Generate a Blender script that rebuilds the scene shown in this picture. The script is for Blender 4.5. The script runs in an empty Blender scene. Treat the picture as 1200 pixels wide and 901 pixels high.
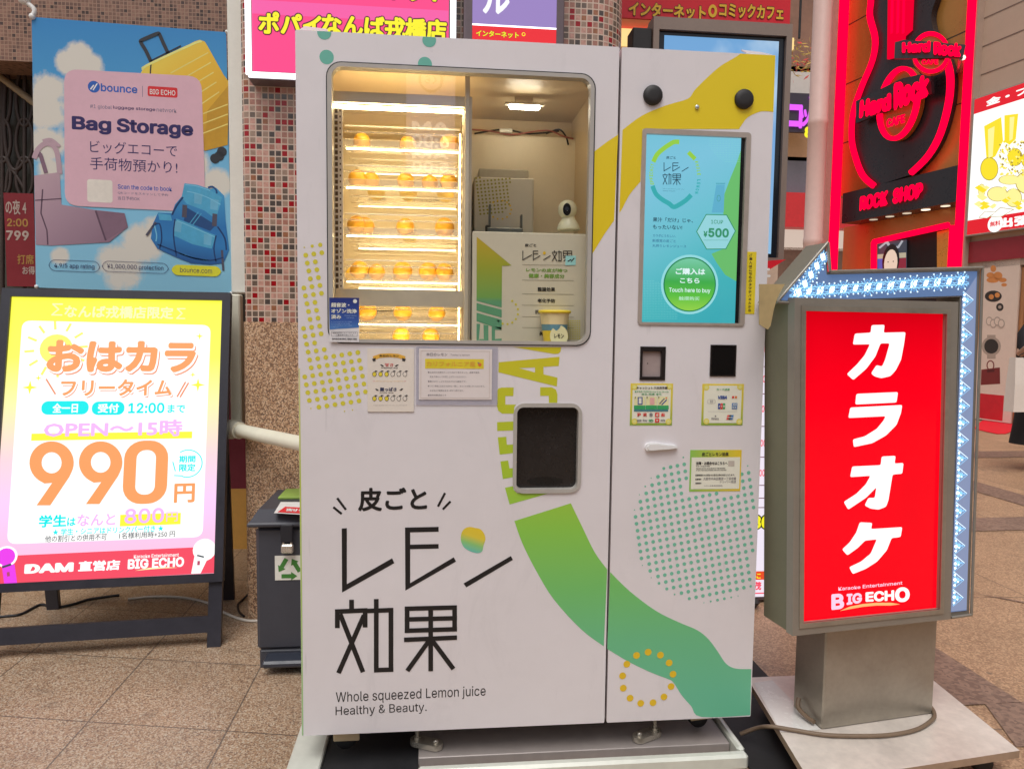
import bpy, math, random, os
from mathutils import Vector, Matrix
from mathutils.geometry import tessellate_polygon
random.seed(7)
SC = bpy.context.scene
COL = SC.collection
R_ = math.radians

# ------------------------------------------------------------------ camera
CAM = Vector((0.381, -2.041, 1.290))
YAW, PITCH, ROLL = R_(-5.87), R_(-4.23), R_(0.70)
FPX = 850.0                                   # focal length in pixels of a 1200 px wide picture
_right = Vector((math.cos(YAW), math.sin(YAW), 0)); _fwd = Vector((-math.sin(YAW), math.cos(YAW), 0))
FW = _fwd*math.cos(PITCH) + Vector((0, 0, 1))*math.sin(PITCH)
_up = Vector((0, 0, 1))*math.cos(PITCH) - _fwd*math.sin(PITCH)
RT = _right*math.cos(ROLL) + _up*math.sin(ROLL)
UP = _up*math.cos(ROLL) - _right*math.sin(ROLL)
cam = bpy.data.cameras.new('camera'); camo = bpy.data.objects.new('camera', cam); COL.objects.link(camo)
cam.sensor_fit = 'HORIZONTAL'; cam.sensor_width = 36; cam.lens = 36*FPX/1200
cam.clip_start = 0.05; cam.clip_end = 400
m3 = Matrix((RT, UP, -FW)).transposed()
camo.matrix_world = Matrix.Translation(CAM) @ m3.to_4x4()
SC.camera = camo

# ------------------------------------------------------------------ sky, sun, exposure
w = bpy.data.worlds.new('World'); SC.world = w; w.use_nodes = True
nt = w.node_tree; bg = nt.nodes['Background']
sky = nt.nodes.new('ShaderNodeTexSky'); sky.sky_type = 'NISHITA'; sky.sun_disc = False
SUN_EL, SUN_ROT = R_(62), R_(200)
sky.sun_elevation = SUN_EL; sky.sun_rotation = SUN_ROT; sky.dust_density = 4.0; sky.air_density = 1.0
hs = nt.nodes.new('ShaderNodeHueSaturation'); hs.inputs['Saturation'].default_value = 0.30
nt.links.new(sky.outputs[0], hs.inputs['Color']); nt.links.new(hs.outputs[0], bg.inputs['Color'])
bg.inputs['Strength'].default_value = 0.108
sl = bpy.data.lights.new('sun', 'SUN'); sl.energy = 1.3; sl.angle = R_(35); sl.color = (1, .97, .94)
slo = bpy.data.objects.new('sun', sl); COL.objects.link(slo)
sd = Vector((math.sin(SUN_ROT)*math.cos(SUN_EL), math.cos(SUN_ROT)*math.cos(SUN_EL), math.sin(SUN_EL)))
slo.rotation_euler = sd.to_track_quat('Z', 'Y').to_euler(); slo.location = (0, -3, 9)
SC.view_settings.view_transform = 'Standard'; SC.view_settings.look = 'None'
SC.view_settings.exposure = 0.0; SC.view_settings.gamma = 1.0; SC.view_settings.use_curve_mapping = False
SC.render.engine = 'CYCLES'
SC.cycles.max_bounces = 7; SC.cycles.diffuse_bounces = 3; SC.cycles.glossy_bounces = 3
SC.cycles.transparent_max_bounces = 24; SC.cycles.transmission_bounces = 4
SC.cycles.caustics_reflective = False; SC.cycles.caustics_refractive = False
SC.cycles.sample_clamp_indirect = 4.0

# ------------------------------------------------------------------ helpers: rays and planes
def ray(x, y): return FW + RT*((x-600)/FPX) - UP*((y-450.5)/FPX)
def onZ(x, y, z=0.0):
    d = ray(x, y); return CAM + d*((z-CAM.z)/d.z)
def onY(x, y, Y=0.0):
    d = ray(x, y); return CAM + d*((Y-CAM.y)/d.y)
class Pl:
    """a real plane in the place: origin, in-plane axes, normal towards the street"""
    def __init__(s, O, u, v):
        s.O = Vector(O); s.u = Vector(u).normalized(); s.v = Vector(v).normalized()
        s.n = s.u.cross(s.v).normalized()
        s.uv = s.u.dot(s.v)
    def ab(s, P):
        d = P - s.O; du, dv = d.dot(s.u), d.dot(s.v); k = 1-s.uv*s.uv
        return Vector(((du-dv*s.uv)/k, (dv-du*s.uv)/k))
    def px(s, x, y, h=0.0):
        d = ray(x, y); t = ((s.O + s.n*h) - CAM).dot(s.n)/d.dot(s.n)
        P = CAM + d*t
        return s.ab(P - s.n*h)
    def at(s, a, b, h=0.0): return s.O + s.u*a + s.v*b + s.n*h
def off(pl, h): return Pl(pl.O + pl.n*h, pl.u, pl.v)

# ------------------------------------------------------------------ helpers: materials
def s2l(c): c /= 255.0; return c/12.92 if c <= .04045 else ((c+.055)/1.055)**2.4
def S(r, g, b): return (s2l(r), s2l(g), s2l(b))
def A(r, g, b, k=1.32): return tuple(min(.86, s2l(c)*k) for c in (r, g, b))
MATS = {}
def _new(name):
    m = bpy.data.materials.new(name); m.use_nodes = True
    MATS[name] = m; return m, m.node_tree, m.node_tree.nodes['Principled BSDF']
def N(nt, t, **kw):
    n = nt.nodes.new(t)
    for k, v in kw.items():
        if k in n.inputs: n.inputs[k].default_value = v
        else: setattr(n, k, v)
    return n
def ramp(nt, fac, stops, interp='LINEAR'):
    r = nt.nodes.new('ShaderNodeValToRGB'); r.color_ramp.interpolation = interp
    e = r.color_ramp.elements
    while len(e) < len(stops): e.new(.5)
    for i, (p, c) in enumerate(stops): e[i].position = p; e[i].color = (*c[:3], 1)
    nt.links.new(fac, r.inputs[0]); return r.outputs[0]
def mixc(nt, fac, a, b, mode='MIX'):
    n = nt.nodes.new('ShaderNodeMix'); n.data_type = 'RGBA'; n.blend_type = mode
    for sock, v in ((n.inputs[0], fac), (n.inputs[6], a), (n.inputs[7], b)):
        if isinstance(v, bpy.types.NodeSocket): nt.links.new(v, sock)
        elif isinstance(v, tuple): sock.default_value = (*v[:3], 1)
        else: sock.default_value = v
    return n.outputs[2]
def mth(nt, op, a, b=None, c=None):
    n = nt.nodes.new('ShaderNodeMath'); n.operation = op
    for i, v in enumerate((a, b, c)):
        if v is None: continue
        if isinstance(v, bpy.types.NodeSocket): nt.links.new(v, n.inputs[i])
        else: n.inputs[i].default_value = v
    return n.outputs[0]
def pm(name, col, rough=.5, metal=0.0, var=.10, scale=9.0, bump=0.0, coat=0.0, spec=.5):
    """painted / plastic / metal surface with uneven tone and gloss"""
    if name in MATS: return MATS[name]
    m, nt, b = _new(name)
    g = N(nt, 'ShaderNodeNewGeometry')
    n1 = N(nt, 'ShaderNodeTexNoise', Scale=scale, Detail=6.0, Roughness=.65); nt.links.new(g.outputs['Position'], n1.inputs['Vector'])
    n2 = N(nt, 'ShaderNodeTexNoise', Scale=scale*7.3, Detail=3.0); nt.links.new(g.outputs['Position'], n2.inputs['Vector'])
    f = mth(nt, 'ADD', mth(nt, 'MULTIPLY', n1.outputs[0], .7), mth(nt, 'MULTIPLY', n2.outputs[0], .3))
    lo = tuple(c*(1-var) for c in col); hi = tuple(min(.9, c*(1+var)) for c in col)
    nt.links.new(ramp(nt, f, [(.3, lo), (.7, hi)]), b.inputs['Base Color'])
    mr = N(nt, 'ShaderNodeMapRange'); nt.links.new(f, mr.inputs[0]); mr.inputs[1].default_value = .3; mr.inputs[2].default_value = .7
    mr.inputs[3].default_value = max(.02, rough-.08); mr.inputs[4].default_value = min(1, rough+.08)
    nt.links.new(mr.outputs[0], b.inputs['Roughness'])
    b.inputs['Metallic'].default_value = metal; b.inputs['Coat Weight'].default_value = coat
    b.inputs['Specular IOR Level'].default_value = spec
    if name == 'machine white':                # handled sheet metal: faint scuffs, drips and a slight waviness
        n3 = N(nt, 'ShaderNodeTexNoise', Scale=3.1, Detail=8.0, Roughness=.72, Distortion=1.2); mp = N(nt, 'ShaderNodeMapping'); mp.inputs['Scale'].default_value = (2.6, 1, .8)
        nt.links.new(g.outputs['Position'], mp.inputs[0]); nt.links.new(mp.outputs[0], n3.inputs['Vector'])
        c0 = b.inputs['Base Color'].links[0].from_socket
        c1 = mixc(nt, ramp(nt, n3.outputs[0], [(.56, (0, 0, 0)), (.80, (.5, .5, .5))]), c0, tuple(q*.82 for q in col))
        n4 = N(nt, 'ShaderNodeTexNoise', Scale=38.0, Detail=2.0); mp2 = N(nt, 'ShaderNodeMapping'); mp2.inputs['Scale'].default_value = (1, 1, .12); mp2.inputs['Rotation'].default_value = (0, 1.1, 0)
        nt.links.new(g.outputs['Position'], mp2.inputs[0]); nt.links.new(mp2.outputs[0], n4.inputs['Vector'])
        nt.links.new(mixc(nt, ramp(nt, n4.outputs[0], [(.70, (0, 0, 0)), (.76, (.35, .35, .35))]), c1, tuple(q*.75 for q in col)), b.inputs['Base Color'])
        n5 = N(nt, 'ShaderNodeTexNoise', Scale=2.4, Detail=1.0); nt.links.new(g.outputs['Position'], n5.inputs['Vector'])
        bp = N(nt, 'ShaderNodeBump', Strength=.25, Distance=.02); nt.links.new(n5.outputs[0], bp.inputs['Height']); nt.links.new(bp.outputs[0], b.inputs['Normal']); nt.links.new(bp.outputs[0], b.inputs['Coat Normal'])
    if bump:
        bp = N(nt, 'ShaderNodeBump', Strength=bump, Distance=.002); nt.links.new(n2.outputs[0], bp.inputs['Height']); nt.links.new(bp.outputs[0], b.inputs['Normal'])
    return m
def em(name, col, strength=1.0, rough=.25, base=.04):
    """a lamp, a screen or a backlit print"""
    if name in MATS: return MATS[name]
    m, nt, b = _new(name)
    b.inputs['Base Color'].default_value = (*[c*base for c in col], 1); b.inputs['Roughness'].default_value = rough
    b.inputs['Emission Color'].default_value = (*col, 1); b.inputs['Emission Strength'].default_value = strength
    if base == 0: b.inputs['Specular IOR Level'].default_value = 0.0
    return m
def grad(name, axis, z0, z1, stops, emit=0.0, rough=.4, axis2=None):
    """a printed colour gradient running along a world direction"""
    m, nt, b = _new(name)
    g = N(nt, 'ShaderNodeNewGeometry'); d = N(nt, 'ShaderNodeVectorMath', operation='DOT_PRODUCT')
    nt.links.new(g.outputs['Position'], d.inputs[0]); d.inputs[1].default_value = axis
    mr = N(nt, 'ShaderNodeMapRange'); nt.links.new(d.outputs['Value'], mr.inputs[0]); mr.inputs[1].default_value = z0; mr.inputs[2].default_value = z1
    c = ramp(nt, mr.outputs[0], stops)
    if emit:
        nt.links.new(c, b.inputs['Emission Color']); b.inputs['Emission Strength'].default_value = emit
        b.inputs['Base Color'].default_value = (.03, .03, .03, 1)
    else: nt.links.new(c, b.inputs['Base Color'])
    b.inputs['Roughness'].default_value = rough
    return m
def glass(name, tint=(1, 1, 1), gloss=1.0, rough=.0):
    m, nt, b = _new(name); nt.nodes.remove(b); o = nt.nodes['Material Output']
    t = N(nt, 'ShaderNodeBsdfTransparent'); t.inputs[0].default_value = (*tint, 1)
    gl = N(nt, 'ShaderNodeBsdfGlossy', Roughness=rough); fr = N(nt, 'ShaderNodeFresnel', IOR=1.45); gm = N(nt, 'ShaderNodeNewGeometry')
    nt.links.new(mth(nt, 'MULTIPLY_ADD', gm.outputs['Backfacing'], 1/1.45-1.45, 1.45), fr.inputs['IOR'])   # thin pane: same both ways
    mx = N(nt, 'ShaderNodeMixShader'); nt.links.new(mth(nt, 'MULTIPLY', fr.outputs[0], gloss), mx.inputs[0])
    nt.links.new(t.outputs[0], mx.inputs[1]); nt.links.new(gl.outputs[0], mx.inputs[2]); nt.links.new(mx.outputs[0], o.inputs[0])
    return m
def acrylic(name, col, mix=.45):
    """clear acrylic with hazy white scatter"""
    m, nt, b = _new(name); o = nt.nodes['Material Output']
    b.inputs['Base Color'].default_value = (*col, 1); b.inputs['Roughness'].default_value = .15
    t = N(nt, 'ShaderNodeBsdfTransparent'); mx = N(nt, 'ShaderNodeMixShader'); mx.inputs[0].default_value = mix
    nt.links.new(t.outputs[0], mx.inputs[1]); nt.links.new(b.outputs[0], mx.inputs[2]); nt.links.new(mx.outputs[0], o.inputs[0])
    return m

# ------------------------------------------------------------------ helpers: meshes
WL = {}                                        # world location of every thing / part
class MB:
    def __init__(s): s.v = []; s.f = []; s.m = []; s.mats = []; s.uv = {}; s.sm = set()
    def mi(s, m):
        if m not in s.mats: s.mats.append(m)
        return s.mats.index(m)
    def face(s, pts, m, uv=None, smooth=False):
        i = len(s.v); s.v += [Vector(p) for p in pts]; s.f.append(tuple(range(i, i+len(pts)))); s.m.append(s.mi(m))
        if uv: s.uv[len(s.f)-1] = uv
        if smooth: s.sm.add(len(s.f)-1)
    def raw(s, vs, fs, m, smooth=False):
        i = len(s.v); s.v += [Vector(p) for p in vs]; k = s.mi(m)
        for f in fs:
            s.f.append(tuple(i+q for q in f)); s.m.append(k)
            if smooth: s.sm.add(len(s.f)-1)
    def box(s, lo, hi, m, bev=0.0, fr=None):
        """box, edges chamfered by bev; fr = (O, ux, uy, uz) local frame"""
        (x0, y0, z0), (x1, y1, z1) = lo, hi
        T = (lambda p: p) if fr is None else (lambda p: fr[0]+fr[1]*p[0]+fr[2]*p[1]+fr[3]*p[2])
        b = min(bev, (x1-x0)*.45, (y1-y0)*.45, (z1-z0)*.45)
        if b <= 0:
            P = [(x0,y0,z0),(x1,y0,z0),(x1,y1,z0),(x0,y1,z0),(x0,y0,z1),(x1,y0,z1),(x1,y1,z1),(x0,y1,z1)]
            s.raw([T(Vector(p)) for p in P], [(0,3,2,1),(4,5,6,7),(0,1,5,4),(1,2,6,5),(2,3,7,6),(3,0,4,7)], m); return
        vs = []; idx = {}
        for i, x in enumerate((x0, x1)):
            for j, y in enumerate((y0, y1)):
                for k, z in enumerate((z0, z1)):
                    sx, sy, sz = (1, -1)[i], (1, -1)[j], (1, -1)[k]
                    for a, p in enumerate(((x, y+sy*b, z+sz*b), (x+sx*b, y, z+sz*b), (x+sx*b, y+sy*b, z))):
                        idx[i, j, k, a] = len(vs); vs.append(T(Vector(p)))
        g = lambda i, j, k, a: idx[i, j, k, a]
        fs = [(g(0,0,0,0),g(0,0,1,0),g(0,1,1,0),g(0,1,0,0)),(g(1,0,0,0),g(1,1,0,0),g(1,1,1,0),g(1,0,1,0)),
              (g(0,0,0,1),g(1,0,0,1),g(1,0,1,1),g(0,0,1,1)),(g(0,1,0,1),g(0,1,1,1),g(1,1,1,1),g(1,1,0,1)),
              (g(0,0,0,2),g(0,1,0,2),g(1,1,0,2),g(1,0,0,2)),(g(0,0,1,2),g(1,0,1,2),g(1,1,1,2),g(0,1,1,2))]
        for j in (0,1):
            for k in (0,1): fs.append((g(0,j,k,1),g(1,j,k,1),g(1,j,k,2),g(0,j,k,2)))
        for i in (0,1):
            for k in (0,1): fs.append((g(i,0,k,0),g(i,1,k,0),g(i,1,k,2),g(i,0,k,2)))
        for i in (0,1):
            for j in (0,1): fs.append((g(i,j,0,0),g(i,j,1,0),g(i,j,1,1),g(i,j,0,1)))
        for i in (0,1):
            for j in (0,1):
                for k in (0,1): fs.append((g(i,j,k,0),g(i,j,k,1),g(i,j,k,2)))
        s.raw(vs, fs, m)
    def tube(s, pts, r, m, n=8, closed=False, caps=True):
        pts = [Vector(p) for p in pts]; k = len(pts); vs = []; fs = []
        rr = r if isinstance(r, (list, tuple)) else [r]*k
        nrm = None
        for i, p in enumerate(pts):
            a = pts[i-1] if (i or closed) else p; b = pts[(i+1) % k] if (i < k-1 or closed) else p
            t = (b-a).normalized()
            if nrm is None: nrm = t.orthogonal().normalized()
            nrm = (nrm - t*nrm.dot(t)).normalized(); bi = t.cross(nrm)
            for j in range(n):
                an = 2*math.pi*j/n; vs.append(p + (nrm*math.cos(an)+bi*math.sin(an))*rr[i])
        for i in range(k if closed else k-1):
            for j in range(n):
                q = (i+1) % k; fs.append((i*n+j, i*n+(j+1) % n, q*n+(j+1) % n, q*n+j))
        s.raw(vs, fs, m, True)
        if caps and not closed:
            s.face([vs[j] for j in range(n)][::-1], m); s.face([vs[(k-1)*n+j] for j in range(n)], m)
    def lathe(s, base, prof, m, n=20, ax=(0, 0, 1), sq=1.0, sqdir=None):
        """profile (radius, height) turned round an axis"""
        ax = Vector(ax).normalized(); e1 = Vector(sqdir).normalized() if sqdir else ax.orthogonal().normalized(); e2 = ax.cross(e1); base = Vector(base)
        vs = []; fs = []
        for r, h in prof:
            for j in range(n):
                a = 2*math.pi*j/n; vs.append(base + ax*h + e1*(r*math.cos(a)) + e2*(r*sq*math.sin(a)))
        for i in range(len(prof)-1):
            for j in range(n): fs.append((i*n+j, i*n+(j+1) % n, (i+1)*n+(j+1) % n, (i+1)*n+j))
        s.raw(vs, fs, m, True)
        if prof[0][0] > 1e-5: s.face([vs[j] for j in range(n)][::-1], m)
        if prof[-1][0] > 1e-5: s.face([vs[(len(prof)-1)*n+j] for j in range(n)], m)
    def poly(s, pl, loops, m, h=0.0, thick=0.0, ms=None):
        """flat outline (with holes) in plane pl; loops in plane coordinates; optional thickness behind it"""
        L = [[Vector((p[0], p[1], 0)) for p in lp] for lp in loops]
        flat = [p for lp in L for p in lp]
        tr = tessellate_polygon(L)
        vs = [pl.at(p.x, p.y, h) for p in flat]
        fs = []
        for a, b, c in tr:
            cr = (flat[b]-flat[a]).cross(flat[c]-flat[a]).z
            if abs(cr) < 1e-12: continue
            fs.append((a, b, c) if cr > 0 else (a, c, b))
        s.raw(vs, fs, m)
        if thick:
            s.raw([pl.at(p.x, p.y, h-thick) for p in flat], [f[::-1] for f in fs], ms or m)
            for k, lp in enumerate(L):
                ar = sum(lp[i-1].x*lp[i].y-lp[i].x*lp[i-1].y for i in range(len(lp)))
                if (ar < 0) == (k == 0): lp = lp[::-1]
                q = len(lp)
                s.raw([pl.at(p.x, p.y, h) for p in lp]+[pl.at(p.x, p.y, h-thick) for p in lp],
                      [(i, q+i, q+(i+1) % q, (i+1) % q) for i in range(q)], ms or m)
    def ppoly(s, pl, pts, m, h=0.0, thick=0.0, ms=None): s.poly(pl, [[pl.px(x, y, h) for x, y in pts]], m, h, thick, ms)
    def disc(s, pl, c, r, m, h=0.0, n=20, ry=None, thick=0.0):
        s.poly(pl, [[(c[0]+r*math.cos(2*math.pi*i/n), c[1]+(ry or r)*math.sin(2*math.pi*i/n)) for i in range(n)]], m, h, thick)
    def ring(s, pl, c, r0, r1, m, h=0.0, n=32, ry0=None, ry1=None, thick=0.0):
        f = lambda rx, ry: [(c[0]+rx*math.cos(2*math.pi*i/n), c[1]+ry*math.sin(2*math.pi*i/n)) for i in range(n)]
        s.poly(pl, [f(r1, ry1 or r1), f(r0, ry0 or r0)], m, h, thick)
    def stroke(s, pl, a, b, wd, m, h=0.0):
        a, b = Vector(a), Vector(b); d = (b-a).normalized(); q = Vector((-d.y, d.x))*wd/2
        s.poly(pl, [[a-q, b-q, b+q, a+q]], m, h)
    def sphere(s, c, r, m, n=14, k=9, sc=(1, 1, 1)):
        c = Vector(c); vs = []; fs = []
        for i in range(k+1):
            t = math.pi*i/k
            for j in range(n):
                a = 2*math.pi*j/n; vs.append(c+Vector((r*sc[0]*math.sin(t)*math.cos(a), r*sc[1]*math.sin(t)*math.sin(a), r*sc[2]*math.cos(t))))
        for i in range(k):
            for j in range(n): fs.append((i*n+j, (i+1)*n+j, (i+1)*n+(j+1) % n, i*n+(j+1) % n))
        s.raw(vs, fs, m, True)
    def text(s, pl, st, box, m, h=0.0, bold=0.0, base=None, slant=0.0, rise=0.0, sx=0.0):
        """lettering: box = (x0, y0, x1, y1) in pixels of the photo -> the place on the plane"""
        x0, y0, x1, y1 = box
        A0 = pl.px(x0, y0, h); B0 = pl.px(x1, y1, h)
        s.textp(pl, st, (A0.x, B0.y, B0.x, A0.y), m, h, bold, base, slant, rise)
    def textp(s, pl, st, r, m, h=0.0, bold=0.0, base=None, slant=0.0, rise=0.0):
        vs, fs, _ = glyphs(st, bold); bb = glyphs(st, bold if base is None else base)[2]
        a0, b0, a1, b1 = r; kx = (a1-a0)/max(1e-6, bb[2]-bb[0]); ky = (b1-b0)/max(1e-6, bb[3]-bb[1])
        out = []
        for x, y, q in vs:
            fx = (x-bb[0])*kx; fy = (y-bb[1])*ky
            out.append(pl.at(a0+fx+slant*fy, b0+fy+rise*fx, h+LAY*q))
        s.raw(out, fs, m)
    def build(s, name, parent=None, loc=None, merge=False):
        me = bpy.data.meshes.new(name)
        o = bpy.data.objects.new(name, me); COL.objects.link(o)
        pw = WL.get(parent, Vector((0, 0, 0))) if parent else Vector((0, 0, 0))
        wl = Vector(loc) if loc is not None else (pw if parent else Vector((0, 0, 0)))
        WL[o] = wl
        me.from_pydata([tuple(p-wl) for p in s.v], [], s.f)
        for mm in s.mats: me.materials.append(mm)
        for p, k in zip(me.polygons, s.m): p.material_index = k
        for i in s.sm: me.polygons[i].use_smooth = True
        if s.uv:
            ul = me.uv_layers.new(name='UVMap')
            for fi, uvs in s.uv.items():
                for li, q in zip(me.polygons[fi].loop_indices, uvs): ul.data[li].uv = q
        me.update()
        if parent: o.parent = parent; o.location = wl-pw
        else: o.location = wl
        return o
GL = {}
FONT = None
try: FONT = bpy.data.fonts.load(os.path.join(bpy.utils.resource_path('LOCAL'), 'datafiles', 'fonts', 'Inter.woff2'))   # Blender's own interface font
except Exception: FONT = None
LAY = 2.5e-5
def glyphs(st, bold=0.0):
    """outline mesh of a string in Blender's own font, 2D"""
    key = (st, round(bold, 4))
    if key in GL: return GL[key]
    if bold > .006:                            # heavier strokes: the regular outline repeated around itself
        v0, f0, bb = glyphs(st, 0.0); vs = []; fs = []; n = 6 if bold < .02 else 10
        for k in range(n+1):
            ox, oy = (0, 0) if k == n else (bold*math.cos(6.28318*k/n), bold*math.sin(6.28318*k/n))
            i = len(vs); vs += [(x+ox, y+oy, k) for x, y, _ in v0]; fs += [tuple(i+q for q in f) for f in f0]
        GL[key] = (vs, fs, (bb[0]-bold, bb[1]-bold, bb[2]+bold, bb[3]+bold)); return GL[key]
    c = bpy.data.curves.new('lettering', 'FONT'); c.body = st; c.resolution_u = 2 if len(st) > 6 else 3
    if FONT and all(ord(q) < 0x250 for q in st): c.font = FONT
    o = bpy.data.objects.new('lettering', c)
    me = o.to_mesh()
    vs = [(v.co.x, v.co.y, 0) for v in me.vertices]; fs = [tuple(p.vertices) for p in me.polygons]
    fs = [f if (lambda a: a > 0)(sum(vs[f[i-1]][0]*vs[f[i]][1]-vs[f[i]][0]*vs[f[i-1]][1] for i in range(len(f)))) else f[::-1] for f in fs]
    o.to_mesh_clear(); bpy.data.objects.remove(o); bpy.data.curves.remove(c)
    xs = [v[0] for v in vs] or [0]; ys = [v[1] for v in vs] or [0]
    GL[key] = (vs, fs, (min(xs), min(ys), max(xs), max(ys))); return GL[key]
def rrect(x0, y0, x1, y1, r, n=6):
    out = []
    for cx, cy, a in ((x1-r, y1-r, 0), (x0+r, y1-r, 90), (x0+r, y0+r, 180), (x1-r, y0+r, 270)):
        for i in range(n+1):
            t = R_(a+90*i/n); out.append((cx+r*math.cos(t), cy+r*math.sin(t)))
    return out
def smooth(pts, n=5, closed=False):
    """Catmull-Rom curve through points"""
    P = [Vector(p) for p in pts]; out = []; k = len(P)
    for i in range(k if closed else k-1):
        a = P[(i-1) % k] if (closed or i) else P[i]; b = P[i]; c = P[(i+1) % k]; d = P[(i+2) % k] if (closed or i < k-2) else c
        for j in range(n):
            t = j/n; out.append(.5*((2*b)+(c-a)*t+(2*a-5*b+4*c-d)*t*t+(3*b-a-3*c+d)*t**3))
    if not closed: out.append(P[-1])
    return out
def empty(name, loc, label, cat, group=None):
    o = bpy.data.objects.new(name, None); COL.objects.link(o); o.location = loc; WL[o] = Vector(loc)
    o.empty_display_size = .1; return tag(o, label, cat, group)
def tag(o, label, cat=None, group=None):
    o['label'] = label
    if cat: o['category'] = cat
    if group: o['group'] = group
    return o
def struct(o, kind='structure'): o['kind'] = kind; return o
def pline(mb, pl, pts, wd, m, h=0.0, closed=False):
    """one continuous flat line of even width"""
    P = [Vector(p) for p in pts]; l = []; r = []
    for i, p in enumerate(P):
        d = (P[min(i+1, len(P)-1)]-P[max(i-1, 0)]).normalized(); q = Vector((-d.y, d.x))*wd/2; l.append(p+q); r.append(p-q)
    for i in range(len(P)-1): mb.poly(pl, [[l[i], r[i], r[i+1], l[i+1]]], m, h)
def pxr(pl, x0, y0, x1, y1, h=0.0):
    a = pl.px(x0, y0, h); b = pl.px(x1, y1, h); return a.x, b.y, b.x, a.y     # a0,b0,a1,b1
def rect(mb, pl, box, m, h=0.0, thick=0.0, r=0.0, ms=None):
    a0, b0, a1, b1 = pxr(pl, *box, h)
    lp = rrect(a0, b0, a1, b1, r) if r else [(a0, b0), (a1, b0), (a1, b1), (a0, b1)]
    mb.poly(pl, [lp], m, h, thick, ms)
def frame(mb, pl, outer, inner, m, h=0.0, thick=0.0, ro=0.0, ri=0.0):
    def lp(bx, r):
        a0, b0, a1, b1 = pxr(pl, *bx, h); return rrect(a0, b0, a1, b1, r) if r else [(a0, b0), (a1, b0), (a1, b1), (a0, b1)]
    mb.poly(pl, [lp(outer, ro), lp(inner, ri)], m, h, thick)
def linebox(mb, pl, box, m, wd, h=0.0, r=0.01):
    """thin rounded outline"""
    a0, b0, a1, b1 = pxr(pl, *box, h)
    mb.poly(pl, [rrect(a0, b0, a1, b1, r), rrect(a0+wd, b0+wd, a1-wd, b1-wd, max(.0005, r-wd))], m, h)

# ================================================================== materials of the setting
def grains(name, cols, scale, rough, joints=None, dirt=.25, bump=.25):
    """exposed aggregate: pebbles of many colours, optional joint lines"""
    m, nt, b = _new(name)
    g = N(nt, 'ShaderNodeNewGeometry'); P = g.outputs['Position']
    v = N(nt, 'ShaderNodeTexVoronoi', Scale=scale); nt.links.new(P, v.inputs['Vector'])
    wn = N(nt, 'ShaderNodeTexWhiteNoise', noise_dimensions='3D'); nt.links.new(v.outputs['Position'], wn.inputs['Vector'])
    k = len(cols); c = ramp(nt, wn.outputs['Value'], [(i/k, q) for i, q in enumerate(cols)], 'CONSTANT')
    n1 = N(nt, 'ShaderNodeTexNoise', Scale=1.7, Detail=7.0, Roughness=.7); nt.links.new(P, n1.inputs['Vector'])
    c = mixc(nt, 1.0, c, ramp(nt, n1.outputs[0], [(.3, (1-dirt,)*3), (.7, (1+dirt*.3,)*3)]), 'MULTIPLY')
    h = v.outputs['Distance']
    if joints:
        u0, du, v0, dv, sh, wd = joints
        sp = N(nt, 'ShaderNodeSeparateXYZ'); nt.links.new(P, sp.inputs[0]); X, Y = sp.outputs[0], sp.outputs[1]
        uu = mth(nt, 'DIVIDE', mth(nt, 'SUBTRACT', X, u0), du)
        vv = mth(nt, 'DIVIDE', mth(nt, 'SUBTRACT', mth(nt, 'ADD', Y, mth(nt, 'MULTIPLY', X, sh)), v0), dv)
        def line(q, d): return mth(nt, 'LESS_THAN', mth(nt, 'ABSOLUTE', mth(nt, 'SUBTRACT', mth(nt, 'FRACT', mth(nt, 'ADD', q, .5)), .5)), wd/d)
        jm = mth(nt, 'MAXIMUM', line(uu, du), line(vv, dv))
        cb = N(nt, 'ShaderNodeCombineXYZ'); nt.links.new(mth(nt, 'FLOOR', uu), cb.inputs[0]); nt.links.new(mth(nt, 'FLOOR', vv), cb.inputs[1])
        w2 = N(nt, 'ShaderNodeTexWhiteNoise', noise_dimensions='3D'); nt.links.new(cb.outputs[0], w2.inputs['Vector'])
        c = mixc(nt, 1.0, c, ramp(nt, w2.outputs['Value'], [(0, (.86,)*3), (1, (1.06,)*3)]), 'MULTIPLY')
        n6 = N(nt, 'ShaderNodeTexNoise', Scale=4.3, Detail=5.0, Roughness=.7, Distortion=.8); nt.links.new(P, n6.inputs['Vector'])
        c = mixc(nt, ramp(nt, n6.outputs[0], [(.58, (0, 0, 0)), (.72, (.45, .45, .45))]), c, (.12, .095, .075))
        v7 = N(nt, 'ShaderNodeTexVoronoi', Scale=2.3); nt.links.new(P, v7.inputs['Vector'])
        c = mixc(nt, mth(nt, 'MULTIPLY', mth(nt, 'LESS_THAN', v7.outputs['Distance'], .035), .55), c, (.07, .06, .055))
        c = mixc(nt, mth(nt, 'MULTIPLY', jm, .75), c, (.075, .06, .05))
    nt.links.new(c, b.inputs['Base Color']); b.inputs['Roughness'].default_value = rough
    bp = N(nt, 'ShaderNodeBump', Strength=bump, Distance=.002); nt.links.new(h, bp.inputs['Height']); nt.links.new(bp.outputs[0], b.inputs['Normal'])
    return m
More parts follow.
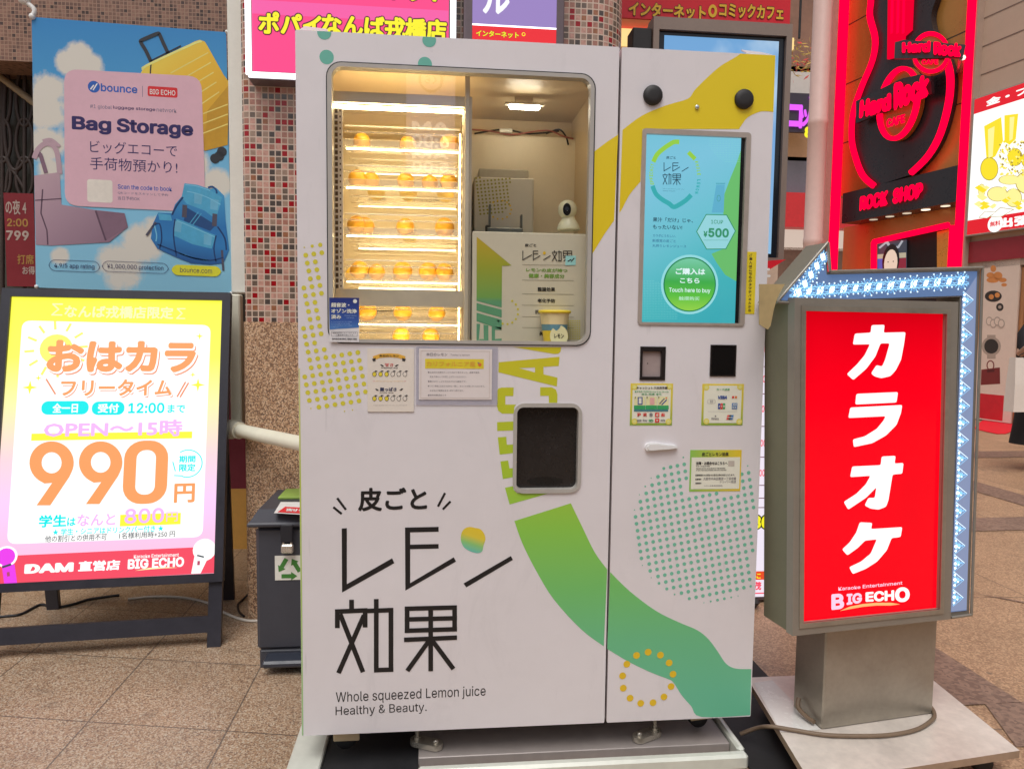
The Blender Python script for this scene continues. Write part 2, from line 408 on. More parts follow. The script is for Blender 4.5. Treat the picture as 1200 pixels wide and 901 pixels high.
def mosaic(name, cols, size, grout, rough=.25, gw=.09):
    m, nt, b = _new(name)
    uv = N(nt, 'ShaderNodeUVMap', uv_map='UVMap'); sc = N(nt, 'ShaderNodeVectorMath', operation='SCALE'); nt.links.new(uv.outputs[0], sc.inputs[0]); sc.inputs['Scale'].default_value = 1/size
    fl = N(nt, 'ShaderNodeVectorMath', operation='FLOOR'); nt.links.new(sc.outputs[0], fl.inputs[0])
    fr = N(nt, 'ShaderNodeVectorMath', operation='FRACTION'); nt.links.new(sc.outputs[0], fr.inputs[0])
    wn = N(nt, 'ShaderNodeTexWhiteNoise', noise_dimensions='2D'); nt.links.new(fl.outputs[0], wn.inputs['Vector'])
    st = []; t = 0
    for wgt, c in cols: st.append((t, c)); t += wgt
    c = ramp(nt, wn.outputs['Value'], st, 'CONSTANT')
    ns = N(nt, 'ShaderNodeTexNoise', Scale=90.0, Detail=2.0); nt.links.new(uv.outputs[0], ns.inputs['Vector'])
    c = mixc(nt, 1.0, c, ramp(nt, ns.outputs[0], [(.3, (.8,)*3), (.7, (1.1,)*3)]), 'MULTIPLY')
    sp = N(nt, 'ShaderNodeSeparateXYZ'); nt.links.new(fr.outputs[0], sp.inputs[0])
    e = lambda q: mth(nt, 'MAXIMUM', mth(nt, 'LESS_THAN', q, gw), mth(nt, 'GREATER_THAN', q, 1-gw))
    g = mth(nt, 'MAXIMUM', e(sp.outputs[0]), e(sp.outputs[1]))
    nt.links.new(mixc(nt, g, c, grout), b.inputs['Base Color'])
    nt.links.new(mth(nt, 'MULTIPLY_ADD', g, .5, rough), b.inputs['Roughness'])
    return m
TAN = [(q[0]*.74, q[1]*.725, q[2]*.735) for q in (A(198,172,142), A(176,146,116), A(152,124,98), A(208,188,162), A(186,156,126), A(134,108,88), A(182,152,122), A(214,198,174))]
M_floor = grains('granite paving', TAN, 230, .30, (-.284, .463, .213, .455, .20, .0028))
M_street = grains('street paving', [A(178,144,114), A(164,130,102), A(146,114,88), A(188,154,122), A(158,126,98)], 150, .5, (2.31, 1.0, .22, 1.18, .06, .003), .2, .15)
M_band = grains('dark paving band', [A(128,104,90), A(112,90,78), A(140,114,98)], 70, .45, None, .2, .1)
M_gran = grains('column granite', [A(184,148,116), A(160,126,98), A(138,106,84), A(204,172,140), A(116,90,74), A(206,180,152)], 210, .35, None, .15, .1)
M_mos = mosaic('column mosaic', [(.20, A(184,142,128)), (.19, A(158,112,98)), (.18, A(104,90,80)), (.12, A(78,70,66)), (.12, A(150,126,110)), (.08, A(146,98,72)), (.11, A(146,20,28))], .0262, A(190,170,154), .18)
M_mosb = mosaic('brown mosaic', [(.34, A(134,100,84)), (.26, A(118,86,72)), (.22, A(104,76,66)), (.18, A(66,48,44))], .0175, A(150,122,104), .4, .09)

# ================================================================== ground
mb = MB(); mb.face([(-60, -60, 0), (90, -60, 0), (90, 120, 0), (-60, 120, 0)], M_street)
struct(mb.build('street_floor'))
mb = MB(); mb.face([(-9, -6, .004), (1.46, -6, .004), (1.46, 3.2, .004), (-9, 3.2, .004)], M_floor)
struct(mb.build('forecourt_floor'))
def band(name, pts):
    mb = MB(); mb.face([(x, y, .004) for x, y in pts], M_band); struct(mb.build(name))
gA, gB, gC, gD = onZ(1094, 794), onZ(1152, 826), onZ(1200, 826), onZ(1200, 860)
band('pavement', [(2.20, -.02), (7.0, .10), (7.0, .36), (2.30, .235)])
band('pavement', [(2.20, .2351), (2.44, .2353), (2.44, 2.30), (2.20, 2.30)])
band('pavement', [(1.6, 2.301), (7.2, 2.42), (7.2, 2.74), (1.6, 2.62)])
band('pavement', [(3.06, 1.28), (3.28, 1.10), (5.2, -.6), (5.0, -.62)][::-1])
band('pavement', [(2.0, 5.0), (8.3, 5.1), (8.3, 5.5), (2.0, 5.4)])
band('pavement', [(4.85, 2.741), (5.15, 2.741), (5.15, 5.0), (4.85, 5.0)])

# ================================================================== mosaic column behind the machine
XL, XR, YF, CD = -.452, 1.215, 1.20, 1.5
RC = .16
def col_path(r=RC):
    p = []
    for cx, cy, a0 in ((XL+.03, YF+.03, 180), (XR-r, YF+r, 270)):
        rr = .03 if a0 == 180 else r
        for i in range(9):
            t = R_(a0+90*i/8); p.append((cx+rr*math.cos(t), cy+rr*math.sin(t)))
    p += [(XR, YF+CD), (XL, YF+CD)]
    return p
def wrap(mb, path, z0, z1, m):
    s = 0; k = len(path)
    for i in range(k):
        a, b = Vector(path[i]), Vector(path[(i+1) % k]); d = (b-a).length
        mb.face([(a.x, a.y, z0), (b.x, b.y, z0), (b.x, b.y, z1), (a.x, a.y, z1)], m, [(s, z0), (s+d, z0), (s+d, z1), (s, z1)]); s += d
ZG = 1.315
col = empty('wall_column', (.38, 1.95, 0), 'thick column of pink and red mosaic tiles behind the juice machine', 'column')
mb = MB(); wrap(mb, col_path(), ZG, 6.5, M_mos); mb.build('mosaic_shaft', col)
mb = MB(); P_ = [(x*1.0+(.006 if x > .5 else -.006), y-.006) for x, y in col_path()]
wrap(mb, P_, 0, ZG, M_gran); mb.face([(x, y, ZG) for x, y in P_], M_gran); mb.build('granite_base', col)
m_cr = pm('cream enamel', A(206,204,186), .45, var=.06)
mb = MB(); a, b = onY(268.5, 100, 1.42), onY(283, 100, 1.42)
ob = None
jb = MB(); jb.box((a.x, 1.40, onY(275, 344, 1.42).z), (XL-.007, 1.50, 6.0), pm('white jamb', A(226,218,202), .5, var=.05), .006)
o = tag(jb.build('door_jamb', None, (a.x, 1.45, 1.5)), 'white door jamb running up beside the mosaic column', 'door frame')

# trunking and handrail pipe
pp = empty('pipe', (XL-.05, 1.3, .9), 'cream trunking box and pipe bent round the granite column base', 'pipe')
mb = MB(); z0, z1 = onY(272, 500, 1.36).z, onY(272, 345, 1.36).z
xa, xb = onY(269, 420, 1.33).x, onY(282, 420, 1.33).x
mb.box((xa, 1.33, z0), (xb, 1.39, z1), m_cr, .006); mb.build('trunking', pp)
zc = onY(274, 506, 1.14).z
pa = onZ(274, 503, zc); pb = onZ(352, 519.5, zc); d = (pb-pa)
mb = MB(); mb.tube([pa, pb+d*.7], .0295, m_cr, 14); mb.build('horizontal_pipe', pp)
mb = MB(); q = (pa); mb.tube([q-d.normalized()*.02, q+d.normalized()*.055], .037, m_cr, 14)
mb.box((xa-.02, q.y-.03, zc-.04), (xb+.01, 1.335, zc+.03), m_cr, .012); mb.build('pipe_joint', pp)

# ================================================================== entrance on the left
YE = 1.72
WP = Pl((0, YE, 0), (1, 0, 0), (0, 0, 1))
zb = onY(20, 72, YE).z
bm = MB(); x0, x1 = -5.0, XL-.02
for f in ([(x0, YE, zb), (x1, YE, zb), (x1, YE, 6), (x0, YE, 6)],):
    bm.face(f, M_mosb, [(p[0], p[2]) for p in f])
bm.face([(x0, YE, zb), (x0, YE+.6, zb), (x1, YE+.6, zb), (x1, YE, zb)], M_mosb, [(x0, 0), (x0, .6), (x1, .6), (x1, 0)])
bm.face([(x1, YE, zb), (x1, YE+.6, zb), (x1, YE+.6, 6), (x1, YE, 6)], M_mosb, [(0, zb), (.6, zb), (.6, 6), (0, 6)])
tag(bm.build('entrance_beam', None, (-2.5, YE, zb)), 'brown mosaic beam above the entrance on the left', 'beam')
wl = empty('entrance_wall', (-2.2, 2.3, 0), 'dim entrance wall with burgundy and mustard panels behind the price sign', 'wall')
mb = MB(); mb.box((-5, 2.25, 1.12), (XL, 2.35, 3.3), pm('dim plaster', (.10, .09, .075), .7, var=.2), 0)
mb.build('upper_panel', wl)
z1 = onY(272, 572, 2.25).z; z2 = onY(272, 655, 2.25).z
mb = MB(); mb.box((-5, 2.24, z1), (XL, 2.35, 1.119), pm('burgundy paint', A(112,44,56), .4, var=.1), 0); mb.build('burgundy_panel', wl)
mb = MB(); mb.box((-5, 2.24, z2), (XL, 2.35, z1-.001), pm('mustard paint', A(196,150,78), .5, var=.1), 0); mb.build('mustard_panel', wl)
mb = MB(); mb.box((-5, 2.20, 0), (XL, 2.35, z2-.001), pm('grey skirting', A(112,104,96), .5), .004); mb.build('skirting', wl)
# window with scroll ironwork
gw = empty('entrance_window', (-1.7, 1.95, 1.2), 'dim entrance window behind curling brown ironwork beside the hanging poster', 'window')
mb = MB(); a, b = onY(-70, 60, 1.95), onY(48, 340, 1.95)
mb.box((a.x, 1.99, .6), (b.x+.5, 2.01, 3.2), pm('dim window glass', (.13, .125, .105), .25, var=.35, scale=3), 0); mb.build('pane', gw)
mi = pm('brown iron', (.055, .036, .030), .5, var=.2)
mb = MB(); G = Pl((0, 1.93, 0), (1, 0, 0), (0, 0, 1))
def gp(x, y): p = G.px(x, y); return G.at(p.x, p.y)
for dx in (0, -26, -52):
    mb.tube([gp(29+dx, y) for y in (40, 120, 200, 260, 345)], .010, mi, 8)
    for cy, ry in ((115, 34), (165, 26), (208, 24)):
        mb.tube([gp(29+dx+9*math.sin(t)*1.1, cy-ry*math.cos(t)) for t in [i*math.pi/9 for i in range(19)]], .009, mi, 7)
    mb.tube(smooth([gp(7+dx, 90), gp(5+dx, 140), gp(9+dx, 185), gp(18+dx, 200), gp(29+dx, 190)]), .010, mi, 7)
    mb.tube(smooth([gp(7+dx, 225), gp(12+dx, 198), gp(29+dx, 222)]), .009, mi, 7)
mb.build('iron_scrolls', gw)
mb = MB(); mb.tube([gp(-3, 88), gp(44, 124)], .018, pm('beige bar', A(150,136,112), .5), 10); mb.build('slanted_bar', gw)  # pale beige bar slanting across the window
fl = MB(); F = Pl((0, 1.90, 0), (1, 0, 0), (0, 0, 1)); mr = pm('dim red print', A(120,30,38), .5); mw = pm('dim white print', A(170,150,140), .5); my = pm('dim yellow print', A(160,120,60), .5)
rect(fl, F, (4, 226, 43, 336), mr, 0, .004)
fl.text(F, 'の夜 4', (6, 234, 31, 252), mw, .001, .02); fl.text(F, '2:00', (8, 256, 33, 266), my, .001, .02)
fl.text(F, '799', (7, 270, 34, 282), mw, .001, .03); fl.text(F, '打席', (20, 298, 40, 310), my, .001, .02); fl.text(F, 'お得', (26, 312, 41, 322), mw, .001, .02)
tag(fl.build('flyer', None, (-1.6, 1.9, 1.5)), 'dim red flyer with white lettering stuck behind the hanging poster', 'flyer')

# ================================================================== hanging bag poster
PB = onY(42, 337, 1.50); PT = onY(37, 20, 1.50); PR = onY(272, 345, 1.50)
pob = empty('hanging_poster', (-1.0, 1.5, 1.45), 'blue sky poster with pink card, yellow suitcase and blue rucksack for bag storage', 'poster')
PP = Pl((PB.x, 1.50, PB.z), (PR-PB), (PT-PB)); PP.n *= .3
m, nt, b = _new('printed sky')
g = N(nt, 'ShaderNodeNewGeometry'); sp = N(nt, 'ShaderNodeSeparateXYZ'); nt.links.new(g.outputs['Position'], sp.inputs[0])
n1 = N(nt, 'ShaderNodeTexNoise', Scale=2.6, Detail=6.0, Roughness=.6); nt.links.new(g.outputs['Position'], n1.inputs['Vector'])
zz = N(nt, 'ShaderNodeMapRange'); nt.links.new(sp.outputs[2], zz.inputs[0]); zz.inputs[1].default_value = 1.45; zz.inputs[2].default_value = 2.64
bl = ramp(nt, zz.outputs[0], [(0, A(126,178,200)), (.35, A(118,176,206)), (.75, A(66,140,188)), (1, A(44,122,180))])
blob = None
for bx_, by_, br_ in ((56,105,24),(92,64,19),(78,74,17),(104,80,22),(52,130,30),(54,170,28),(118,100,20),(60,200,20),(225,190,26),(255,215,22),(165,285,30),(140,312,34),(185,270,22),(215,265,26),(70,300,14)):
    q = PP.px(bx_, by_); c = PP.at(q.x, q.y); k = br_*.00345
    d = N(nt, 'ShaderNodeVectorMath', operation='DISTANCE'); nt.links.new(g.outputs['Position'], d.inputs[0]); d.inputs[1].default_value = c
    e = mth(nt, 'SUBTRACT', 1.0, mth(nt, 'DIVIDE', d.outputs['Value'], k)); blob = e if blob is None else mth(nt, 'MAXIMUM', blob, e)
n2 = N(nt, 'ShaderNodeTexNoise', Scale=13.0, Detail=6.0, Roughness=.65); nt.links.new(g.outputs['Position'], n2.inputs['Vector'])
f = mth(nt, 'ADD', blob, mth(nt, 'MULTIPLY', mth(nt, 'SUBTRACT', n2.outputs[0], .5), 1.1))
cl = ramp(nt, f, [(-.0, (0, 0, 0)), (.34, (1, 1, 1))])
nt.links.new(mixc(nt, cl, bl, A(196,192,182)), b.inputs['Base Color']); b.inputs['Roughness'].default_value = .45
mb = MB()
c0 = [PP.px(*q) for q in ((42, 337), (272, 345), (265, 38), (37, 20))]
nx, ny = 14, 18
vs = []
for j in range(ny+1):
    for i in range(nx+1):
        u, v = i/nx, j/ny
        p = (c0[0]*(1-u)+c0[1]*u)*(1-v)+(c0[3]*(1-u)+c0[2]*u)*v
        wv = -.004*abs(math.sin(3.3*u+2.1*v))*(1-abs(2*u-1)**2)-.002
        vs.append(PP.at(p.x, p.y, wv))
mb.raw(vs, [(j*(nx+1)+i, j*(nx+1)+i+1, (j+1)*(nx+1)+i+1, (j+1)*(nx+1)+i) for j in range(ny) for i in range(nx)], m, True)
mb.build('printed_sheet', pob)
mb = MB()
wcl = pm('print cloud', A(194,190,178), .5, var=.06)
clo = [(46,100),(44,80),(50,72),(58,72),(62,80),(70,74),(73,60),(80,48),(92,42),(104,44),(110,56),(116,64),(122,68),(122,84),(120,100),(124,140),(100,200),(44,200)]
# suitcase
_q0, _q1 = PP.at(*PP.px(185, 70)), PP.at(*PP.px(262, 150)); _d = (_q1-_q0).normalized(); ys = grad('print suitcase yellow', tuple(_d), _d.dot(_q0), _d.dot(_q1), [(0, A(222,186,70)), (.35, A(212,170,46)), (.75, A(196,152,40)), (1, A(168,124,34))], 0, .45); yd = pm('print suitcase groove', A(226,196,110), .45); yk = pm('print suitcase shade', A(176,134,34), .45); dk = pm('print black', A(40,42,48), .5)
case = [(165,86),(168,80),(228,49),(234,47),(240,49),(243,54),(262,88),(268,96),(267,170),(240,177),(172,110)]
mb.ppoly(PP, case, ys, .0018)
mb.ppoly(PP, [(268,100),(267,170),(240,177),(243,130)], yk, .0022)
for k in range(8):
    q0, q1 = PP.px(200+6*k*.9, 86+11.5*k, .0026), PP.px(244+3.2*k, 62+11.5*k, .0026)
    if k > 4: q1 = PP.px(267, 62+11.5*k+3, .0026); q0 = PP.px(238, 76+11.5*k, .0026)
    mb.stroke(PP, q0, q1, .005, yd, .0026)
pline(mb, PP, smooth([PP.px(*q, .003) for q in ((177,73),(171,60),(165,50),(166,47.5),(176,43),(185,39.5),(187,41),(191,50),(197,63))], 3), .016, dk, .003)
mb.stroke(PP, PP.px(176,72,.003), PP.px(212,54,.003), .006, dk, .003)
pline(mb, PP, smooth([PP.px(*q, .0033) for q in ((168,82),(172,77),(228,51),(236,50))], 3), .010, pm('print suitcase light', A(230,206,120), .45), .0033)
mb.build('printed_suitcase', pob); mb = MB()
mb.stroke(PP, PP.px(177,74,.003), PP.px(176,88,.003), .006, dk, .003)
for cxy in ((252,186), (260,178), (257,183)): mb.disc(PP, PP.px(*cxy, .003), .022, dk, .003+.0001*cxy[0]/300)
# pink tote
_q0, _q1 = PP.at(*PP.px(50, 210)), PP.at(*PP.px(130, 285)); _d = (_q1-_q0).normalized(); pk = grad('print tote', tuple(_d), _d.dot(_q0), _d.dot(_q1), [(0, A(168,142,152)), (.4, A(152,126,140)), (1, A(126,100,116))], 0, .5); pkd = pm('print tote shade', A(118,92,108), .5); pkl = pm('print tote line', A(84,62,78), .5)
mb.ppoly(PP, [(40,206),(70,202),(72,240),(110,246),(146,250),(150,266),(128,284),(60,288),(42,287)], pk, .0018)
mb.ppoly(PP, [(112,247),(146,250),(150,266),(124,282)], pkd, .0022)
for pts, wd, mm in (([(50,222),(48,250),(55,270),(56,287)], .006, pkl), ([(41,235),(72,233)], .005, pkl), ([(112,247),(124,282)], .008, pkl),
                    ):
    for p, q in zip(pts, pts[1:]): mb.stroke(PP, PP.px(*p, .0026), PP.px(*q, .0026), wd, mm, .0026 if mm is not pk else .003)
mb.build('printed_tote_bag', pob); mb = MB()
pline(mb, PP, smooth([PP.px(*q, .0026) for q in ((54,203),(50,190),(46,180),(40,186))], 4), .018, pkd, .0026)
pline(mb, PP, smooth([PP.px(*q, .003) for q in ((40,186),(44,176),(52,169),(61,170),(67,180),(70,204))], 4), .022, pk, .003)
pline(mb, PP, smooth([PP.px(*q, .0034) for q in ((50,165.5),(60,164),(70,172))], 4), .014, pk, .0034)
mb.build('printed_bag_handle', pob); mb = MB()
# pink card
pc = pm('print card pink', A(198,160,172), .5, var=.05)
card = [PP.px(*p, .0036) for p in ((75,81), (236,90), (241,249), (76,241))]
def qrr(q, r, n=5):
    out = []
    for i in range(4):
        p, a, b_ = q[i], q[i-1], q[(i+1) % 4]; e1 = (a-p).normalized()*r; e2 = (b_-p).normalized()*r
        for k in range(n+1):
            t = k/n; out.append(p+e1*(1-t)**2+e2*t**2)
    return out
mb.poly(PP, [qrr(card[::-1], .06)], pc, .0036)
mb.build('printed_card', pob); mb = MB()
# rucksack
_q0, _q1 = PP.at(*PP.px(225, 220)), PP.at(*PP.px(215, 310)); _d = (_q1-_q0).normalized(); b1 = grad('print rucksack', tuple(_d), _d.dot(_q0), _d.dot(_q1), [(0, A(60,140,184)), (.45, A(34,104,164)), (.7, A(40,112,170)), (1, A(24,66,124))], 0, .5); b2 = pm('print rucksack flap', A(70,150,186), .5, var=.12, scale=30); b3 = pm('print rucksack shade', A(26,66,116), .5); b4 = pm('print strap brown', A(72,70,84), .5)
def zq(x, y): return (150+x/5.815, 190+y/5.813)
mb.ppoly(PP, [zq(*p) for p in ((385,145),(470,155),(560,185),(600,175),(655,230),(665,400),(690,600),(650,690),(560,700),(430,690),(330,650),(200,590),(155,520),(170,420),(205,345),(300,350),(320,290),(370,230))], b1, .0042)
mb.ppoly(PP, [zq(*p) for p in ((385,145),(470,155),(560,190),(640,240),(600,390),(520,330),(400,285),(365,240))], b2, .0046)
mb.ppoly(PP, [zq(*p) for p in ((330,385),(420,420),(520,470),(600,500),(570,590),(440,560),(310,500))], b2, .0046)
mb.ppoly(PP, [zq(*p) for p in ((205,350),(290,360),(300,400),(215,395))], b2, .0046)
mb.ppoly(PP, [zq(*p) for p in ((400,310),(520,380),(600,430),(560,470),(380,400))], b3, .0046)
for p in ((385,350),(590,410)): mb.ppoly(PP, [zq(p[0]-14,p[1]-60), zq(p[0]+18,p[1]-55), zq(p[0]+14,p[1]+30), zq(p[0]-18,p[1]+25)], b4, .005)
for p in ((340,440),(545,530),(590,290),(480,250)): mb.ppoly(PP, [zq(p[0]-28,p[1]-40), zq(p[0]+28,p[1]-30), zq(p[0]+20,p[1]+40), zq(p[0]-30,p[1]+30)], pm('print rucksack tab', A(96,160,190), .5), .005)
for a, b_ in (((125,500),(190,410)), ((640,600),(650,740)), ((420,420),(480,340)), ((440,430),(500,350))): mb.stroke(PP, PP.px(*zq(*a), .005), PP.px(*zq(*b_), .005), .010 if a[0] in (125,640) else .004, b4 if a[0] in (125,640) else b2, .0052)
bl_ = pm('print rucksack light', A(110,176,204), .5); bd_ = pm('print rucksack seam', A(18,50,96), .5)
for pts, wd, mm in (([(200,560),(300,600),(430,650),(560,670),(650,650)], .006, bd_), ([(165,440),(215,420),(230,520),(215,590)], .006, bd_), ([(300,360),(330,300),(375,240)], .008, bd_), ([(320,390),(310,500),(330,640)], .006, bd_),
                    ([(600,500),(585,590),(600,680)], .006, bd_), ([(400,200),(470,215),(560,250),(630,290)], .004, bl_), ([(390,155),(470,165),(560,195)], .004, bl_), ([(335,400),(430,440),(590,510)], .004, bl_), ([(180,430),(195,500),(190,540)], .005, bl_),
                    ([(350,620),(450,655),(540,668)], .005, bl_), ([(610,440),(660,520),(670,600)], .007, bd_), ([(545,175),(575,168),(600,190),(605,215)], .008, b3)):
    pline(mb, PP, smooth([PP.px(*zq(*q), .0054) for q in pts], 3), wd, mm, .0054)
mb.build('printed_rucksack', pob)
mb = MB(); nv = pm('print navy', A(40,30,84), .5, var=.03); blu = pm('print blue', A(34,84,164), .5); gry = pm('print grey text', A(96,96,120), .5); wht = pm('print white', A(214,208,204), .5)
H = .0044
mb.disc(PP, PP.px(110,102,H), .026, blu, H); mb.stroke(PP, PP.px(106,105,H+.0004), PP.px(110,100,H+.0004), .006, wht, H+.0004); mb.stroke(PP, PP.px(109,106,H+.0004), PP.px(114,98,H+.0004), .005, wht, H+.0004)
mb.text(PP, 'bounce', (118,98,161,110), blu, H, .02)
rect(mb, PP, (173,101,208,115), pm('print red', A(196,34,40), .5), H, 0, .008); mb.text(PP, 'BIG ECHO', (175.5,104.5,205.5,112.5), wht, H+.0006, .014)
mb.stroke(PP, PP.px(167,101,H), PP.px(167,114,H), .002, gry, H)
mb.text(PP, '#1 global', (105.5,122.5,131,129.5), gry, H); mb.text(PP, 'luggage storage', (132.5,124,182,131.5), nv, H, .012); mb.text(PP, 'network', (183.5,126.5,207,132.5), gry, H)
mb.build('card_logo', pob); mb = MB(); mb.text(PP, 'Bag', (84,136,130.5,158.5), nv, H, .035); mb.text(PP, 'Storage', (136.5,138.5,226.5,164), nv, H, .035)
mb.text(PP, 'ビッグエコーで', (105.5,164.5,207.5,184.5), nv, H, .004); mb.text(PP, '手荷物預かり!', (105.5,184,208,204), nv, H, .004)
mb.build('card_heading', pob); mb = MB(); rect(mb, PP, (102,210,132,238), pm('print offwhite', A(206,200,190), .5), H, 0, .012)
mb.text(PP, 'Scan the code to book', (138,216,201.5,224.5), blu, H, .012); mb.text(PP, 'QRコードをスキャンして予約', (138,224.5,197,230.5), gry, H); mb.text(PP, '当日予約OK', (138,230,164,235.5), gry, H)
mb.build('card_lettering', pob); mb = MB()
for bx in ((57,304,117,319.5), (119.5,305.5,197.5,321)):
    linebox(mb, PP, bx, nv, .0019, H, .03)
mb.text(PP, '4.9/5 app rating', (63.5,308,110.5,316.5), nv, H, .006); mb.text(PP, '¥1,000,000 protection', (125.5,309,191.5,318), nv, H, .006)
rect(mb, PP, (201,310,259,324.5), pm('print lime', A(204,200,48), .5), H+.0012, 0, .03); mb.text(PP, 'bounce.com', (211,313.5,248.5,320.5), nv, H+.0018, .006)
mb.build('footer_lettering', pob)
kw = pm('white cord', A(222,216,206), .6)
for x, y, s_ in ((38, 20, 1), (266, 38, .5), (43, 336, .5), (271, 344, .5)):
    mb = MB(); q = PP.px(x, y); c = PP.at(q.x, q.y, .006); mb.sphere(c, .010*s_+.004, kw, 8, 6)
    if s_ == 1:
        q2 = PP.at(q.x-.03, q.y+.07, .012); mb.tube(smooth([c, c+Vector((.01, 0, .03)), q2, q2+Vector((-.02, 0, .06)), q2+Vector((.03, .0, .10)), q2+Vector((.03, .1, .2))]), .010, kw, 8)
        mb.sphere(q2, .028, kw, 8, 6, (1, .7, .8))
    mb.build('cord_tie', pob)

# ================================================================== tilted price sign (light box on legs)
FT = Vector((-.512, .897, 0)); al, tl = .089, .228
HX = Vector((math.cos(al), math.sin(al), 0)); BK = Vector((-math.sin(al), math.cos(al), 0))
VX = Vector((0, 0, 1))*math.cos(tl)+BK*math.sin(tl)
LP = Pl(FT, HX, VX)
a_s = empty('price_sign', tuple(FT-HX*.4), 'tilted glowing yellow and white karaoke price sign on black legs', 'sign')
mk = pm('black powder coat', A(44,44,52), .4, var=.12)
c = [LP.px(*p) for p in ((-10.5,684), (251,671), (261.5,354.6), (14,346))]
u0, v0, u1, v1 = -.822, .297, -.004, 1.441
mb = MB(); fw_ = .034
mb.poly(LP, [[(u0-fw_, v0-fw_), (u1+fw_, v0-fw_), (u1+fw_, v1+fw_), (u0-fw_, v1+fw_)], [(u0, v0), (u1, v0), (u1, v1), (u0, v1)]], mk, .012, .045)
mb.poly(LP, [[(u0-.02, v0-.02), (u1+.02, v0-.02), (u1+.02, v1+.02), (u0-.02, v1+.02)]], mk, -.004, .02)
mb.build('frame', a_s)
q3 = Vector((.0, 0, 0))
e_b = grad('lit yellow pink border', tuple(VX), VX.dot(LP.at(0, v0)), VX.dot(LP.at(0, v1)), [(0, S(255,190,215)), (.25, S(250,205,250)), (.42, S(252,214,222)), (.62, S(255,246,170)), (.78, S(255,252,90)), (1, S(255,250,66))], 1.05)
e_w = em('lit white', (1, .99, .97), 1.12); e_o = em('lit orange', S(255,166,104), 1.0); e_os = em('lit orange shade', S(240,150,112), 1.0)
e_c = em('lit cyan', S(20,240,240), 1.0); e_v = em('lit violet', S(246,190,255), 1.0); e_y = em('lit yellow', S(252,250,70), 1.0); e_r = em('lit rose', S(248,82,104), 1.0)
e_k = em('lit grey text', S(70,80,88), 1.0); e_m = em('lit magenta', S(240,70,240), 1.0); e_yc = em('lit cream', S(255,253,190), 1.0)
mb = MB(); mb.poly(LP, [[(u0, v0), (u1, v0), (u1, v1), (u0, v1)]], e_b, 0); dp = mb.build('display_panel', a_s)
mb = MB()
def pq(*pts, h=.001): return [LP.px(x, y, h) for x, y in pts]
mb.poly(LP, [qrr(pq((26,375.5), (247,381), (237.5,629), (8,637.5))[::-1], .035)], e_w, .001)
mb.poly(LP, [pq((-12,652), (252,640), (251,671), (-12,684.5), h=.0012)], e_r, .0012)
h = .002
# top line
mb.text(LP, 'なんば戎橋店限定', (76,357.5,203,374), e_yc, h, .03); mb.text(LP, 'Σ', (61,355.5,73,370), e_yc, h, .0); mb.text(LP, 'Σ', (207,361,217,374), e_yc, h, .0)
# sun with rays
sc_ = LP.px(66,409,h); mb.disc(LP, sc_, .062, em('lit pale yellow', S(255,253,120), 1.0), h)
for k in range(12):
    t = k*math.pi/6+.1; dd = Vector((math.cos(t), math.sin(t))); mb.stroke(LP, sc_+dd*.082, sc_+dd*.118, .009, em('lit pale yellow', None), h)
# headline with shadow
for dx, dy, mm, hh, bo in ((2.5,3.2,e_os,.0026,.06), (1.6,2.0,e_w,.0030,.055), (0,0,e_o,.0034,.05)):
    mb.text(LP, 'おはカラ', (56+dx,398+dy,229+dx,436.5+dy), mm, hh, bo, .05)
    mb.text(LP, 'フリータイム', (72+dx*.7,444.5+dy*.7,201+dx*.7,463.5+dy*.7), mm, hh, bo-.02, .03)
for a, b_ in (((54,444),(65,462)), ((217.5,447.5),(207.5,465)), ((221,448.5),(211,465.5))): mb.stroke(LP, LP.px(*a, h), LP.px(*b_, h), .006, e_os, h)
for x, y, r in ((35,454,9), (45,443,4), (232,451,9), (226,439,4), (234,394,5)):
    cc = LP.px(x, y, h); rr = r*.0032; mb.poly(LP, [[(cc.x+rr*(1 if k % 2 == 0 else .28)*math.cos(k*math.pi/4), cc.y+rr*(1 if k % 2 == 0 else .28)*math.sin(k*math.pi/4)) for k in range(8)]], e_y, h)
mb.build('headline', dp); mb = MB()
for bx in ((49,470,103.5,485.5), (108,470.5,145.5,486)): rect(mb, LP, bx, e_c, h, 0, .025)
mb.text(LP, '全一日', (62,472.5,91,483.5), e_w, .003, .03); mb.text(LP, '受付', (115,473,139,483.5), e_w, .003, .03)
mb.text(LP, '12:00', (150.5,472,192.5,484), e_c, h, .025); mb.text(LP, 'まで', (196.5,474,217,483.5), e_c, h, .025)
rect(mb, LP, (37,508,225,513.5), e_y, .0015)
mb.text(LP, 'OPEN〜15時', (52,493,213.5,511), e_v, .003, .03)
# 990: heavy round figures
def nine(x0, y0, x1, y1, m):
    w_, h_ = x1-x0, y1-y0; cx, cy = (x0+x1)/2, y0+h_*.335
    o_ = [(cx+w_*.5*math.cos(t), cy-h_*.335*math.sin(t)) for t in [R_(-35+310*i/26) for i in range(27)]]
    out = [LP.px(*p, .003) for p in [(cx+w_*.5*math.cos(R_(t)), cy-h_*.335*math.sin(R_(t))) for t in range(-25, 245, 9)]]
    out += [LP.px(*p, .003) for p in ((cx-w_*.16, cy+h_*.325), (cx+.01*w_, cy+h_*.315), (x0+w_*.16, y1), (x0+w_*.47, y1), (cx+w_*.40, cy+h_*.22))]
    inn = [LP.px(cx+w_*.225*math.cos(R_(t)), cy-h_*.165*math.sin(R_(t)), .003) for t in range(0, 360, 15)]
    mb.poly(LP, [out, inn], m, .003)
nine(34.5,517,86.5,592, e_o); nine(92.5,517,143.5,590.5, e_o)
f0 = lambda x0, y0, x1, y1, r: rrect(*pxr(LP, x0, y0, x1, y1, .003), r)
mb.poly(LP, [f0(146.5,516.5,195,589.5,.072), f0(160.5,527.5,181,579,.033)], e_o, .003)
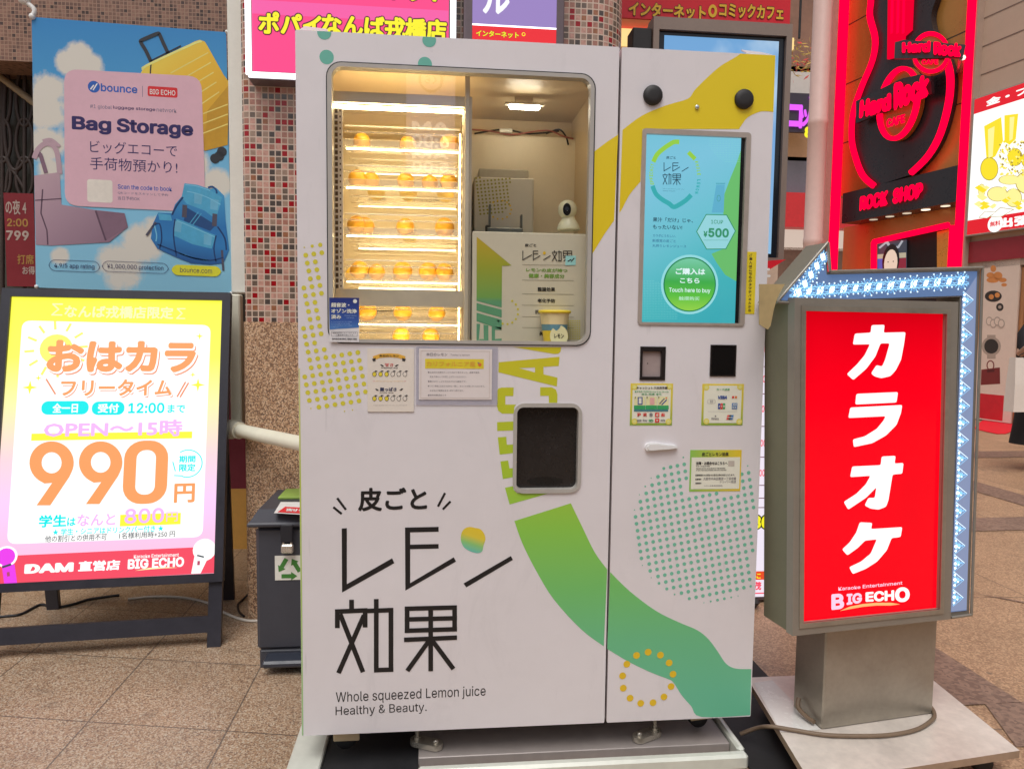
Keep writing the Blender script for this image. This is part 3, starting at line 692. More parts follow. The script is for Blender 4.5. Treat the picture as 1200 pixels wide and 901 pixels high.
mb.text(LP, '円', (204.5,566.5,228,588.5), e_o, h, .03)
mb.text(LP, '期間', (210,534,229,541.5), e_c, h, .03); mb.text(LP, '限定', (210,543.5,229,552), e_c, h, .03)
cc = LP.px(220,543,h)
for k in range(26):
    t0, t1 = R_(-110+k*9), R_(-110+(k+1)*9); mb.stroke(LP, cc+Vector((math.cos(t0), math.sin(t0)))*.056, cc+Vector((math.cos(t1), math.sin(t1)))*.056, .004, e_c, h)
mb.stroke(LP, LP.px(204,557,h), LP.px(214,557.5,h), .004, e_c, h); mb.stroke(LP, LP.px(202.5,541,h), LP.px(205.5,552,h), .004, e_c, h)
mb.build('price', dp); mb = MB()
rect(mb, LP, (141,603,211.5,614), e_y, .0015)
mb.text(LP, '学生', (46,603.5,77.5,617), e_c, h, .035); mb.text(LP, 'は', (79,606.5,88.5,616), e_c, h, .03); mb.text(LP, 'なんと', (91,602.5,135,615), e_v, h, .02)
mb.text(LP, '800', (146.5,596,192,612), e_v, .003, .02); mb.text(LP, '円', (195,600,208,610.5), e_v, .003, .0)
mb.text(LP, '★ 学生・シニアはドリンクバー付き ★', (62,619.5,191.5,622.5), e_c, h, .02); mb.text(LP, '他の割引との併用不可', (53,627.5,125,632.5), e_k, h, .008); mb.text(LP, '1名様利用時+250 円', (140,624,205,628.8), e_k, h, .008)
mb.build('small_lettering', dp); mb = MB()
mb.text(LP, 'DAM', (29,661,86,669.5), e_w, h, .05); mb.text(LP, '直営店', (92,657.5,140.5,667.5), e_w, h, .045)
mb.text(LP, 'BIG ECHO', (150,655,215.5,663.8), e_w, h, .035); mb.text(LP, 'Karaoke Entertainment', (157,649.8,209.5,651.8), e_w, h, .01)
arc = [(158,668.5),(175,665),(192,664),(209,665)]; arc2 = [(209,665),(192,665.6),(175,667),(158,668.5)]
mb.poly(LP, [[LP.px(*p, h) for p in arc+arc2[1:-1]]], e_yc, h)
mb.build('footer_lettering', dp); mb = MB()
def mic(cx, cy, r, tip, mh, mbod):
    p = LP.px(cx, cy, .0026); mb.disc(LP, p, r*.00325*1.25, e_w, .0024); mb.disc(LP, p, r*.00325, mh, .0028)
    mb.poly(LP, [[LP.px(*q, .0026) for q in tip]], mbod, .0026)
mic(7,652,10,[(2,662),(17,661),(20,683),(5,684.5)],e_m,e_m); mb.stroke(LP, LP.px(2.5,664.5,.0032), LP.px(13,661,.0032), .008, e_k, .0032); mb.stroke(LP, LP.px(9.5,670,.0032), LP.px(10,675,.0032), .010, em('lit plum', S(190,80,110), 1), .0032); mb.build('printed_microphone', dp); mb = MB(); mic(239.5,644,11,[(228,651),(243,655),(235,671.5),(224,672)],e_w,e_w)
mb.stroke(LP, LP.px(231,650.5,.0032), LP.px(239,652.5,.0032), .006, e_k, .0032)
mb.stroke(LP, LP.px(233,657,.0032), LP.px(232.5,662,.0032), .010, em('lit plum', S(190,80,110), 1), .0032)
mb.build('printed_microphone', dp)
def leg(plf, ua, ub, va, vb, th=.03):
    l = MB(); l.poly(plf, [[(ua, va), (ub, va), (ub, vb), (ua, vb)]], mk, 0, th); return l
lw = .052
leg(off(LP, -.005), -.026, -.026+lw, .0, v0).build('leg', a_s); leg(off(LP, -.005), u0-.026, u0-.026+lw, .0, v0).build('leg', a_s)
# rear legs lean the other way
r0 = Vector((-.600, 1.437, 0)); top = LP.at(-.03, v1*.93, -.04)
def rleg(du):
    l = MB(); d0 = r0+HX*du; t0 = top+HX*du
    ax = (t0-d0).normalized(); s_ = HX; f_ = ax.cross(s_)
    L = (t0-d0).length; l.box((-.026, -.012, 0), (.026, .016, L), mk, .002, (d0, s_, f_, ax)); return l
rleg(0).build('leg', a_s); rleg(-.755).build('leg', a_s)
l = MB(); l.poly(off(LP, -.005), [[(u0+.026, .064), (-.026, .064), (-.026, .128), (u0+.026, .128)]], mk, 0, .03); l.build('crossbar', a_s)
l = MB(); d0 = r0+Vector((0, 0, .10)); l.box((-.735, -.012, 0), (-.02, .014, .06), mk, .002, (d0+BK*-.02, HX, BK, Vector((0, 0, 1)))); l.build('crossbar', a_s)

# ================================================================== pedal bin behind the machine
bn = empty('pedal_bin', (-.08, .9, 0), 'dark grey pedal bin with recycling sign and padlock beside the machine', 'bin')
md = pm('dark grey plastic', A(58,60,68), .45, var=.10, bump=.1)
BY = .70; bx0, bx1 = onY(299, 700, BY).x, .07
zl = onY(291, 619, BY-.03).z
mb = MB(); mb.box((bx0+.004, BY, .075), (bx1, BY+.40, zl-.005), md, .012)
mb.box((bx0+.012, BY+.006, 0), (bx1, BY+.38, .074), md, .006); mb.build('body', bn)
mb = MB(); zt = zl+.018
mb.box((bx0-.022, BY-.025, zl), (bx1+.02, BY+.42, zt), md, .006)
y0, y1 = BY-.015, BY+.40; xx0, xx1 = bx0-.014, bx1+.012
tz = zt+.035
V = [(xx0, y0, zt), (xx1, y0, zt), (xx1, y1, zt), (xx0, y1, zt), (xx0+.02, y0+.06, tz), (xx1-.02, y0+.06, tz), (xx1-.02, y1-.02, tz), (xx0+.02, y1-.02, tz)]
mb.raw(V, [(4,5,6,7), (0,1,5,4), (1,2,6,5), (2,3,7,6), (3,0,4,7)], md); mb.build('lid', bn)
mb = MB(); sx = onY(336, 630, BY-.03).x
mb.box((sx-.022, BY-.034, zl-.055), (sx+.022, BY-.0255, zl+.012), pm('black strap', A(30,30,36), .6), .003); mb.build('strap', bn)
mb = MB(); ch = pm('padlock steel', A(196,190,180), .3, .7)
c = onY(336.5, 643, BY-.03); mb.box((c.x-.022, BY-.036, c.z-.017), (c.x+.022, BY-.014, c.z+.017), ch, .005)
mb.tube([(c.x-.014, BY-.026, c.z+.016), (c.x-.014, BY-.026, c.z+.036), (c.x-.006, BY-.026, c.z+.046), (c.x+.006, BY-.026, c.z+.046), (c.x+.014, BY-.026, c.z+.036), (c.x+.014, BY-.026, c.z+.016)], .004, ch, 8)
mb.build('padlock', bn)
BPl = Pl((0, BY-.002, 0), (1, 0, 0), (0, 0, 1)); mb = MB()
a0, b0, a1, b1 = pxr(BPl, 322, 651, 352, 679); a1 = a0+.105
mb.poly(BPl, [[(a0, b0), (a1, b0), (a1, b1), (a0, b1)]], pm('label white', A(214,220,200), .5), .0006, .001)
lg = pm('recycling green', A(62,120,52), .5); cx, cy = (a0+a1)/2, (b0+b1)/2-.004
for k in range(3):
    t = R_(90+120*k); P = [Vector((cx+.040*math.cos(t+s_), cy+.040*math.sin(t+s_))) for s_ in (R_(14), R_(-14))]
    e = Vector((cx+.040*math.cos(t+R_(106)), cy+.040*math.sin(t+R_(106)))); s0 = Vector((cx+.040*math.cos(t+R_(14)), cy+.040*math.sin(t+R_(14))))
    mid = s0.lerp(e, .62); dd = (e-s0).normalized(); nn = Vector((-dd.y, dd.x))
    mb.stroke(BPl, s0, mid, .016, lg, .0012)
    mb.poly(BPl, [[mid+nn*.016, mid-nn*.016, mid+dd*.022]], lg, .0014)
mb.build('recycling_label', bn)
mb = MB(); p0 = onY(308, 777, BY-.05)
mb.box((p0.x, BY-.075, .035), (bx1-.03, BY+.01, .062), pm('black pedal', A(48,52,62), .35), .008); mb.build('pedal', bn)
gb = MB(); gb.box((xx0+.058, BY+.20, tz+.001), (xx1-.02, BY+.36, tz+.009), pm('green board', A(132,160,74), .6, var=.15), .001)
tag(gb.build('green_board', None, (-.1, BY+.3, tz)), 'green board lying on the lid of the dark bin', 'board')
rl = MB(); rr_ = A(206,36,48); zz_ = tz+.0015
pA, pB, pC, pD = onZ(321, 601, zz_), onZ(356, 603, zz_), onZ(362, 588, zz_), onZ(329, 588, zz_)
rl.face([pA, pB, pC, pD], pm('leaflet white', A(222,214,208), .5))
TP = Pl(pA+Vector((0, 0, .001)), pB-pA, pD-pA); rl.poly(TP, [[(.012, .012), (.16, .012), (.17, .10), (.03, .10)]], pm('leaflet red', rr_, .45), .0005)
rl.textp(TP, '割引', (.04, .03, .13, .075), pm('leaflet white', None), .001, .03)
tag(rl.build('leaflet', None, tuple(pA)), 'red and white leaflet lying on the front of the bin lid', 'leaflet')
# cables on the floor
cb = MB(); wc = pm('white cable', A(206,200,190), .5)
cb.tube(smooth([onZ(x, y, .010) for x, y in ((150,702),(180,699),(215,700),(243,706),(262,717),(285,726),(305,727),(345,722))], 6), .006, wc, 8)
tag(cb.build('cable', None, tuple(onZ(243, 706, 0))), 'white cable on the paving running from the price sign to the bin', 'cable')
cb = MB(); kc = pm('black cable', A(30,30,34), .5)
cb.tube(smooth([onZ(x, y, .010) for x, y in ((-60,728),(5,722),(25,719),(48,708),(62,712),(85,708),(105,702),(140,697))], 6), .006, kc, 8)
tag(cb.build('cable', None, tuple(onZ(60, 712, 0))), 'black cable lying on the paving under the price sign', 'cable')
cb = MB(); cb.tube(smooth([onZ(x, y, .01) for x, y in ((286,722),(280,716),(279,708),(285,702))]+[Vector((-.49, 1.42, .05))], 6), .005, kc, 8)
tag(cb.build('cable', None, tuple(onZ(282, 716, 0))), 'short black cable curling at the foot of the granite column', 'cable')

# ================================================================== juice vending machine
W_, H_, ZB, DP = 1.333, 1.95, .13, .62
FP = Pl((0, 0, ZB), (1, 0, 0), (0, 0, 1))
vm = empty('vending_machine', (W_/2, .3, .045), 'white lemon juice vending machine with lit fruit window and touch screen', 'vending machine')
m_wh = pm('machine white', A(203,199,202,1.36), .33, var=.035, scale=2.2, coat=.15)
m_wh2 = pm('machine white edge', A(200,192,192,1.25), .4, var=.04)
m_gr = pm('grey trim', A(160,156,150), .4, .0, var=.06)
m_dk = pm('dark gap', (.02, .02, .022), .7)
sA = (FP.px(727.5, 56).x+FP.px(709.5, 845).x)/2           # seam between the two doors
win = (383, 72.5, 691, 404.5); WR = .035
port = (602, 472.5, 680.5, 577.5); PRr = .03
# cabinet shell
mb = MB()
mb.box((.004, .034, ZB+.01), (.024, DP, ZB+H_-.012), m_wh2, .003); mb.box((W_-.024, .034, ZB+.01), (W_-.004, DP, ZB+H_-.012), m_wh2, .003)
mb.box((.0245, DP-.02, ZB+.01), (W_-.0245, DP, ZB+H_-.034), m_wh2); mb.box((.0245, .034, ZB+H_-.033), (W_-.0245, DP, ZB+H_-.012), m_wh2, .002)
mb.box((.0245, .034, ZB+.01), (W_-.0245, DP-.0205, ZB+.03), m_wh2); mb.box((sA-.02, .034, ZB+.031), (sA+.02, DP-.021, ZB+H_-.034), m_dk)  # centre partition coloured dark to paint the shade in the door seam
mb.build('cabinet', vm)
# left door
a0, b0, a1, b1 = pxr(FP, *win); c0_, d0_, c1_, d1_ = pxr(FP, *port)
wl_ = rrect(a0+.006, b0+.006, a1-.006, b1-.006, WR); pl_ = rrect(c0_+.006, d0_+.006, c1_-.006, d1_-.006, PRr)
mb = MB(); mb.poly(FP, [rrect(0, 0, sA-.0035, H_, .004, 3), wl_, pl_], m_wh, 0, .030, m_wh2)
door = mb.build('door', vm)
tag(door, 'wide left door with the fruit window and cup opening')
# right door
sc0 = pxr(FP, 752.6, 150.8, 871.9, 382.2); a_, b_, c_, d_ = sc0
scr = rrect(a_+.006, b_+.006, c_-.006, d_-.006, .008, 3)
cr1 = pxr(FP, 750.3, 406, 779, 445.5); cr2 = pxr(FP, 832.6, 404, 861.5, 441)
hole = lambda r: [(r[0], r[1]), (r[2], r[1]), (r[2], r[3]), (r[0], r[3])]
mb = MB(); mb.poly(FP, [rrect(sA+.0035, 0, W_, H_, .004, 3), scr, hole(cr1), hole(cr2)], m_wh, 0, .030, m_wh2)
door2 = mb.build('door', vm); tag(door2, 'narrow right door with the touch screen')
for x0, x1, z in ((.012, .085, 0), (W_-.085, W_-.010, 0)):
    mb = MB()
    mb.raw([(x0, .002, ZB+H_+.001), (x1, .002, ZB+H_+.001), (x1-.01, .05, ZB+H_+.022), (x0+.004, .05, ZB+H_+.026), (x0, .004, ZB+H_+.004), (x1, .004, ZB+H_+.003), (x1-.01, .05, ZB+H_+.026), (x0+.004, .05, ZB+H_+.030)],
           [(3,2,1,0), (4,5,6,7), (0,1,5,4), (1,2,6,5), (2,3,7,6), (3,0,4,7)], m_wh2)
    mb.build('corner_bracket', vm)

# ---- printed graphics on the doors (flat film)
g_band = grad('printed lemon gradient', (0, 0, 1), ZB, ZB+H_, [(.04, A(98,176,142)), (.13, A(100,176,128)), (.21, A(108,180,100)), (.30, A(128,186,72)), (.40, A(158,184,48)), (.55, A(188,182,42)), (.68, A(206,182,30)), (.9, A(214,188,28))], 0, .35)
m_teal = pm('print teal', A(96,166,150), .35, var=.05); m_teal2 = pm('print teal green', A(104,176,150), .35, var=.05)
m_oliv = pm('print lime yellow', A(196,188,60), .35, var=.05); m_ylw = pm('print yellow', A(212,176,40), .35, var=.05)
m_blk = pm('print near black', A(24,22,23), .45, var=.1)
def split(pts, seam, m, hh):
    mb_.ppoly(FP, pts, m, hh)
mb_ = MB()
# upper band: left door part / right door part
mb_.ppoly(FP, [(693.5,180),(700,175),(712,166),(724.4,158.0),(719.6,258.5),(708,275),(700,288),(692,301)], g_band, .0005)
up = smooth([(729.6,152.5),(752,136),(780,124),(806,116),(814,106),(828,92),(844,78),(860,68.5),(868,63.2)], 4)
lo = smooth([(906.4,131.5),(896,130.6),(888,132),(876,138),(869,147),(866,151.5)], 4)
lw_ = smooth([(750.5,213),(738,228),(730,243),(725.8,250)], 3)
mb_.ppoly(FP, [tuple(p) for p in up]+[(908.6,65.2)]+[tuple(p) for p in lo]+[(753,151.5)]+[tuple(p) for p in lw_], g_band, .0005)
mb_.build('printed_band', door2); mb_ = MB()
# lower band
L1 = smooth([(602.8,610.3),(612,636),(628,668),(649,702),(681,737),(707.6,757)], 4)
U1 = smooth([(711.6,667),(697,647),(681,614.5),(668.9,589.5)], 4)
mb_.ppoly(FP, [tuple(p) for p in L1]+[tuple(p) for p in U1], g_band, .0005)
U2 = smooth([(715,670),(738,692.5),(768,715),(794.6,728.4),(817,738),(830.6,749),(842,764.4),(849.5,775.7),(857,781.4),(866.5,783.5),(880.4,783.5)], 4)
L2 = smooth([(879.2,837.6),(822,839.6),(810,827),(798.4,813.6),(789,799),(781.4,794.7),(764,788),(738,775.7),(711.6,760)], 4)
mb_.ppoly(FP, [tuple(p) for p in U2]+[tuple(p) for p in L2], g_band, .0005)
mb_.build('printed_band', door); mb_ = MB()
# EFFICACY letters round the lemon
s1 = lambda x, y: (570+x/8.19, 390+y/8.19); s2 = lambda x, y: (570+x/6.436, 480+y/6.436)
P1 = lambda *p: [s1(*q) for q in p]; P2 = lambda *p: [s2(*q) for q in p]
mb_.ppoly(FP, P1((255,136),(718,138),(712,180),(690,200),(650,203)), g_band, .0005)
A_o = [FP.px(*q) for q in P1((118,282),(702,230),(694,318),(548,326),(548,398),(682,430),(676,514),(115,378))]
A_i = [FP.px(*q) for q in P1((312,338),(466,332),(466,380))]
mb_.poly(FP, [A_o, A_i], g_band, .0005)
mb_.ppoly(FP, P1((150,524),(262,524),(258,606),(182,606),(182,688),(284,688),(268,710),(264,774),(150,774),(112,745),(98,690),(96,570),(115,535)), g_band, .0005)
mb_.ppoly(FP, P1((516,522),(625,522),(668,545),(682,590),(680,671),(600,671),(598,604),(516,604)), g_band, .0005)
mb_.ppoly(FP, P2((80,94),(206,88),(206,156),(82,160)), g_band, .0005)
mb_.ppoly(FP, P2((86,208),(150,204),(154,264),(204,262),(204,326),(100,338)), g_band, .0005)
mb_.ppoly(FP, P2((106,390),(164,382),(174,442),(200,440),(202,508),(124,522)), g_band, .0005)
mb_.ppoly(FP, P2((140,588),(200,576),(206,604),(230,628),(470,630),(175,714)), g_band, .0005)
mb_.build('printed_letters', door); mb_ = MB()
# dot screens
def grid(c, R, x0, y0, e1, e2, r, m, ok, sq=1.0):
    for i in range(-40, 41):
        for j in range(-40, 41):
            x = x0+e1[0]*i+e2[0]*j; y = y0+e1[1]*i+e2[1]*j
            d = math.hypot(x-c[0], (y-c[1])*sq)
            if d > R+1 or not ok(x, y): continue
            rr = r if d < R-2 else r*max(.3, (R+1-d)/3)
            mb_.disc(FP, FP.px(x, y), FP_S*rr, m, .0005, 10)
FP_S = (FP.px(600, 450).x-FP.px(599, 450).x)
grid((392,383), 99, 365.5, 336, (9.4,-1.45), (1.8,9.2), 2.75, m_oliv, lambda x, y: x > 355.5 and not (378 < x < 697 and y < 409.5) and not (428.5 < x < 487 and y < 484) and x < 500 and not (488 < x < 585 and y < 476))
mb_.build('printed_dots', door); mb_ = MB()
grid((828,618), 87, 777.8, 548.7, (8.0,-1.6), (1.15,8.1), 2.35, m_teal2, lambda x, y: x < 885.5-(y-530)*.022 and not (804.5 < x < 869 and 524 < y < 577.5))
mb_.build('printed_dots', door2); mb_ = MB()
for x, y in ((157,538),(195,547),(222,571),(234,606),(228,644),(206,676),(172,694),(134,696),(101,680),(80,649),(78,611),(91,575),(121,548)):
    mb_.disc(FP, FP.px(700+x/2.642, 560+y/2.642), FP_S*4.3, m_ylw, .001, 16)
mb_.build('printed_ring', door2); mb_ = MB()
def cdisc(x, y, r, cut):   # dot cut by a panel edge
    c = FP.px(x, y); pts = []
    for k in range(40):
        t = 2*math.pi*k/40; p = Vector((c.x+FP_S*r*math.cos(t), c.y+FP_S*r*math.sin(t))); pts.append(cut(p))
    mb_.poly(FP, [pts], m_teal, .0005); mb_.build('printed_dot', door); mb_.__init__()
topz = H_-.0006
cdisc(380, 38.5, 7.6, lambda p: Vector((p.x, min(p.y, topz)))); cdisc(503, 47.5, 7.6, lambda p: Vector((p.x, min(p.y, topz))))
mb_.disc(FP, FP.px(382.8, 67.3), FP_S*7.8, m_teal, .0005); mb_.build('printed_dot', door); mb_ = MB(); cdisc(498, 75.5, 7.8, lambda p: Vector((p.x, max(p.y, b1+.0005))))
g_edge = grad('printed edge green', (0, 0, 1), ZB, ZB+1.2, [(0, A(140,180,130)), (.6, A(170,186,70)), (1, A(206,196,160))], 0, .4)
mb_.poly(FP, [[(.0005, .002), (.0042, .002), (.0042, 1.05), (.0005, 1.05)]], g_edge, .0005)
mb_.build('printed_edge', door)
# ---- logo lettering
mb = MB(); h = .0006
q5 = lambda x, y: FP.px(260+x/2.642, 560+y/2.642, h)
_k = [0]
def lay(): _k[0] += 1; return 3e-5*(_k[0] % 40)        # crossing strokes never share a plane
def bar(a, b_, wd=15.5): mb.stroke(FP, q5(*a), q5(*b_), FP_S*wd/2.642, m_blk, h+lay())
def pg(*p): mb.poly(FP, [[q5(*q) for q in p]], m_blk, h)
mb.text(FP, '皮ごと', (419.5,571.5,500.5,598), m_blk, h, .032)
for a, b_, wd in (((357,62),(384,98),7), ((345,90),(371,111),7), ((691,46),(669,88),7), ((708,72),(684,97),7)): bar(a, b_, wd)
pg((371,156),(387,155),(387,328),(527,248),(534,263),(372,354))
pg((567,153),(671,151),(671,166),(583,168),(583,206),(671,204),(671,218),(583,220),(583,325),(718,245),(725,258),(568,348))
pg((748,326),(895,241),(901,253),(757,338))
for a, b_ in (((350,413),(451,409)), ((357.5,416),(357.5,464)), ((443.5,412),(443.5,462)), ((401.5,376),(401.5,412)), ((366,420),(437,600)), ((440,424),(361,603)),
              ((478,374),(478,601)), ((445,411),(531,408)), ((523.5,404),(523.5,599)), ((471,594),(531,592)),
              ((566,404),(728,400)), ((573.5,400),(573.5,479)), ((720.5,400),(720.5,473)), ((566,437),(728,433)), ((566,472),(728,467)), ((646.5,404),(646.5,597)),
              ((564,500),(728,493)), ((641,503),(574,596)), ((652,503),(717,590))): bar(a, b_, 14.5)
mb.build('lettering', door); mb = MB()
mb.text(FP, 'Whole squeezed Lemon juice', (393.5,810.5,569,818.5), m_blk, h, .0, rise=.006); mb.text(FP, 'Healthy & Beauty.', (393.2,827.5,500,836), m_blk, h, .0, rise=.006)
mb.build('lettering', door); mb = MB()
g_lem = grad('printed little lemon', (.35, 0, 1), FP.at(*FP.px(555,648)).z+.35*FP.at(*FP.px(555,648)).x, FP.at(*FP.px(555,618)).z+.35*FP.at(*FP.px(555,618)).x, [(0, A(92,178,170)), (.35, A(130,184,110)), (.65, A(204,186,60)), (1, A(226,184,50))], 0, .35)
lem = smooth([(742,170),(752,156),(768,151),(784,154),(800,158),(812,172),(816,190),(810,208),(806,226),(794,232),(780,230),(764,224),(748,212),(740,192)], 3, True)
mb.poly(FP, [[q5(*p) for p in lem]], g_lem, h)
mb.build('printed_lemon', door)

# ---- fruit window: trim, pane, blue sticker
mb = MB(); frame(mb, FP, win, (388.5,77.5,686.5,400.5), m_gr, .006, .03, WR+.004, WR-.008); frame(mb, FP, (381.8,71.3,692.2,405.7), win, m_dk, .0012, .001, WR+.006, WR+.004); mb.build('window_trim', vm)
mb = MB(); Q = off(FP, -.012); rect(mb, Q, (384,74,690,403.5), glass('window glass', (.985, .985, .97), 1.15), 0); mb.build('window_pane', vm)
# cup opening: trim ring, recess, dark flap
mb = MB(); frame(mb, FP, port, (606.2,477.3,676.5,573), m_gr, .005, .03, PRr+.002, PRr-.012)
mb.build('cup_opening_trim', vm)
mb = MB(); mp = pm('smoked black plastic', (.018, .016, .016), .22, var=.2, spec=.6)
rect(mb, off(FP, -.020), (604,475,678,575), mp, 0, .004)
cc = FP.px(640, 565.5); mb.disc(off(FP, -.020), cc, FP_S*22, pm('flap ellipse', (.010, .010, .010), .3), .0006, 24, FP_S*5)
mb.build('cup_flap', vm)

# ---- inside the window
m_in = pm('cream liner', A(200,180,146,1.2), .45, var=.04); m_al = pm('brushed frame', A(186,178,160), .35, .25, var=.06)
m_ws = pm('shelf white', (.80, .76, .68), .4, var=.04); m_ac = acrylic('clear acrylic', (.9, .86, .78), .14); m_acl = acrylic('acrylic lip', (.95, .9, .8), .26)
LED = (1.0, .76, .38); e_led = em('warm led', LED, 40.0); e_led2 = em('warm led soft', (1.0, .74, .36), 7.0)
ix0, ix1, iz0, iz1, iyB = .028, sA-.024, ZB+1.075, ZB+H_-.036, .585
mb = MB()
mb.box((ix0, iyB-.008, iz0), (ix1, iyB, iz1), m_in); mb.box((ix0-.002, .034, iz0), (ix0+.004, iyB-.009, iz1), m_in); mb.box((ix1-.006, .034, iz0), (ix1, iyB-.009, iz1), m_in)
mb.box((ix0+.005, .034, iz0-.008), (ix1-.007, iyB-.009, iz0), m_in); mb.box((ix0+.005, .034, iz1-.012), (ix1-.007, iyB-.009, iz1-.006), m_in)
mb.build('inner_liner', vm)
YC = .10; CP = Pl((0, YC, 0), (1, 0, 0), (0, 0, 1))
mb = MB()
def loop(bx): r = pxr(CP, *bx); return [(r[0], r[1]), (r[2], r[1]), (r[2], r[3]), (r[0], r[3])]
mb.poly(CP, [loop((378,106,551,410)), loop((388.6,119,543,341)), loop((388.6,358,543,403))], m_al, 0, .012)
o0 = pxr(CP, 378,106,551,410); op1 = pxr(CP, 388.6,119,543,341); op2 = pxr(CP, 388.6,358,543,403)
mb.box((o0[2]-.012, YC+.013, iz0+.001), (o0[2], iyB-.01, o0[3]), m_in)                                  # right cheek
mb.box((ix0+.006, YC+.013, o0[3]-.006), (o0[2]-.013, iyB-.01, o0[3]), m_ac)                                # roof of the cabinet
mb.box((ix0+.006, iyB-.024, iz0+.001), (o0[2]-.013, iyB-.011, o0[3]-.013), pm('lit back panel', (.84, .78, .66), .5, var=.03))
mb.build('fruit_cabinet', vm)
post = MB(); post.box((CP.px(545,100).x, YC-.02, iz0+.001), (CP.px(550.5,100).x, YC-.001, iz1-.013), m_al, .002); post.build('post', vm)
# racks with slots on the side walls
rk = MB(); ms = pm('rack slot', (.10, .06, .03), .6)
for xx in (ix0+.012, o0[2]-.022):
    for yy in (.14, .40):
        rk.box((xx-.004, yy, iz0+.01), (xx+.006, yy+.03, o0[3]-.03), m_al, .001)
        z = iz0+.03
        while z < o0[3]-.06:
            rk.box((xx-.006, yy+.008, z), (xx+.0075, yy+.022, z+.014), ms); z += .026
rk.build('shelf_rack', vm)
# shelves with clear lips and warm light strips
YO = .20
rows = [(167, [424, 478, 527], None), (211.5, [419, 434.5, 475.5, 504, 526], [441, 478.5, 522]), (266, [418, 428, 475, 521], [480.5]), (318, [421, 441.5, 472, 502, 521], [470, 415]), (366, [430, 472, 512], None), (393, [470, 505], None)]
m_or = {}
def fruit(name, c1, c2):
    m, nt, b = _new(name)
    tc = N(nt, 'ShaderNodeTexCoord'); n1 = N(nt, 'ShaderNodeTexNoise', Scale=14.0, Detail=3.0); nt.links.new(tc.outputs['Object'], n1.inputs['Vector'])
    nt.links.new(ramp(nt, n1.outputs[0], [(.3, c1), (.7, c2)]), b.inputs['Base Color']); b.inputs['Roughness'].default_value = .32
    n2 = N(nt, 'ShaderNodeTexNoise', Scale=260.0, Detail=1.0); nt.links.new(tc.outputs['Object'], n2.inputs['Vector'])
    bp = N(nt, 'ShaderNodeBump', Strength=.3, Distance=.002); nt.links.new(n2.outputs[0], bp.inputs['Height']); nt.links.new(bp.outputs[0], b.inputs['Normal'])
    return m
F_o = fruit('orange peel', (.54, .25, .016), (.66, .37, .035)); F_y = fruit('yellow peel', (.70, .46, .04), (.76, .56, .08))
FR = .0285
fr_mesh = {}
def fruit_at(p, mat, rot, label, group):
    key = mat.name
    if key not in fr_mesh:
        mb = MB(); mb.lathe((0, 0, 0), [(0, -FR*1.02), (.006, -FR*.985)]+[(FR*math.sin(t), -FR*math.cos(t)) for t in [R_(22+136*i/11) for i in range(12)]]+[(.006, FR*.99), (.0035, FR*1.0), (0, FR*.97)], mat, 18)
        o = mb.build('orange' if mat is F_o else 'lemon', None); fr_mesh[key] = o.data; first = o
    else:
        first = bpy.data.objects.new('orange' if mat is F_o else 'lemon', fr_mesh[key]); COL.objects.link(first)
    first.location = p; first.rotation_euler = rot; s_ = random.uniform(.88, 1.06); first.scale = (s_, s_, s_*random.uniform(.92, 1.06)); first.location.z -= FR*(1-s_)
    return tag(first, label, 'fruit', group)
rown = ['top', 'second', 'third', 'fourth', 'fifth', 'lowest']; xn = ['nearest the blue sticker side', 'second from the slotted rack', 'midway along its row', 'second from the grey post', 'nearest the grey post']
SX0 = onY(403, 200, .128).x; rf = MB(); c0x, c1x = onY(389.5, 200, .118).x, onY(402, 200, .118).x; rf.box((c0x, .115, iz0+.004), (c1x, .119, o0[3]-.014), m_ws)
zz_ = iz0+.02
while zz_ < o0[3]-.05:
    rf.box((c0x+.008, .1135, zz_), (c0x+.016, .1148, zz_+.011), ms); rf.box((c0x+.021, .1135, zz_+.004), (c0x+.025, .1148, zz_+.009), ms); zz_ += .0165
rf.build('shelf_rack', vm)
strip = MB(); sh_i = 0
zs = []
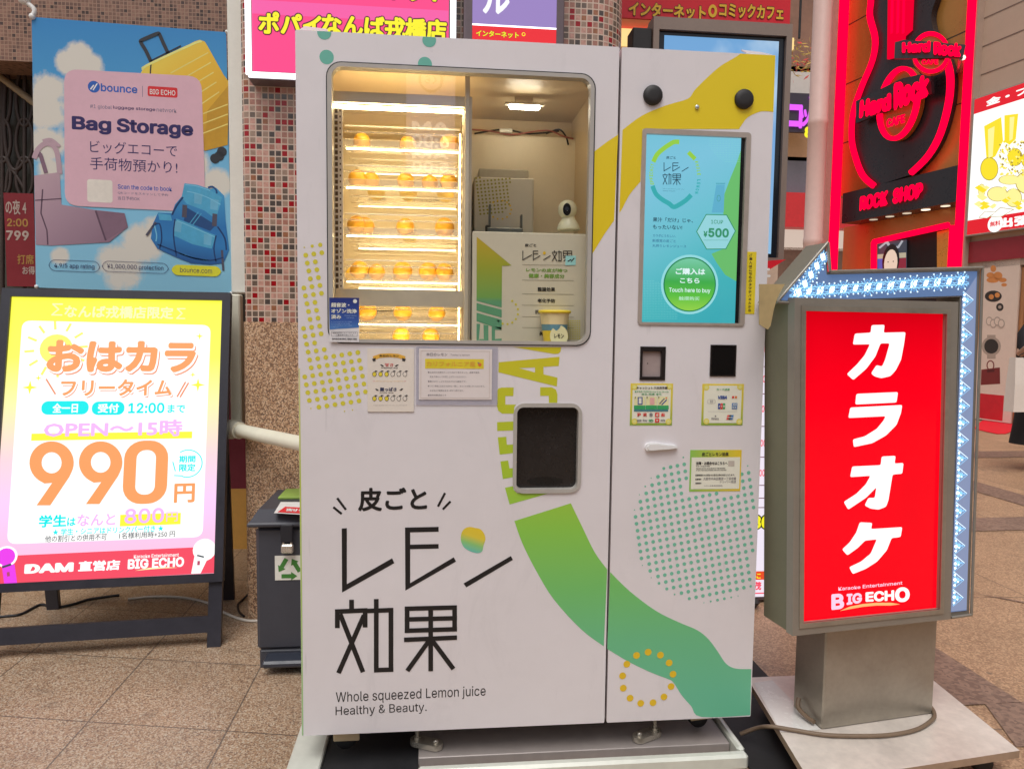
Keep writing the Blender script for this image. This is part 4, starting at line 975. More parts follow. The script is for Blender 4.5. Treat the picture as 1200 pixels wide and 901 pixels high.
for k, (py, fx, bx) in enumerate(rows):
    zc = onY(470, py, YO).z; zt_ = zc-FR-.001
    zs.append(zt_)
    mb = MB(); mb.box((SX0+.002, .135, zt_-.003), (o0[2]-.034, .50, zt_), m_ac); 
    mb.box((SX0, .128, zt_-.012), (o0[2]-.032, .132, zt_+.016), m_acl, .001)
    mb.box((SX0, .500, zt_-.008), (o0[2]-.032, .506, zt_+.03), m_acl, .001)
    mb.box((SX0, .128, zt_+.034), (o0[2]-.032, .130, zt_+.039), m_acl, .0008); mb.box((SX0, .30, zt_+.018), (o0[2]-.032, .303, zt_+.034), m_acl, .001)
    for yy, dz in ((.132, .052), (.24, -.016), (.30, -.024), (.36, -.030), (.42, -.036), (.47, -.030)):
        mb.box((SX0+.002, yy, zt_+dz), (o0[2]-.034, yy+.004, zt_+dz+.004), m_ws, .001)
    for yy in (.22, .32, .42): mb.box((SX0+.002, yy, zt_+.0005), (o0[2]-.034, yy+.004, zt_+.006), m_acl)
    mb.build('shelf', vm)
    strip.box((SX0+.006, .137, zt_-.0100), (o0[2]-.036, .143, zt_-.0070), e_led)
    if k in (0, 1, 2, 3): strip.box((SX0+.006, .46, zt_-.012), (o0[2]-.036, .466, zt_-.006), e_led2)
    n = len(fx)
    for i, x in enumerate(fx):
        pos = {3: [0, 2, 4], 5: range(5), 4: [0, 1, 3, 4], 2: [2, 4]}[n]
        c = onY(x, py, YO+(.012 if i % 2 else 0)); c.z = zc
        fruit_at(c, F_o, (random.uniform(-.4, .4), random.uniform(-.5, .5), random.uniform(0, 6)), 'orange at the front of the %s lit shelf, %s' % (rown[k], xn[list(pos)[i]]), 'fruit on the lit shelves')
    for i, x in enumerate(bx or []):
        c = onY(x, py, .40); c = onY(x, py+24, .40); c.z = zt_+FR+.001
        w = ['slotted rack', 'middle', 'grey post'][i] if len(bx) == 3 else ['middle', 'slotted rack'][i]
        fruit_at(c, F_y, (random.uniform(-.4, .4), random.uniform(-.5, .5), random.uniform(0, 6)), 'yellow lemon at the back of the %s lit shelf near its %s' % (rown[k], w), 'fruit on the lit shelves')
strip.box((op1[0]+.004, YC+.014, op1[3]-.0125), (op1[2]-.004, YC+.024, op1[3]-.004), e_led)
for xx in (ix0+.020, o0[2]-.030): strip.box((xx, .345, iz0+.03), (xx+.006, .355, o0[3]-.04), e_led2)
strip.build('led_strip', vm)
# small dark rectangles on the back panel
bk = MB(); md2 = pm('dark back mark', (.05, .04, .035), .3)
for x0, x1, py in ((432,452,234),(485,520,234),(420,432,290),(436,439,290),(430,470,367)):
    a, b_ = onY(x0, py-3.5, iyB-.026), onY(x1, py+3.5, iyB-.026); bk.box((a.x, iyB-.0265, b_.z), (b_.x, iyB-.0245, a.z), md2)
bk.build('back_mark', vm)

# right compartment
rx0 = o0[2]+.002
mb = MB()
a, b_ = onY(552, 157, .50), onY(676, 272, .50)
mb.box((rx0, .50, iz0+.002), (b_.x, .512, a.z), pm('cream board', A(222,208,182,1.2), .5, var=.03), .002); mb.build('cream_board', vm)
mb = MB(); p = onY(597, 125.5, .30); q = onY(632.5, 125.5, .30)
mb.box((p.x, .292, p.z-.006), (q.x, .308, p.z+.006), em('warm lamp tube', (1, .90, .70), 46.0), .004)
lt = mb.build('lamp_tube', vm)
mb = MB(); mb.box((p.x-.014, .290, p.z+.0062), (q.x+.014, .310, p.z+.011), m_al); mb.box((p.x+.02, .315, p.z+.0065), (q.x-.02, .322, iz1-.012), m_in); mb.build('lamp_bracket', vm)
mb = MB()
for k, (pts, mm) in enumerate((([(552,152),(575,154),(600,158),(640,153),(660,160),(672,163)], pm('pink wire', A(150,90,80), .5)), ([(556,157),(590,152),(620,157),(655,154)], m_dk), ([(640,157),(655,152),(663,160),(666,170)], m_dk))):
    mb.tube(smooth([onY(x, y, .49+.002*k) for x, y in pts], 4), .0028, mm, 6)
c = onY(593, 154, .485); mb.box((c.x-.022, .478, c.z-.006), (c.x+.022, .49, c.z+.008), m_ws, .002)
mb.build('wiring', vm)
# juicer
ju = MB(); J = Pl((0, .36, 0), (1, 0, 0), (0, 0, 1)); mj = pm('juicer grey', A(192,188,174), .4, var=.04)
a, b_ = onY(556, 207, .36), onY(625, 273, .36); ju.box((a.x, .36, b_.z-.02), (b_.x, .48, a.z), mj, .004)
a2, b2_ = onY(561, 197.5, .40), onY(619.5, 215, .40); ju.box((a2.x, .40, a.z-.01), (b2_.x, .47, a2.z), pm('juicer back', A(150,144,128), .45), .003)
juice = tag(ju.build('juicer', None, ((a.x+b_.x)/2, .42, b_.z-.02)), 'grey juicer box with yellow dotted print inside the window', 'juicer')
ju = MB()
for i in range(11):
    for j in range(11):
        x, y = 558+i*4.3+j*.5, 209+j*4.2-i*.4
        if math.hypot(x-572, (y-224)) < 31 and 557.5 < x < 598 and y > 208.5: ju.disc(J, J.px(x, y), .0034, pm('print olive', A(140,136,44), .4), .0008, 8)
for k in range(14):
    t = 2*math.pi*k/14; ju.disc(J, J.px(586+13*math.cos(t), 246+11*math.sin(t)), .0034, m_ylw, .0012, 8)
ju.build('printed_dots', juice)
ju = MB(); jt = pm('juicer tray', A(92,96,92), .35, .3); c0j, c1j = onY(570, 271, .30), onY(612, 266, .30)
ju.box((c0j.x, .28, c0j.z-.006), (c1j.x, .355, c0j.z+.010), jt, .003); ju.box((c0j.x-.004, .285, c0j.z-.006), (c0j.x+.012, .30, c0j.z+.018), m_dk, .003)
for x, y in ((574, 240), (611, 252)):
    t = onY(x, y, .31); ju.box((t.x-.003, .30, c0j.z), (t.x+.003, .33, t.z), jt, .001)
ju.build('tray', juice)
# security camera
sc1 = empty('security_camera', tuple(onY(667, 271, .22)), 'small white camera with round black lens face inside the window', 'camera')
ct = onY(665, 246, .22); cb_ = onY(666, 270, .22); pw = pm('camera white', A(222,210,182), .3, var=.03)
mb = MB(); mb.lathe((cb_.x, .22, cb_.z), [(.034, 0), (.036, .006), (.030, .020), (.020, .036), (.018, .046)], pw, 20); mb.build('base', sc1)
mb = MB(); mb.sphere((ct.x, .22, ct.z), .030, pw, 18, 12); mb.build('head', sc1)
mb = MB(); fd = (CAM-ct).normalized(); fd = Vector((-.22, -.95, -.12)).normalized()
CPl = Pl(Vector((ct.x, .22, ct.z))+fd*.0285, Vector((0, 0, 1)).cross(fd)*-1, Vector((0, 0, 1)))
CPl = Pl(Vector((ct.x, .22, ct.z))+fd*.0285, Vector((-fd.y, fd.x, 0)), fd.cross(Vector((-fd.y, fd.x, 0))))
mb.disc(CPl, (0, 0), .0125, pm('lens black', (.015, .017, .022), .08), .001, 20, .019, .006); mb.disc(CPl, (.0, .002), .006, pm('lens glint', (.05, .06, .09), .05), .0016, 14); mb.build('lens', sc1)
# counter with printed front
KP = Pl((0, .085, 0), (1, 0, 0), (0, 0, 1)); mb = MB()
a0k, b0k, a1k, b1k = pxr(KP, 553, 271, 684, 404); b0k = iz0+.002
mk_ = pm('counter front', A(196,190,170,1.25), .4, var=.03)
mb.box((rx0+.001, .085, b0k), (ix1-.008, .11, b1k), mk_, .002); mb.box((rx0+.001, .1105, b1k-.02), (ix1-.008, .499, b1k-.001), mk_)
kc_ = mb.build('counter', vm)
mb = MB(); h = .0008
z6 = lambda x, y: (540+x/5.633, 250+y/5.633)
g_k = grad('printed arrow gradient', (0, 0, 1), onY(570, 400, .085).z, onY(570, 276, .085).z, [(0, A(92,150,120,1.2)), (.38, A(92,150,110,1.2)), (.42, A(112,160,80,1.2)), (.7, A(150,160,50,1.2)), (1, A(190,160,40,1.2))], 0, .4)
mb.ppoly(KP, [z6(*p) for p in ((105,155),(335,345),(272,348),(270,622),(104,578))], g_k, h)
mb.ppoly(KP, [z6(*p) for p in ((104,592),(270,636),(270,688),(104,642))], g_k, h); mb.ppoly(KP, [z6(*p) for p in ((104,656),(270,702),(270,768),(104,712))], g_k, h)
for p in (((104,728),(128,730),(118,848),(104,848)), ((150,735),(182,740),(182,848),(120,848),(122,830),(152,830)), ((204,748),(270,752),(270,770),(226,768),(226,830),(270,826),(270,848),(204,848))): mb.ppoly(KP, [z6(*q) for q in p], g_k, h)
ck = pm('counter print black', A(44,42,38), .4); cg = pm('counter print green', A(110,150,60), .4)
for k in range(9):
    t = R_(-60+k*24); mb.disc(KP, KP.px(*z6(300+78*math.cos(t), 650+82*math.sin(t))), .0034, m_oliv, h, 8)
mb.text(KP, '皮ごと', (615,285.5,628.5,289.5), ck, h, .03)
def kb(a, b_, wd=9): mb.stroke(KP, KP.px(*z6(*a)), KP.px(*z6(*b_)), FP_S*1.03*wd/5.633, ck, h+lay())
for a, b_ in (((409,248),(409,312)), ((409,308),(468,275)), ((478,248),(478,312)), ((478,250),(510,250)), ((478,268),(510,268)), ((478,308),(524,280)), ((545,308),(592,280)),
              ((602,258),(636,258)), ((618,246),(618,258)), ((604,262),(634,316)), ((634,262),(602,316)), ((640,256),(664,256)), ((648,246),(648,318)), ((662,256),(662,316)), ((640,314),(664,314)),
              ((676,250),(732,250)), ((676,250),(676,282)), ((732,250),(732,282)), ((676,266),(732,266)), ((676,282),(732,282)), ((704,250),(704,318)), ((674,292),(734,292)), ((702,294),(678,318)), ((706,294),(730,318))): kb(a, b_, 5.5)
mb.disc(KP, KP.px(*z6(551,263)), .0048, m_ylw, h, 10)
lnm = pm('counter print line', A(140,134,116), .4)
for y in (342, 443, 534, 608, 684, 756): mb.stroke(KP, KP.px(*z6(404, y-2)), KP.px(*z6(745, y+2)), .0012, lnm, h)
mb.text(KP, 'レモンの皮が持つ', (616.5,314,665,319.5), cg, h, .03); mb.text(KP, '健康・美容成分', (619.5,320.5,661.5,326.5), cg, h, .03)
mb.text(KP, '整腸効果', (630,336.5,650.5,342), ck, h, .03); mb.text(KP, '老化予防', (630,350,650.5,355), ck, h, .03); mb.text(KP, '抗酸化', (627,363,642,368), ck, h, .03); mb.text(KP, '美肌', (632,388.5,643,393.5), ck, h, .03)
for i in range(7):
    for j in range(9): mb.disc(KP, KP.px(666+i*2.2, 376+j*2.6), .0021, m_oliv, h, 6)
a_ = pm('blue sale tag', A(150,206,206), .4); mb.ppoly(KP, [z6(*p) for p in ((692,282),(760,280),(758,342),(690,344))], a_, .0016)
mb.stroke(KP, KP.px(*z6(705,318)), KP.px(*z6(728,306)), .003, ck, .0022); mb.stroke(KP, KP.px(*z6(728,320)), KP.px(*z6(748,296)), .003, ck, .0022)
mb.build('printed_front', kc_)
# paper cup on the window ledge
cup = empty('paper_cup', tuple(onY(650, 408, .045)), 'paper cup with yellow lid standing behind the glass before the printed counter', 'cup')
CB = onY(650, 406, .045); CT = onY(650, 364.5, .045); hh = CT.z-CB.z; rt, rb = (onY(667.5, 366, .045).x-CT.x), (onY(661.5, 400, .045).x-CB.x)
cwh = pm('cup paper', A(214,196,150), .5, var=.05); cyl_ = pm('cup yellow', A(232,184,48), .4); cbl = pm('cup blue', A(92,136,150), .5); cgn = pm('cup pale', A(200,196,150), .5)
rr_at = lambda t: rb+(rt-rb)*t
mb = MB(); mb.lathe((CT.x, .045, CB.z), [(rr_at(0), 0)]+[(rr_at(t), hh*t) for t in (.2, .45)], cyl_, 24); mb.lathe((CT.x, .045, CB.z), [(rr_at(.45)+.0002, hh*.45), (rr_at(.62)+.0002, hh*.62)], cbl, 24); mb.lathe((CT.x, .045, CB.z), [(rr_at(.62)+.0004, hh*.62), (rr_at(.95), hh*.95)], cwh, 24)
mb.build('body', cup)
mb = MB(); mb.lathe((CT.x, .045, CB.z), [(rt+.001, hh*.93), (rt+.004, hh*.95), (rt+.004, hh*.99), (rt+.001, hh*1.02), (rt-.003, hh*1.01)], cyl_, 24); mb.build('lid', cup)
mb = MB(); UPn = Pl((CT.x, .045-rr_at(.35)-.0015, CB.z+hh*.30), (1, 0, 0), (0, 0, 1)); mb.disc(UPn, (.008, 0), .026, cgn, 0, 20, .030, .002)
mb.textp(UPn, 'レモン', (-.006, -.006, .022, .006), ck, .001, .02); mb.build('printed_disc', cup)
# blue notice stuck inside the glass
SP = Pl((0, -.0085, ZB), (1, 0, 0), (0, 0, 1)); mb = MB()
w9 = lambda x, y: (360+x/9.01, 330+y/9.01)
def rp(x0, y0, x1, y1): return (*w9(x0, y0), *w9(x1, y1))
rect(mb, SP, rp(232,170,549,640), pm('notice pale', A(206,204,206), .35), .001-.002)
nb = grad('notice blue', (0, 0, 1), SP.at(*SP.px(*w9(390,500))).z, SP.at(*SP.px(*w9(390,170))).z, [(0, A(70,116,176)), (.3, A(50,80,150)), (1, A(34,44,110))], 0, .35)
mb.ppoly(SP, [w9(232,170), w9(549,172), w9(545,486), w9(236,506)], nb, -.0004)
wy = pm('notice white', A(226,222,196), .4); kx = pm('notice text', A(40,40,56), .4)
mb.text(SP, '超音波・', rp(252,222,446,272), wy, 0, .04); mb.text(SP, 'オゾン洗浄', rp(252,286,526,336), wy, 0, .04); mb.text(SP, '済み', rp(252,348,360,396), wy, 0, .04)
mb.disc(SP, SP.px(*w9(505,208)), .0055, wy, 0, 14)
for k, (x1, y) in enumerate(((470,425),(450,445),(470,463),(330,481))): mb.text(SP, 'オゾン水で洗浄したレモンを使用', rp(252,y-6,x1,y+6), pm('notice light text', A(150,176,214), .4), 0, 0)
mb.text(SP, 'Ultrasonic cleaning', rp(392,352,520,368), pm('notice light text', None), 0, 0); mb.text(SP, 'and ozone', rp(416,376,495,388), pm('notice light text', None), 0, 0)
linebox(mb, SP, rp(254,525,530,580), kx, .0006, 0, .002); mb.text(SP, '超音波洗浄とオゾン水による', rp(268,534,516,548), kx, 0, .01); mb.text(SP, '二重洗浄で安心です', rp(300,556,486,570), kx, 0, .01); mb.text(SP, '株式会社食品衛生 検査済 認証', rp(262,596,524,614), kx, 0, .03)
stk = mb.build('sticker', vm); tag(stk, 'blue and white notice stuck on the lower left corner of the fruit window')

# ---- paper notices below the window
def sheet(name, box, m, hh=.003, label=None, r=0): 
    mb = MB(); rect(mb, FP, box, m, hh, .0015, r); return mb
sl = acrylic('clear sleeve', (.62, .60, .70), .5)
z4 = lambda x, y: (425+x/7.273, 400+y/7.278)
def r4(x0, y0, x1, y1): return (*z4(x0, y0), *z4(x1, y1))
m_pap = pm('notice paper', A(208,200,190), .5, var=.03); red4 = pm('notice red', A(196,70,70), .5); org4 = pm('notice orange', A(216,160,60), .5); blk4 = pm('notice black', A(44,42,44), .5); yl4 = pm('notice lemon', A(210,190,60), .5); gy4 = pm('notice grey', A(120,116,120), .5)
mb = MB(); rect(mb, FP, r4(40,60,436,600), m_pap, .003, .002)
a1p = [FP.px(*z4(*p), .0036) for p in ((85,128),(150,106),(225,102),(300,106),(365,128),(358,158),(300,140),(225,134),(150,140),(95,160))]; mb.poly(FP, [a1p], org4, .0036)
for p in (((80,150),(112,140),(108,168),(88,170)), ((335,140),(368,150),(360,170),(338,168))): mb.ppoly(FP, [z4(*q) for q in p], blk4, .004)
mb.text(FP, '本日のレモン', r4(140,113,310,132), blk4, .0044, .03)
mb.text(FP, '甘さ', r4(188,186,262,216), red4, .0036, .02); mb.text(FP, 'Sweetness Level', r4(156,220,300,232), blk4, .0036, .01)
mb.text(FP, '酸っぱさ', r4(148,392,290,426), pm('notice navy', A(50,56,84), .5), .0036, .04); mb.text(FP, 'Acidity level', r4(144,432,262,444), blk4, .0036, .01)
for (x, y, sx) in ((165,206,-1), (290,206,1), (122,412,-1), (330,410,1)): mb.ppoly(FP, [z4(x-18, y+8*sx), z4(x, y-8), z4(x+18, y-8*sx), z4(x, y+9)], blk4, .0036)
for yy in (280, 488):
    for i in range(6):
        c = FP.px(*z4(100+52*i, yy), .0036); rr = .0060
        mb.disc(FP, c, rr, blk4, .0036, 14, rr*1.15); mb.disc(FP, c, rr*.80, yl4 if i < 3 else m_pap, .004, 14, rr*.95)
        mb.ppoly(FP, [z4(98+52*i, yy-24), z4(112+52*i, yy-32), z4(128+52*i, yy-26), z4(112+52*i, yy-20)], blk4, .004)
for i in range(24): mb.disc(FP, FP.px(*z4(90+12*i, 340), .0036), .0009, red4 if i in (0, 1, 22, 23) else org4, .0036, 6); mb.disc(FP, FP.px(*z4(95+12*i, 545), .0036), .0008, gy4, .0036, 6)
tag(mb.build('paper_notice', vm), 'small white notice with rows of little lemons')
mb = MB(); rect(mb, FP, r4(455,46,1148,545), sl, .0028, .001); rect(mb, FP, r4(480,62,1100,498), pm('notice lilac paper', A(206,198,196), .45, var=.03), .0044, .0012)
linebox(mb, FP, r4(496,80,1080,486), pm('notice brown line', A(170,150,134), .5), .0007, .005, .001)
mb.text(FP, '本日のレモン', r4(542,96,722,126), gy4, .005, .01); mb.text(FP, "Today's lemon", r4(748,108,912,128), gy4, .005, .0)
rect(mb, FP, r4(532,148,1032,234), pm('notice yellow bar', A(208,190,52), .45), .005); mb.text(FP, 'カリフォルニア産', r4(545,168,960,216), org4, .0056, .015)
c = FP.px(*z4(998,198), .0056); mb.disc(FP, c, .0052, pm('notice fruit', A(208,110,50), .5), .0056, 12); mb.ppoly(FP, [z4(975,178), z4(990,180), z4(1000,190), z4(988,192)], gy4, .006)
for x0, x1, y, s_ in ((556,1000,264,'●大自然の太陽をたっぷり浴びて育ちました。農薬不使用。'), (572,885,301,'皮まで安心してお召し上がりいただけます。'), (556,885,341,'●果汁がたっぷりでさわやかな酸味です。'), (556,1040,381,'●レモン果皮に含まれる成分も一緒に、まるごとお楽しみいただけます。'), (572,860,419,'氷を加えず新鮮なまま一杯ずつ搾ります。'), (556,712,458,'●保存料無添加です')):
    mb.text(FP, s_, r4(x0, y-8, x1, y+9), gy4, .005, .004)
tag(mb.build('paper_notice', vm), 'larger white notice with a yellow heading in a clear sleeve')

# ---- touch screen
dc = pxr(FP, 757.3, 157, 866.5, 379); mb = MB()
mb.poly(FP, [rrect(sc0[0], sc0[1], sc0[2], sc0[3], .010, 4), [(dc[0], dc[1]), (dc[2], dc[1]), (dc[2], dc[3]), (dc[0], dc[3])]], pm('screen surround', A(160,150,142), .35, .2), .004, .02); mb.build('screen_surround', vm)
TS = off(FP, -.008); mb = MB()
g_s = grad('screen picture', (.55, 0, -1), .55*1.0-ZB-1.85, .55*1.22-ZB-1.22, [(0, S(118,198,220)), (.35, S(124,200,226)), (.6, S(104,196,212)), (.82, S(64,182,190)), (1, S(50,172,184))], .92, .04)
mb.poly(TS, [[(dc[0], dc[1]), (dc[2], dc[1]), (dc[2], dc[3]), (dc[0], dc[3])]], g_s, 0); 
mb.poly(TS, [[(dc[2]-.011, dc[1]), (dc[2]+.004, dc[1]), (dc[2]+.004, dc[3]), (dc[2]-.011, dc[3])]], pm('bezel black', (.01, .012, .014), .15), .001)
scrn = mb.build('touch_screen', vm)
mb = MB()
z7 = lambda x, y: (740+x/7.5, 150+y/7.5); z8 = lambda x, y: (740+x/6.931, 260+y/6.931)
eg = em('screen green', S(108,190,110), .95); eg2 = em('screen light green', S(150,206,70), .95); et = em('screen teal', S(60,176,180), .9); etx = em('screen dark text', S(44,74,92), .9); egt = em('screen green text', S(60,150,110), .9); ewh = em('screen white', S(226,246,248), 1.0)
def tp(pts, m, h=.0004): mb.poly(TS, [[TS.px(x, y, h) for x, y in pts]], m, h)
tp([z7(*p) for p in ((1000,82),(1005,300),(985,720))]+[z8(*p) for p in ((885,300),(880,500),(760,430),(690,330),(650,260),(760,215),(830,100))]+[z7(*p) for p in ((800,740),(810,600),(870,440),(920,320))], eg)
# lemon ring
def arcp(pts, wd, m):
    P = [TS.px(*z7(*p), .001) for p in pts]; P = smooth(P, 4); l = []; r = []
    for i, p in enumerate(P):
        d = (P[min(i+1, len(P)-1)]-P[max(i-1, 0)]).normalized(); q = Vector((-d.y, d.x))*wd/2; l.append(p+q); r.append(p-q)
    mb.poly(TS, [l+r[::-1]], m, .001)
arcp([(192,300),(225,235),(280,185),(330,150),(375,125),(420,125)], .0130, eg2); arcp([(185,510),(215,580),(270,630),(330,665),(370,695),(420,675),(480,635),(525,590)], .0130, et)
arcp([(500,215),(530,245),(560,275)], .012, eg2)
for k, ch in enumerate('EFFICACY'):
    t = k/7; c = TS.px(*z7(182-10*math.sin(math.pi*t), 490-t*165), .001); mb.textp(Pl(TS.at(c.x, c.y), (0.05, 0, 1), (-1, 0, .05)), ch, (-.0030, -.0052, .0030, .0052), eg2, .001, .03)
for k, ch in enumerate('WHOLE LEMON'):
    if ch == ' ': continue
    t = k/10; c = TS.px(*z7(572+22*math.sin(math.pi*t), 300+t*270), .001); mb.textp(Pl(TS.at(c.x, c.y), (0.0, 0, -1), (1, 0, 0)), ch, (-.0026, -.0052, .0026, .0052), et if k > 5 else eg2, .001, .04)
def r7(x0, y0, x1, y1): return (*z7(x0, y0), *z7(x1, y1))
def r8(x0, y0, x1, y1): return (*z8(x0, y0), *z8(x1, y1))
mb.text(TS, '皮ごと', r7(305,248,390,276), etx, .001, .03)
def sb(a, b_, wd=6): mb.stroke(TS, TS.px(*z7(*a)), TS.px(*z7(*b_)), FP_S*wd/7.5, etx, .001+lay())
for a, b_ in (((285,305),(285,385)), ((285,380),(345,345)), ((362,308),(362,385)), ((362,310),(412,310)), ((362,335),(408,335)), ((362,382),(425,345)), ((440,385),(500,348)),
              ((272,415),(318,415)), ((293,402),(293,415)), ((275,420),(312,500)), ((312,420),(275,500)), ((322,412),(348,412)), ((330,400),(328,500)), ((346,412),(344,498)),
              ((362,408),(430,408)), ((362,408),(362,440)), ((430,408),(430,440)), ((362,424),(430,424)), ((362,440),(430,440)), ((396,408),(396,504)), ((358,456),(432,456)), ((392,458),(364,500)), ((400,458),(428,500))): sb(a, b_, 7)
mb.text(TS, 'Whole squeezed Lemon juice', r7(275,532,465,544), etx, .001); mb.text(TS, 'Healthy & Beauty.', r7(275,550,390,562), etx, .001)
mb.build('lemon_logo', scrn); mb = MB()
mb.text(TS, '果汁「だけ」じゃ、', r7(188,785,540,835), etx, .001, .02); mb.text(TS, 'もったいない!', r7(188,850,445,895), etx, .001, .02)
for s_, bx in (('カラダにうれしい、', r8(175,100,360,128)), ('新感覚の皮ごと', r8(170,140,360,170)), ('丸搾りレモンジュース', r8(170,182,445,212))): mb.text(TS, s_, bx, em('screen soft text', S(60,110,150), .9), .001, .008)
mb.build('screen_lettering', scrn); mb = MB()
hexo = [(525,85),(570,10),(590,-30),(790,-25),(848,75),(790,180),(755,228),(610,228),(585,180)]
hx = [TS.px(*z8(*p), .001) for p in ((525,80),(605,-62),(775,-58),(848,75),(768,224),(608,226))]; cx_ = sum(hx, Vector((0, 0)))/6
mb.poly(TS, [hx, [cx_+(p-cx_)*.95 for p in hx]], egt, .001); mb.poly(TS, [[cx_+(p-cx_)*.95 for p in hx]], em('screen pale hexagon', S(150,214,222), .95), .0008)
mb.text(TS, '1CUP', r7(700,808,805,845), egt, .0014, .01); mb.text(TS, '¥', r8(585,75,617,125), egt, .0014, .03); mb.text(TS, '500', r8(625,50,790,130), egt, .0014, .035)
mb.stroke(TS, TS.px(*z8(585,150)), TS.px(*z8(785,150)), .0008, egt, .0014)
mb.ppoly(TS, [z7(745,500), z7(820,500), z7(810,745), z7(705,745)], em('screen bottle', S(96,176,206), .95), .0012); mb.stroke(TS, TS.px(*z7(740,490)), TS.px(*z7(822,490)), .0018, em('screen cap', S(60,150,170), .9), .0016)
c = TS.px(*z7(765,620)); mb.ring(TS, c, .0046, .0056, egt, .0016, 20, .008, .009)
mb.build('price_tag', scrn); mb = MB()
for bx, ii, jj in ((r7(690,80,980,330), 22, 16), (r8(80,480,380,800), 24, 24)):
    for i in range(ii):
        for j in range(jj):
            x, y = bx[0]+(bx[2]-bx[0])*i/ii, bx[1]+(bx[3]-bx[1])*j/jj
            if bx[1] > 300 and ((x-752)/45)**2+((y-378)/52)**2 > 1: continue
            if bx[1] < 300 and ((x-860)/30)**2+((y-160)/32)**2 > 1: continue
            mb.disc(TS, TS.px(x, y), .0009, em('screen dot', S(140,220,216), .95), .0008, 5)
mb.build('screen_dots', scrn); mb = MB()
c = TS.px(*z8(472,510)); R0 = FP_S*32.2
mb.disc(TS, c, R0*1.09, em('screen pale rim', S(150,220,226), .95), .0012, 40); mb.disc(TS, c, R0, em('screen deep green', S(34,130,80), .95), .0016, 40)
zc_ = TS.at(*c).z; g_bt = grad('screen button', (0, 0, 1), zc_-R0, zc_+R0, [(0, S(150,214,70)), (.3, S(88,192,60)), (.55, S(56,172,70)), (1, S(120,206,170))], .95, .05)
mb.disc(TS, c, R0*.955, g_bt, .002, 40)
mb.text(TS, 'ご購入は', r8(360,375,598,432), ewh, .0026, .03); mb.text(TS, 'こちら', r8(395,455,552,500), ewh, .0026, .03); mb.text(TS, 'Touch here to buy', r8(305,535,640,585), ewh, .0026, .008); mb.text(TS, '触摸购买', r8(385,605,552,640), em('screen soft white', S(190,236,210), .95), .0026, .01)
mb.build('buy_button', scrn)
mb = MB(); ys4 = (876.5, 296, 884, 367.5)
rect(mb, FP, (875.5,295,884.0,368), pm('print lemon strip', A(214,190,40), .4, var=.05), .001, .0008)
for k, ch in enumerate('ご購入はこちらのタッチパネルから'):
    y = 297.5+k*4.3; mb.text(FP, ch, (878.2-.10*k, y, 881.6-.10*k, y+3.2), pm('strip text', A(70,60,40), .5), .0016, .02)
tag(mb.build('sticker', vm), 'narrow yellow strip with upright lettering beside the touch screen')
# two round black caps, small lock
for x, y in ((764.7, 112.4), (871.3, 117)):
    mb = MB(); c = FP.px(x, y); mb.lathe(FP.at(c.x, c.y, .0), [(.0275, -.001), (.0275, .007), (.025, .0105), (.012, .012), (0, .0122)], pm('black rubber', (.022, .020, .020), .55, var=.2), 26, (0, -1, 0)); mb.build('round_cap', vm)
mb = MB(); c = FP.px(816.5, 126); mb.lathe(FP.at(c.x, c.y), [(.006, 0), (.006, .005), (.003, .006), (0, .006)], pm('lock steel', A(200,206,206), .2, .8), 14, (0, -1, 0)); mb.build('lock', vm)
# card readers
mb = MB(); mdk = pm('reader black', (.018, .014, .014), .3, var=.2)
mb.poly(FP, [hole(cr1), hole(pxr(FP, 753, 411.5, 774.5, 441.5))], mdk, .003, .03); mb.poly(off(FP, -.02), [hole((cr1[0], cr1[1], cr1[2], cr1[3]))], mdk, 0, .004)
mb.poly(off(FP, -.006), [rrect(*pxr(FP, 752.9, 411.8, 774.3, 441.6), .003, 3)], pm('reader grey', A(150,136,134), .3, var=.1), 0, .01); c = FP.px(759.5, 426); mb.disc(off(FP, -.006), c, .0018, mdk, .0006, 8)
tag(mb.build('card_reader', vm), 'black framed card reader with a grey pad')
mb = MB(); mb.poly(FP, [hole(cr2)], pm('reader glass', (.010, .009, .009), .06), .002, .02); mb.poly(FP, [hole(cr2), hole((cr2[0]+.004, cr2[1]+.004, cr2[2]-.004, cr2[3]-.004))], mdk, .0035, .001)
tag(mb.build('card_reader', vm), 'plain glossy black card reader')
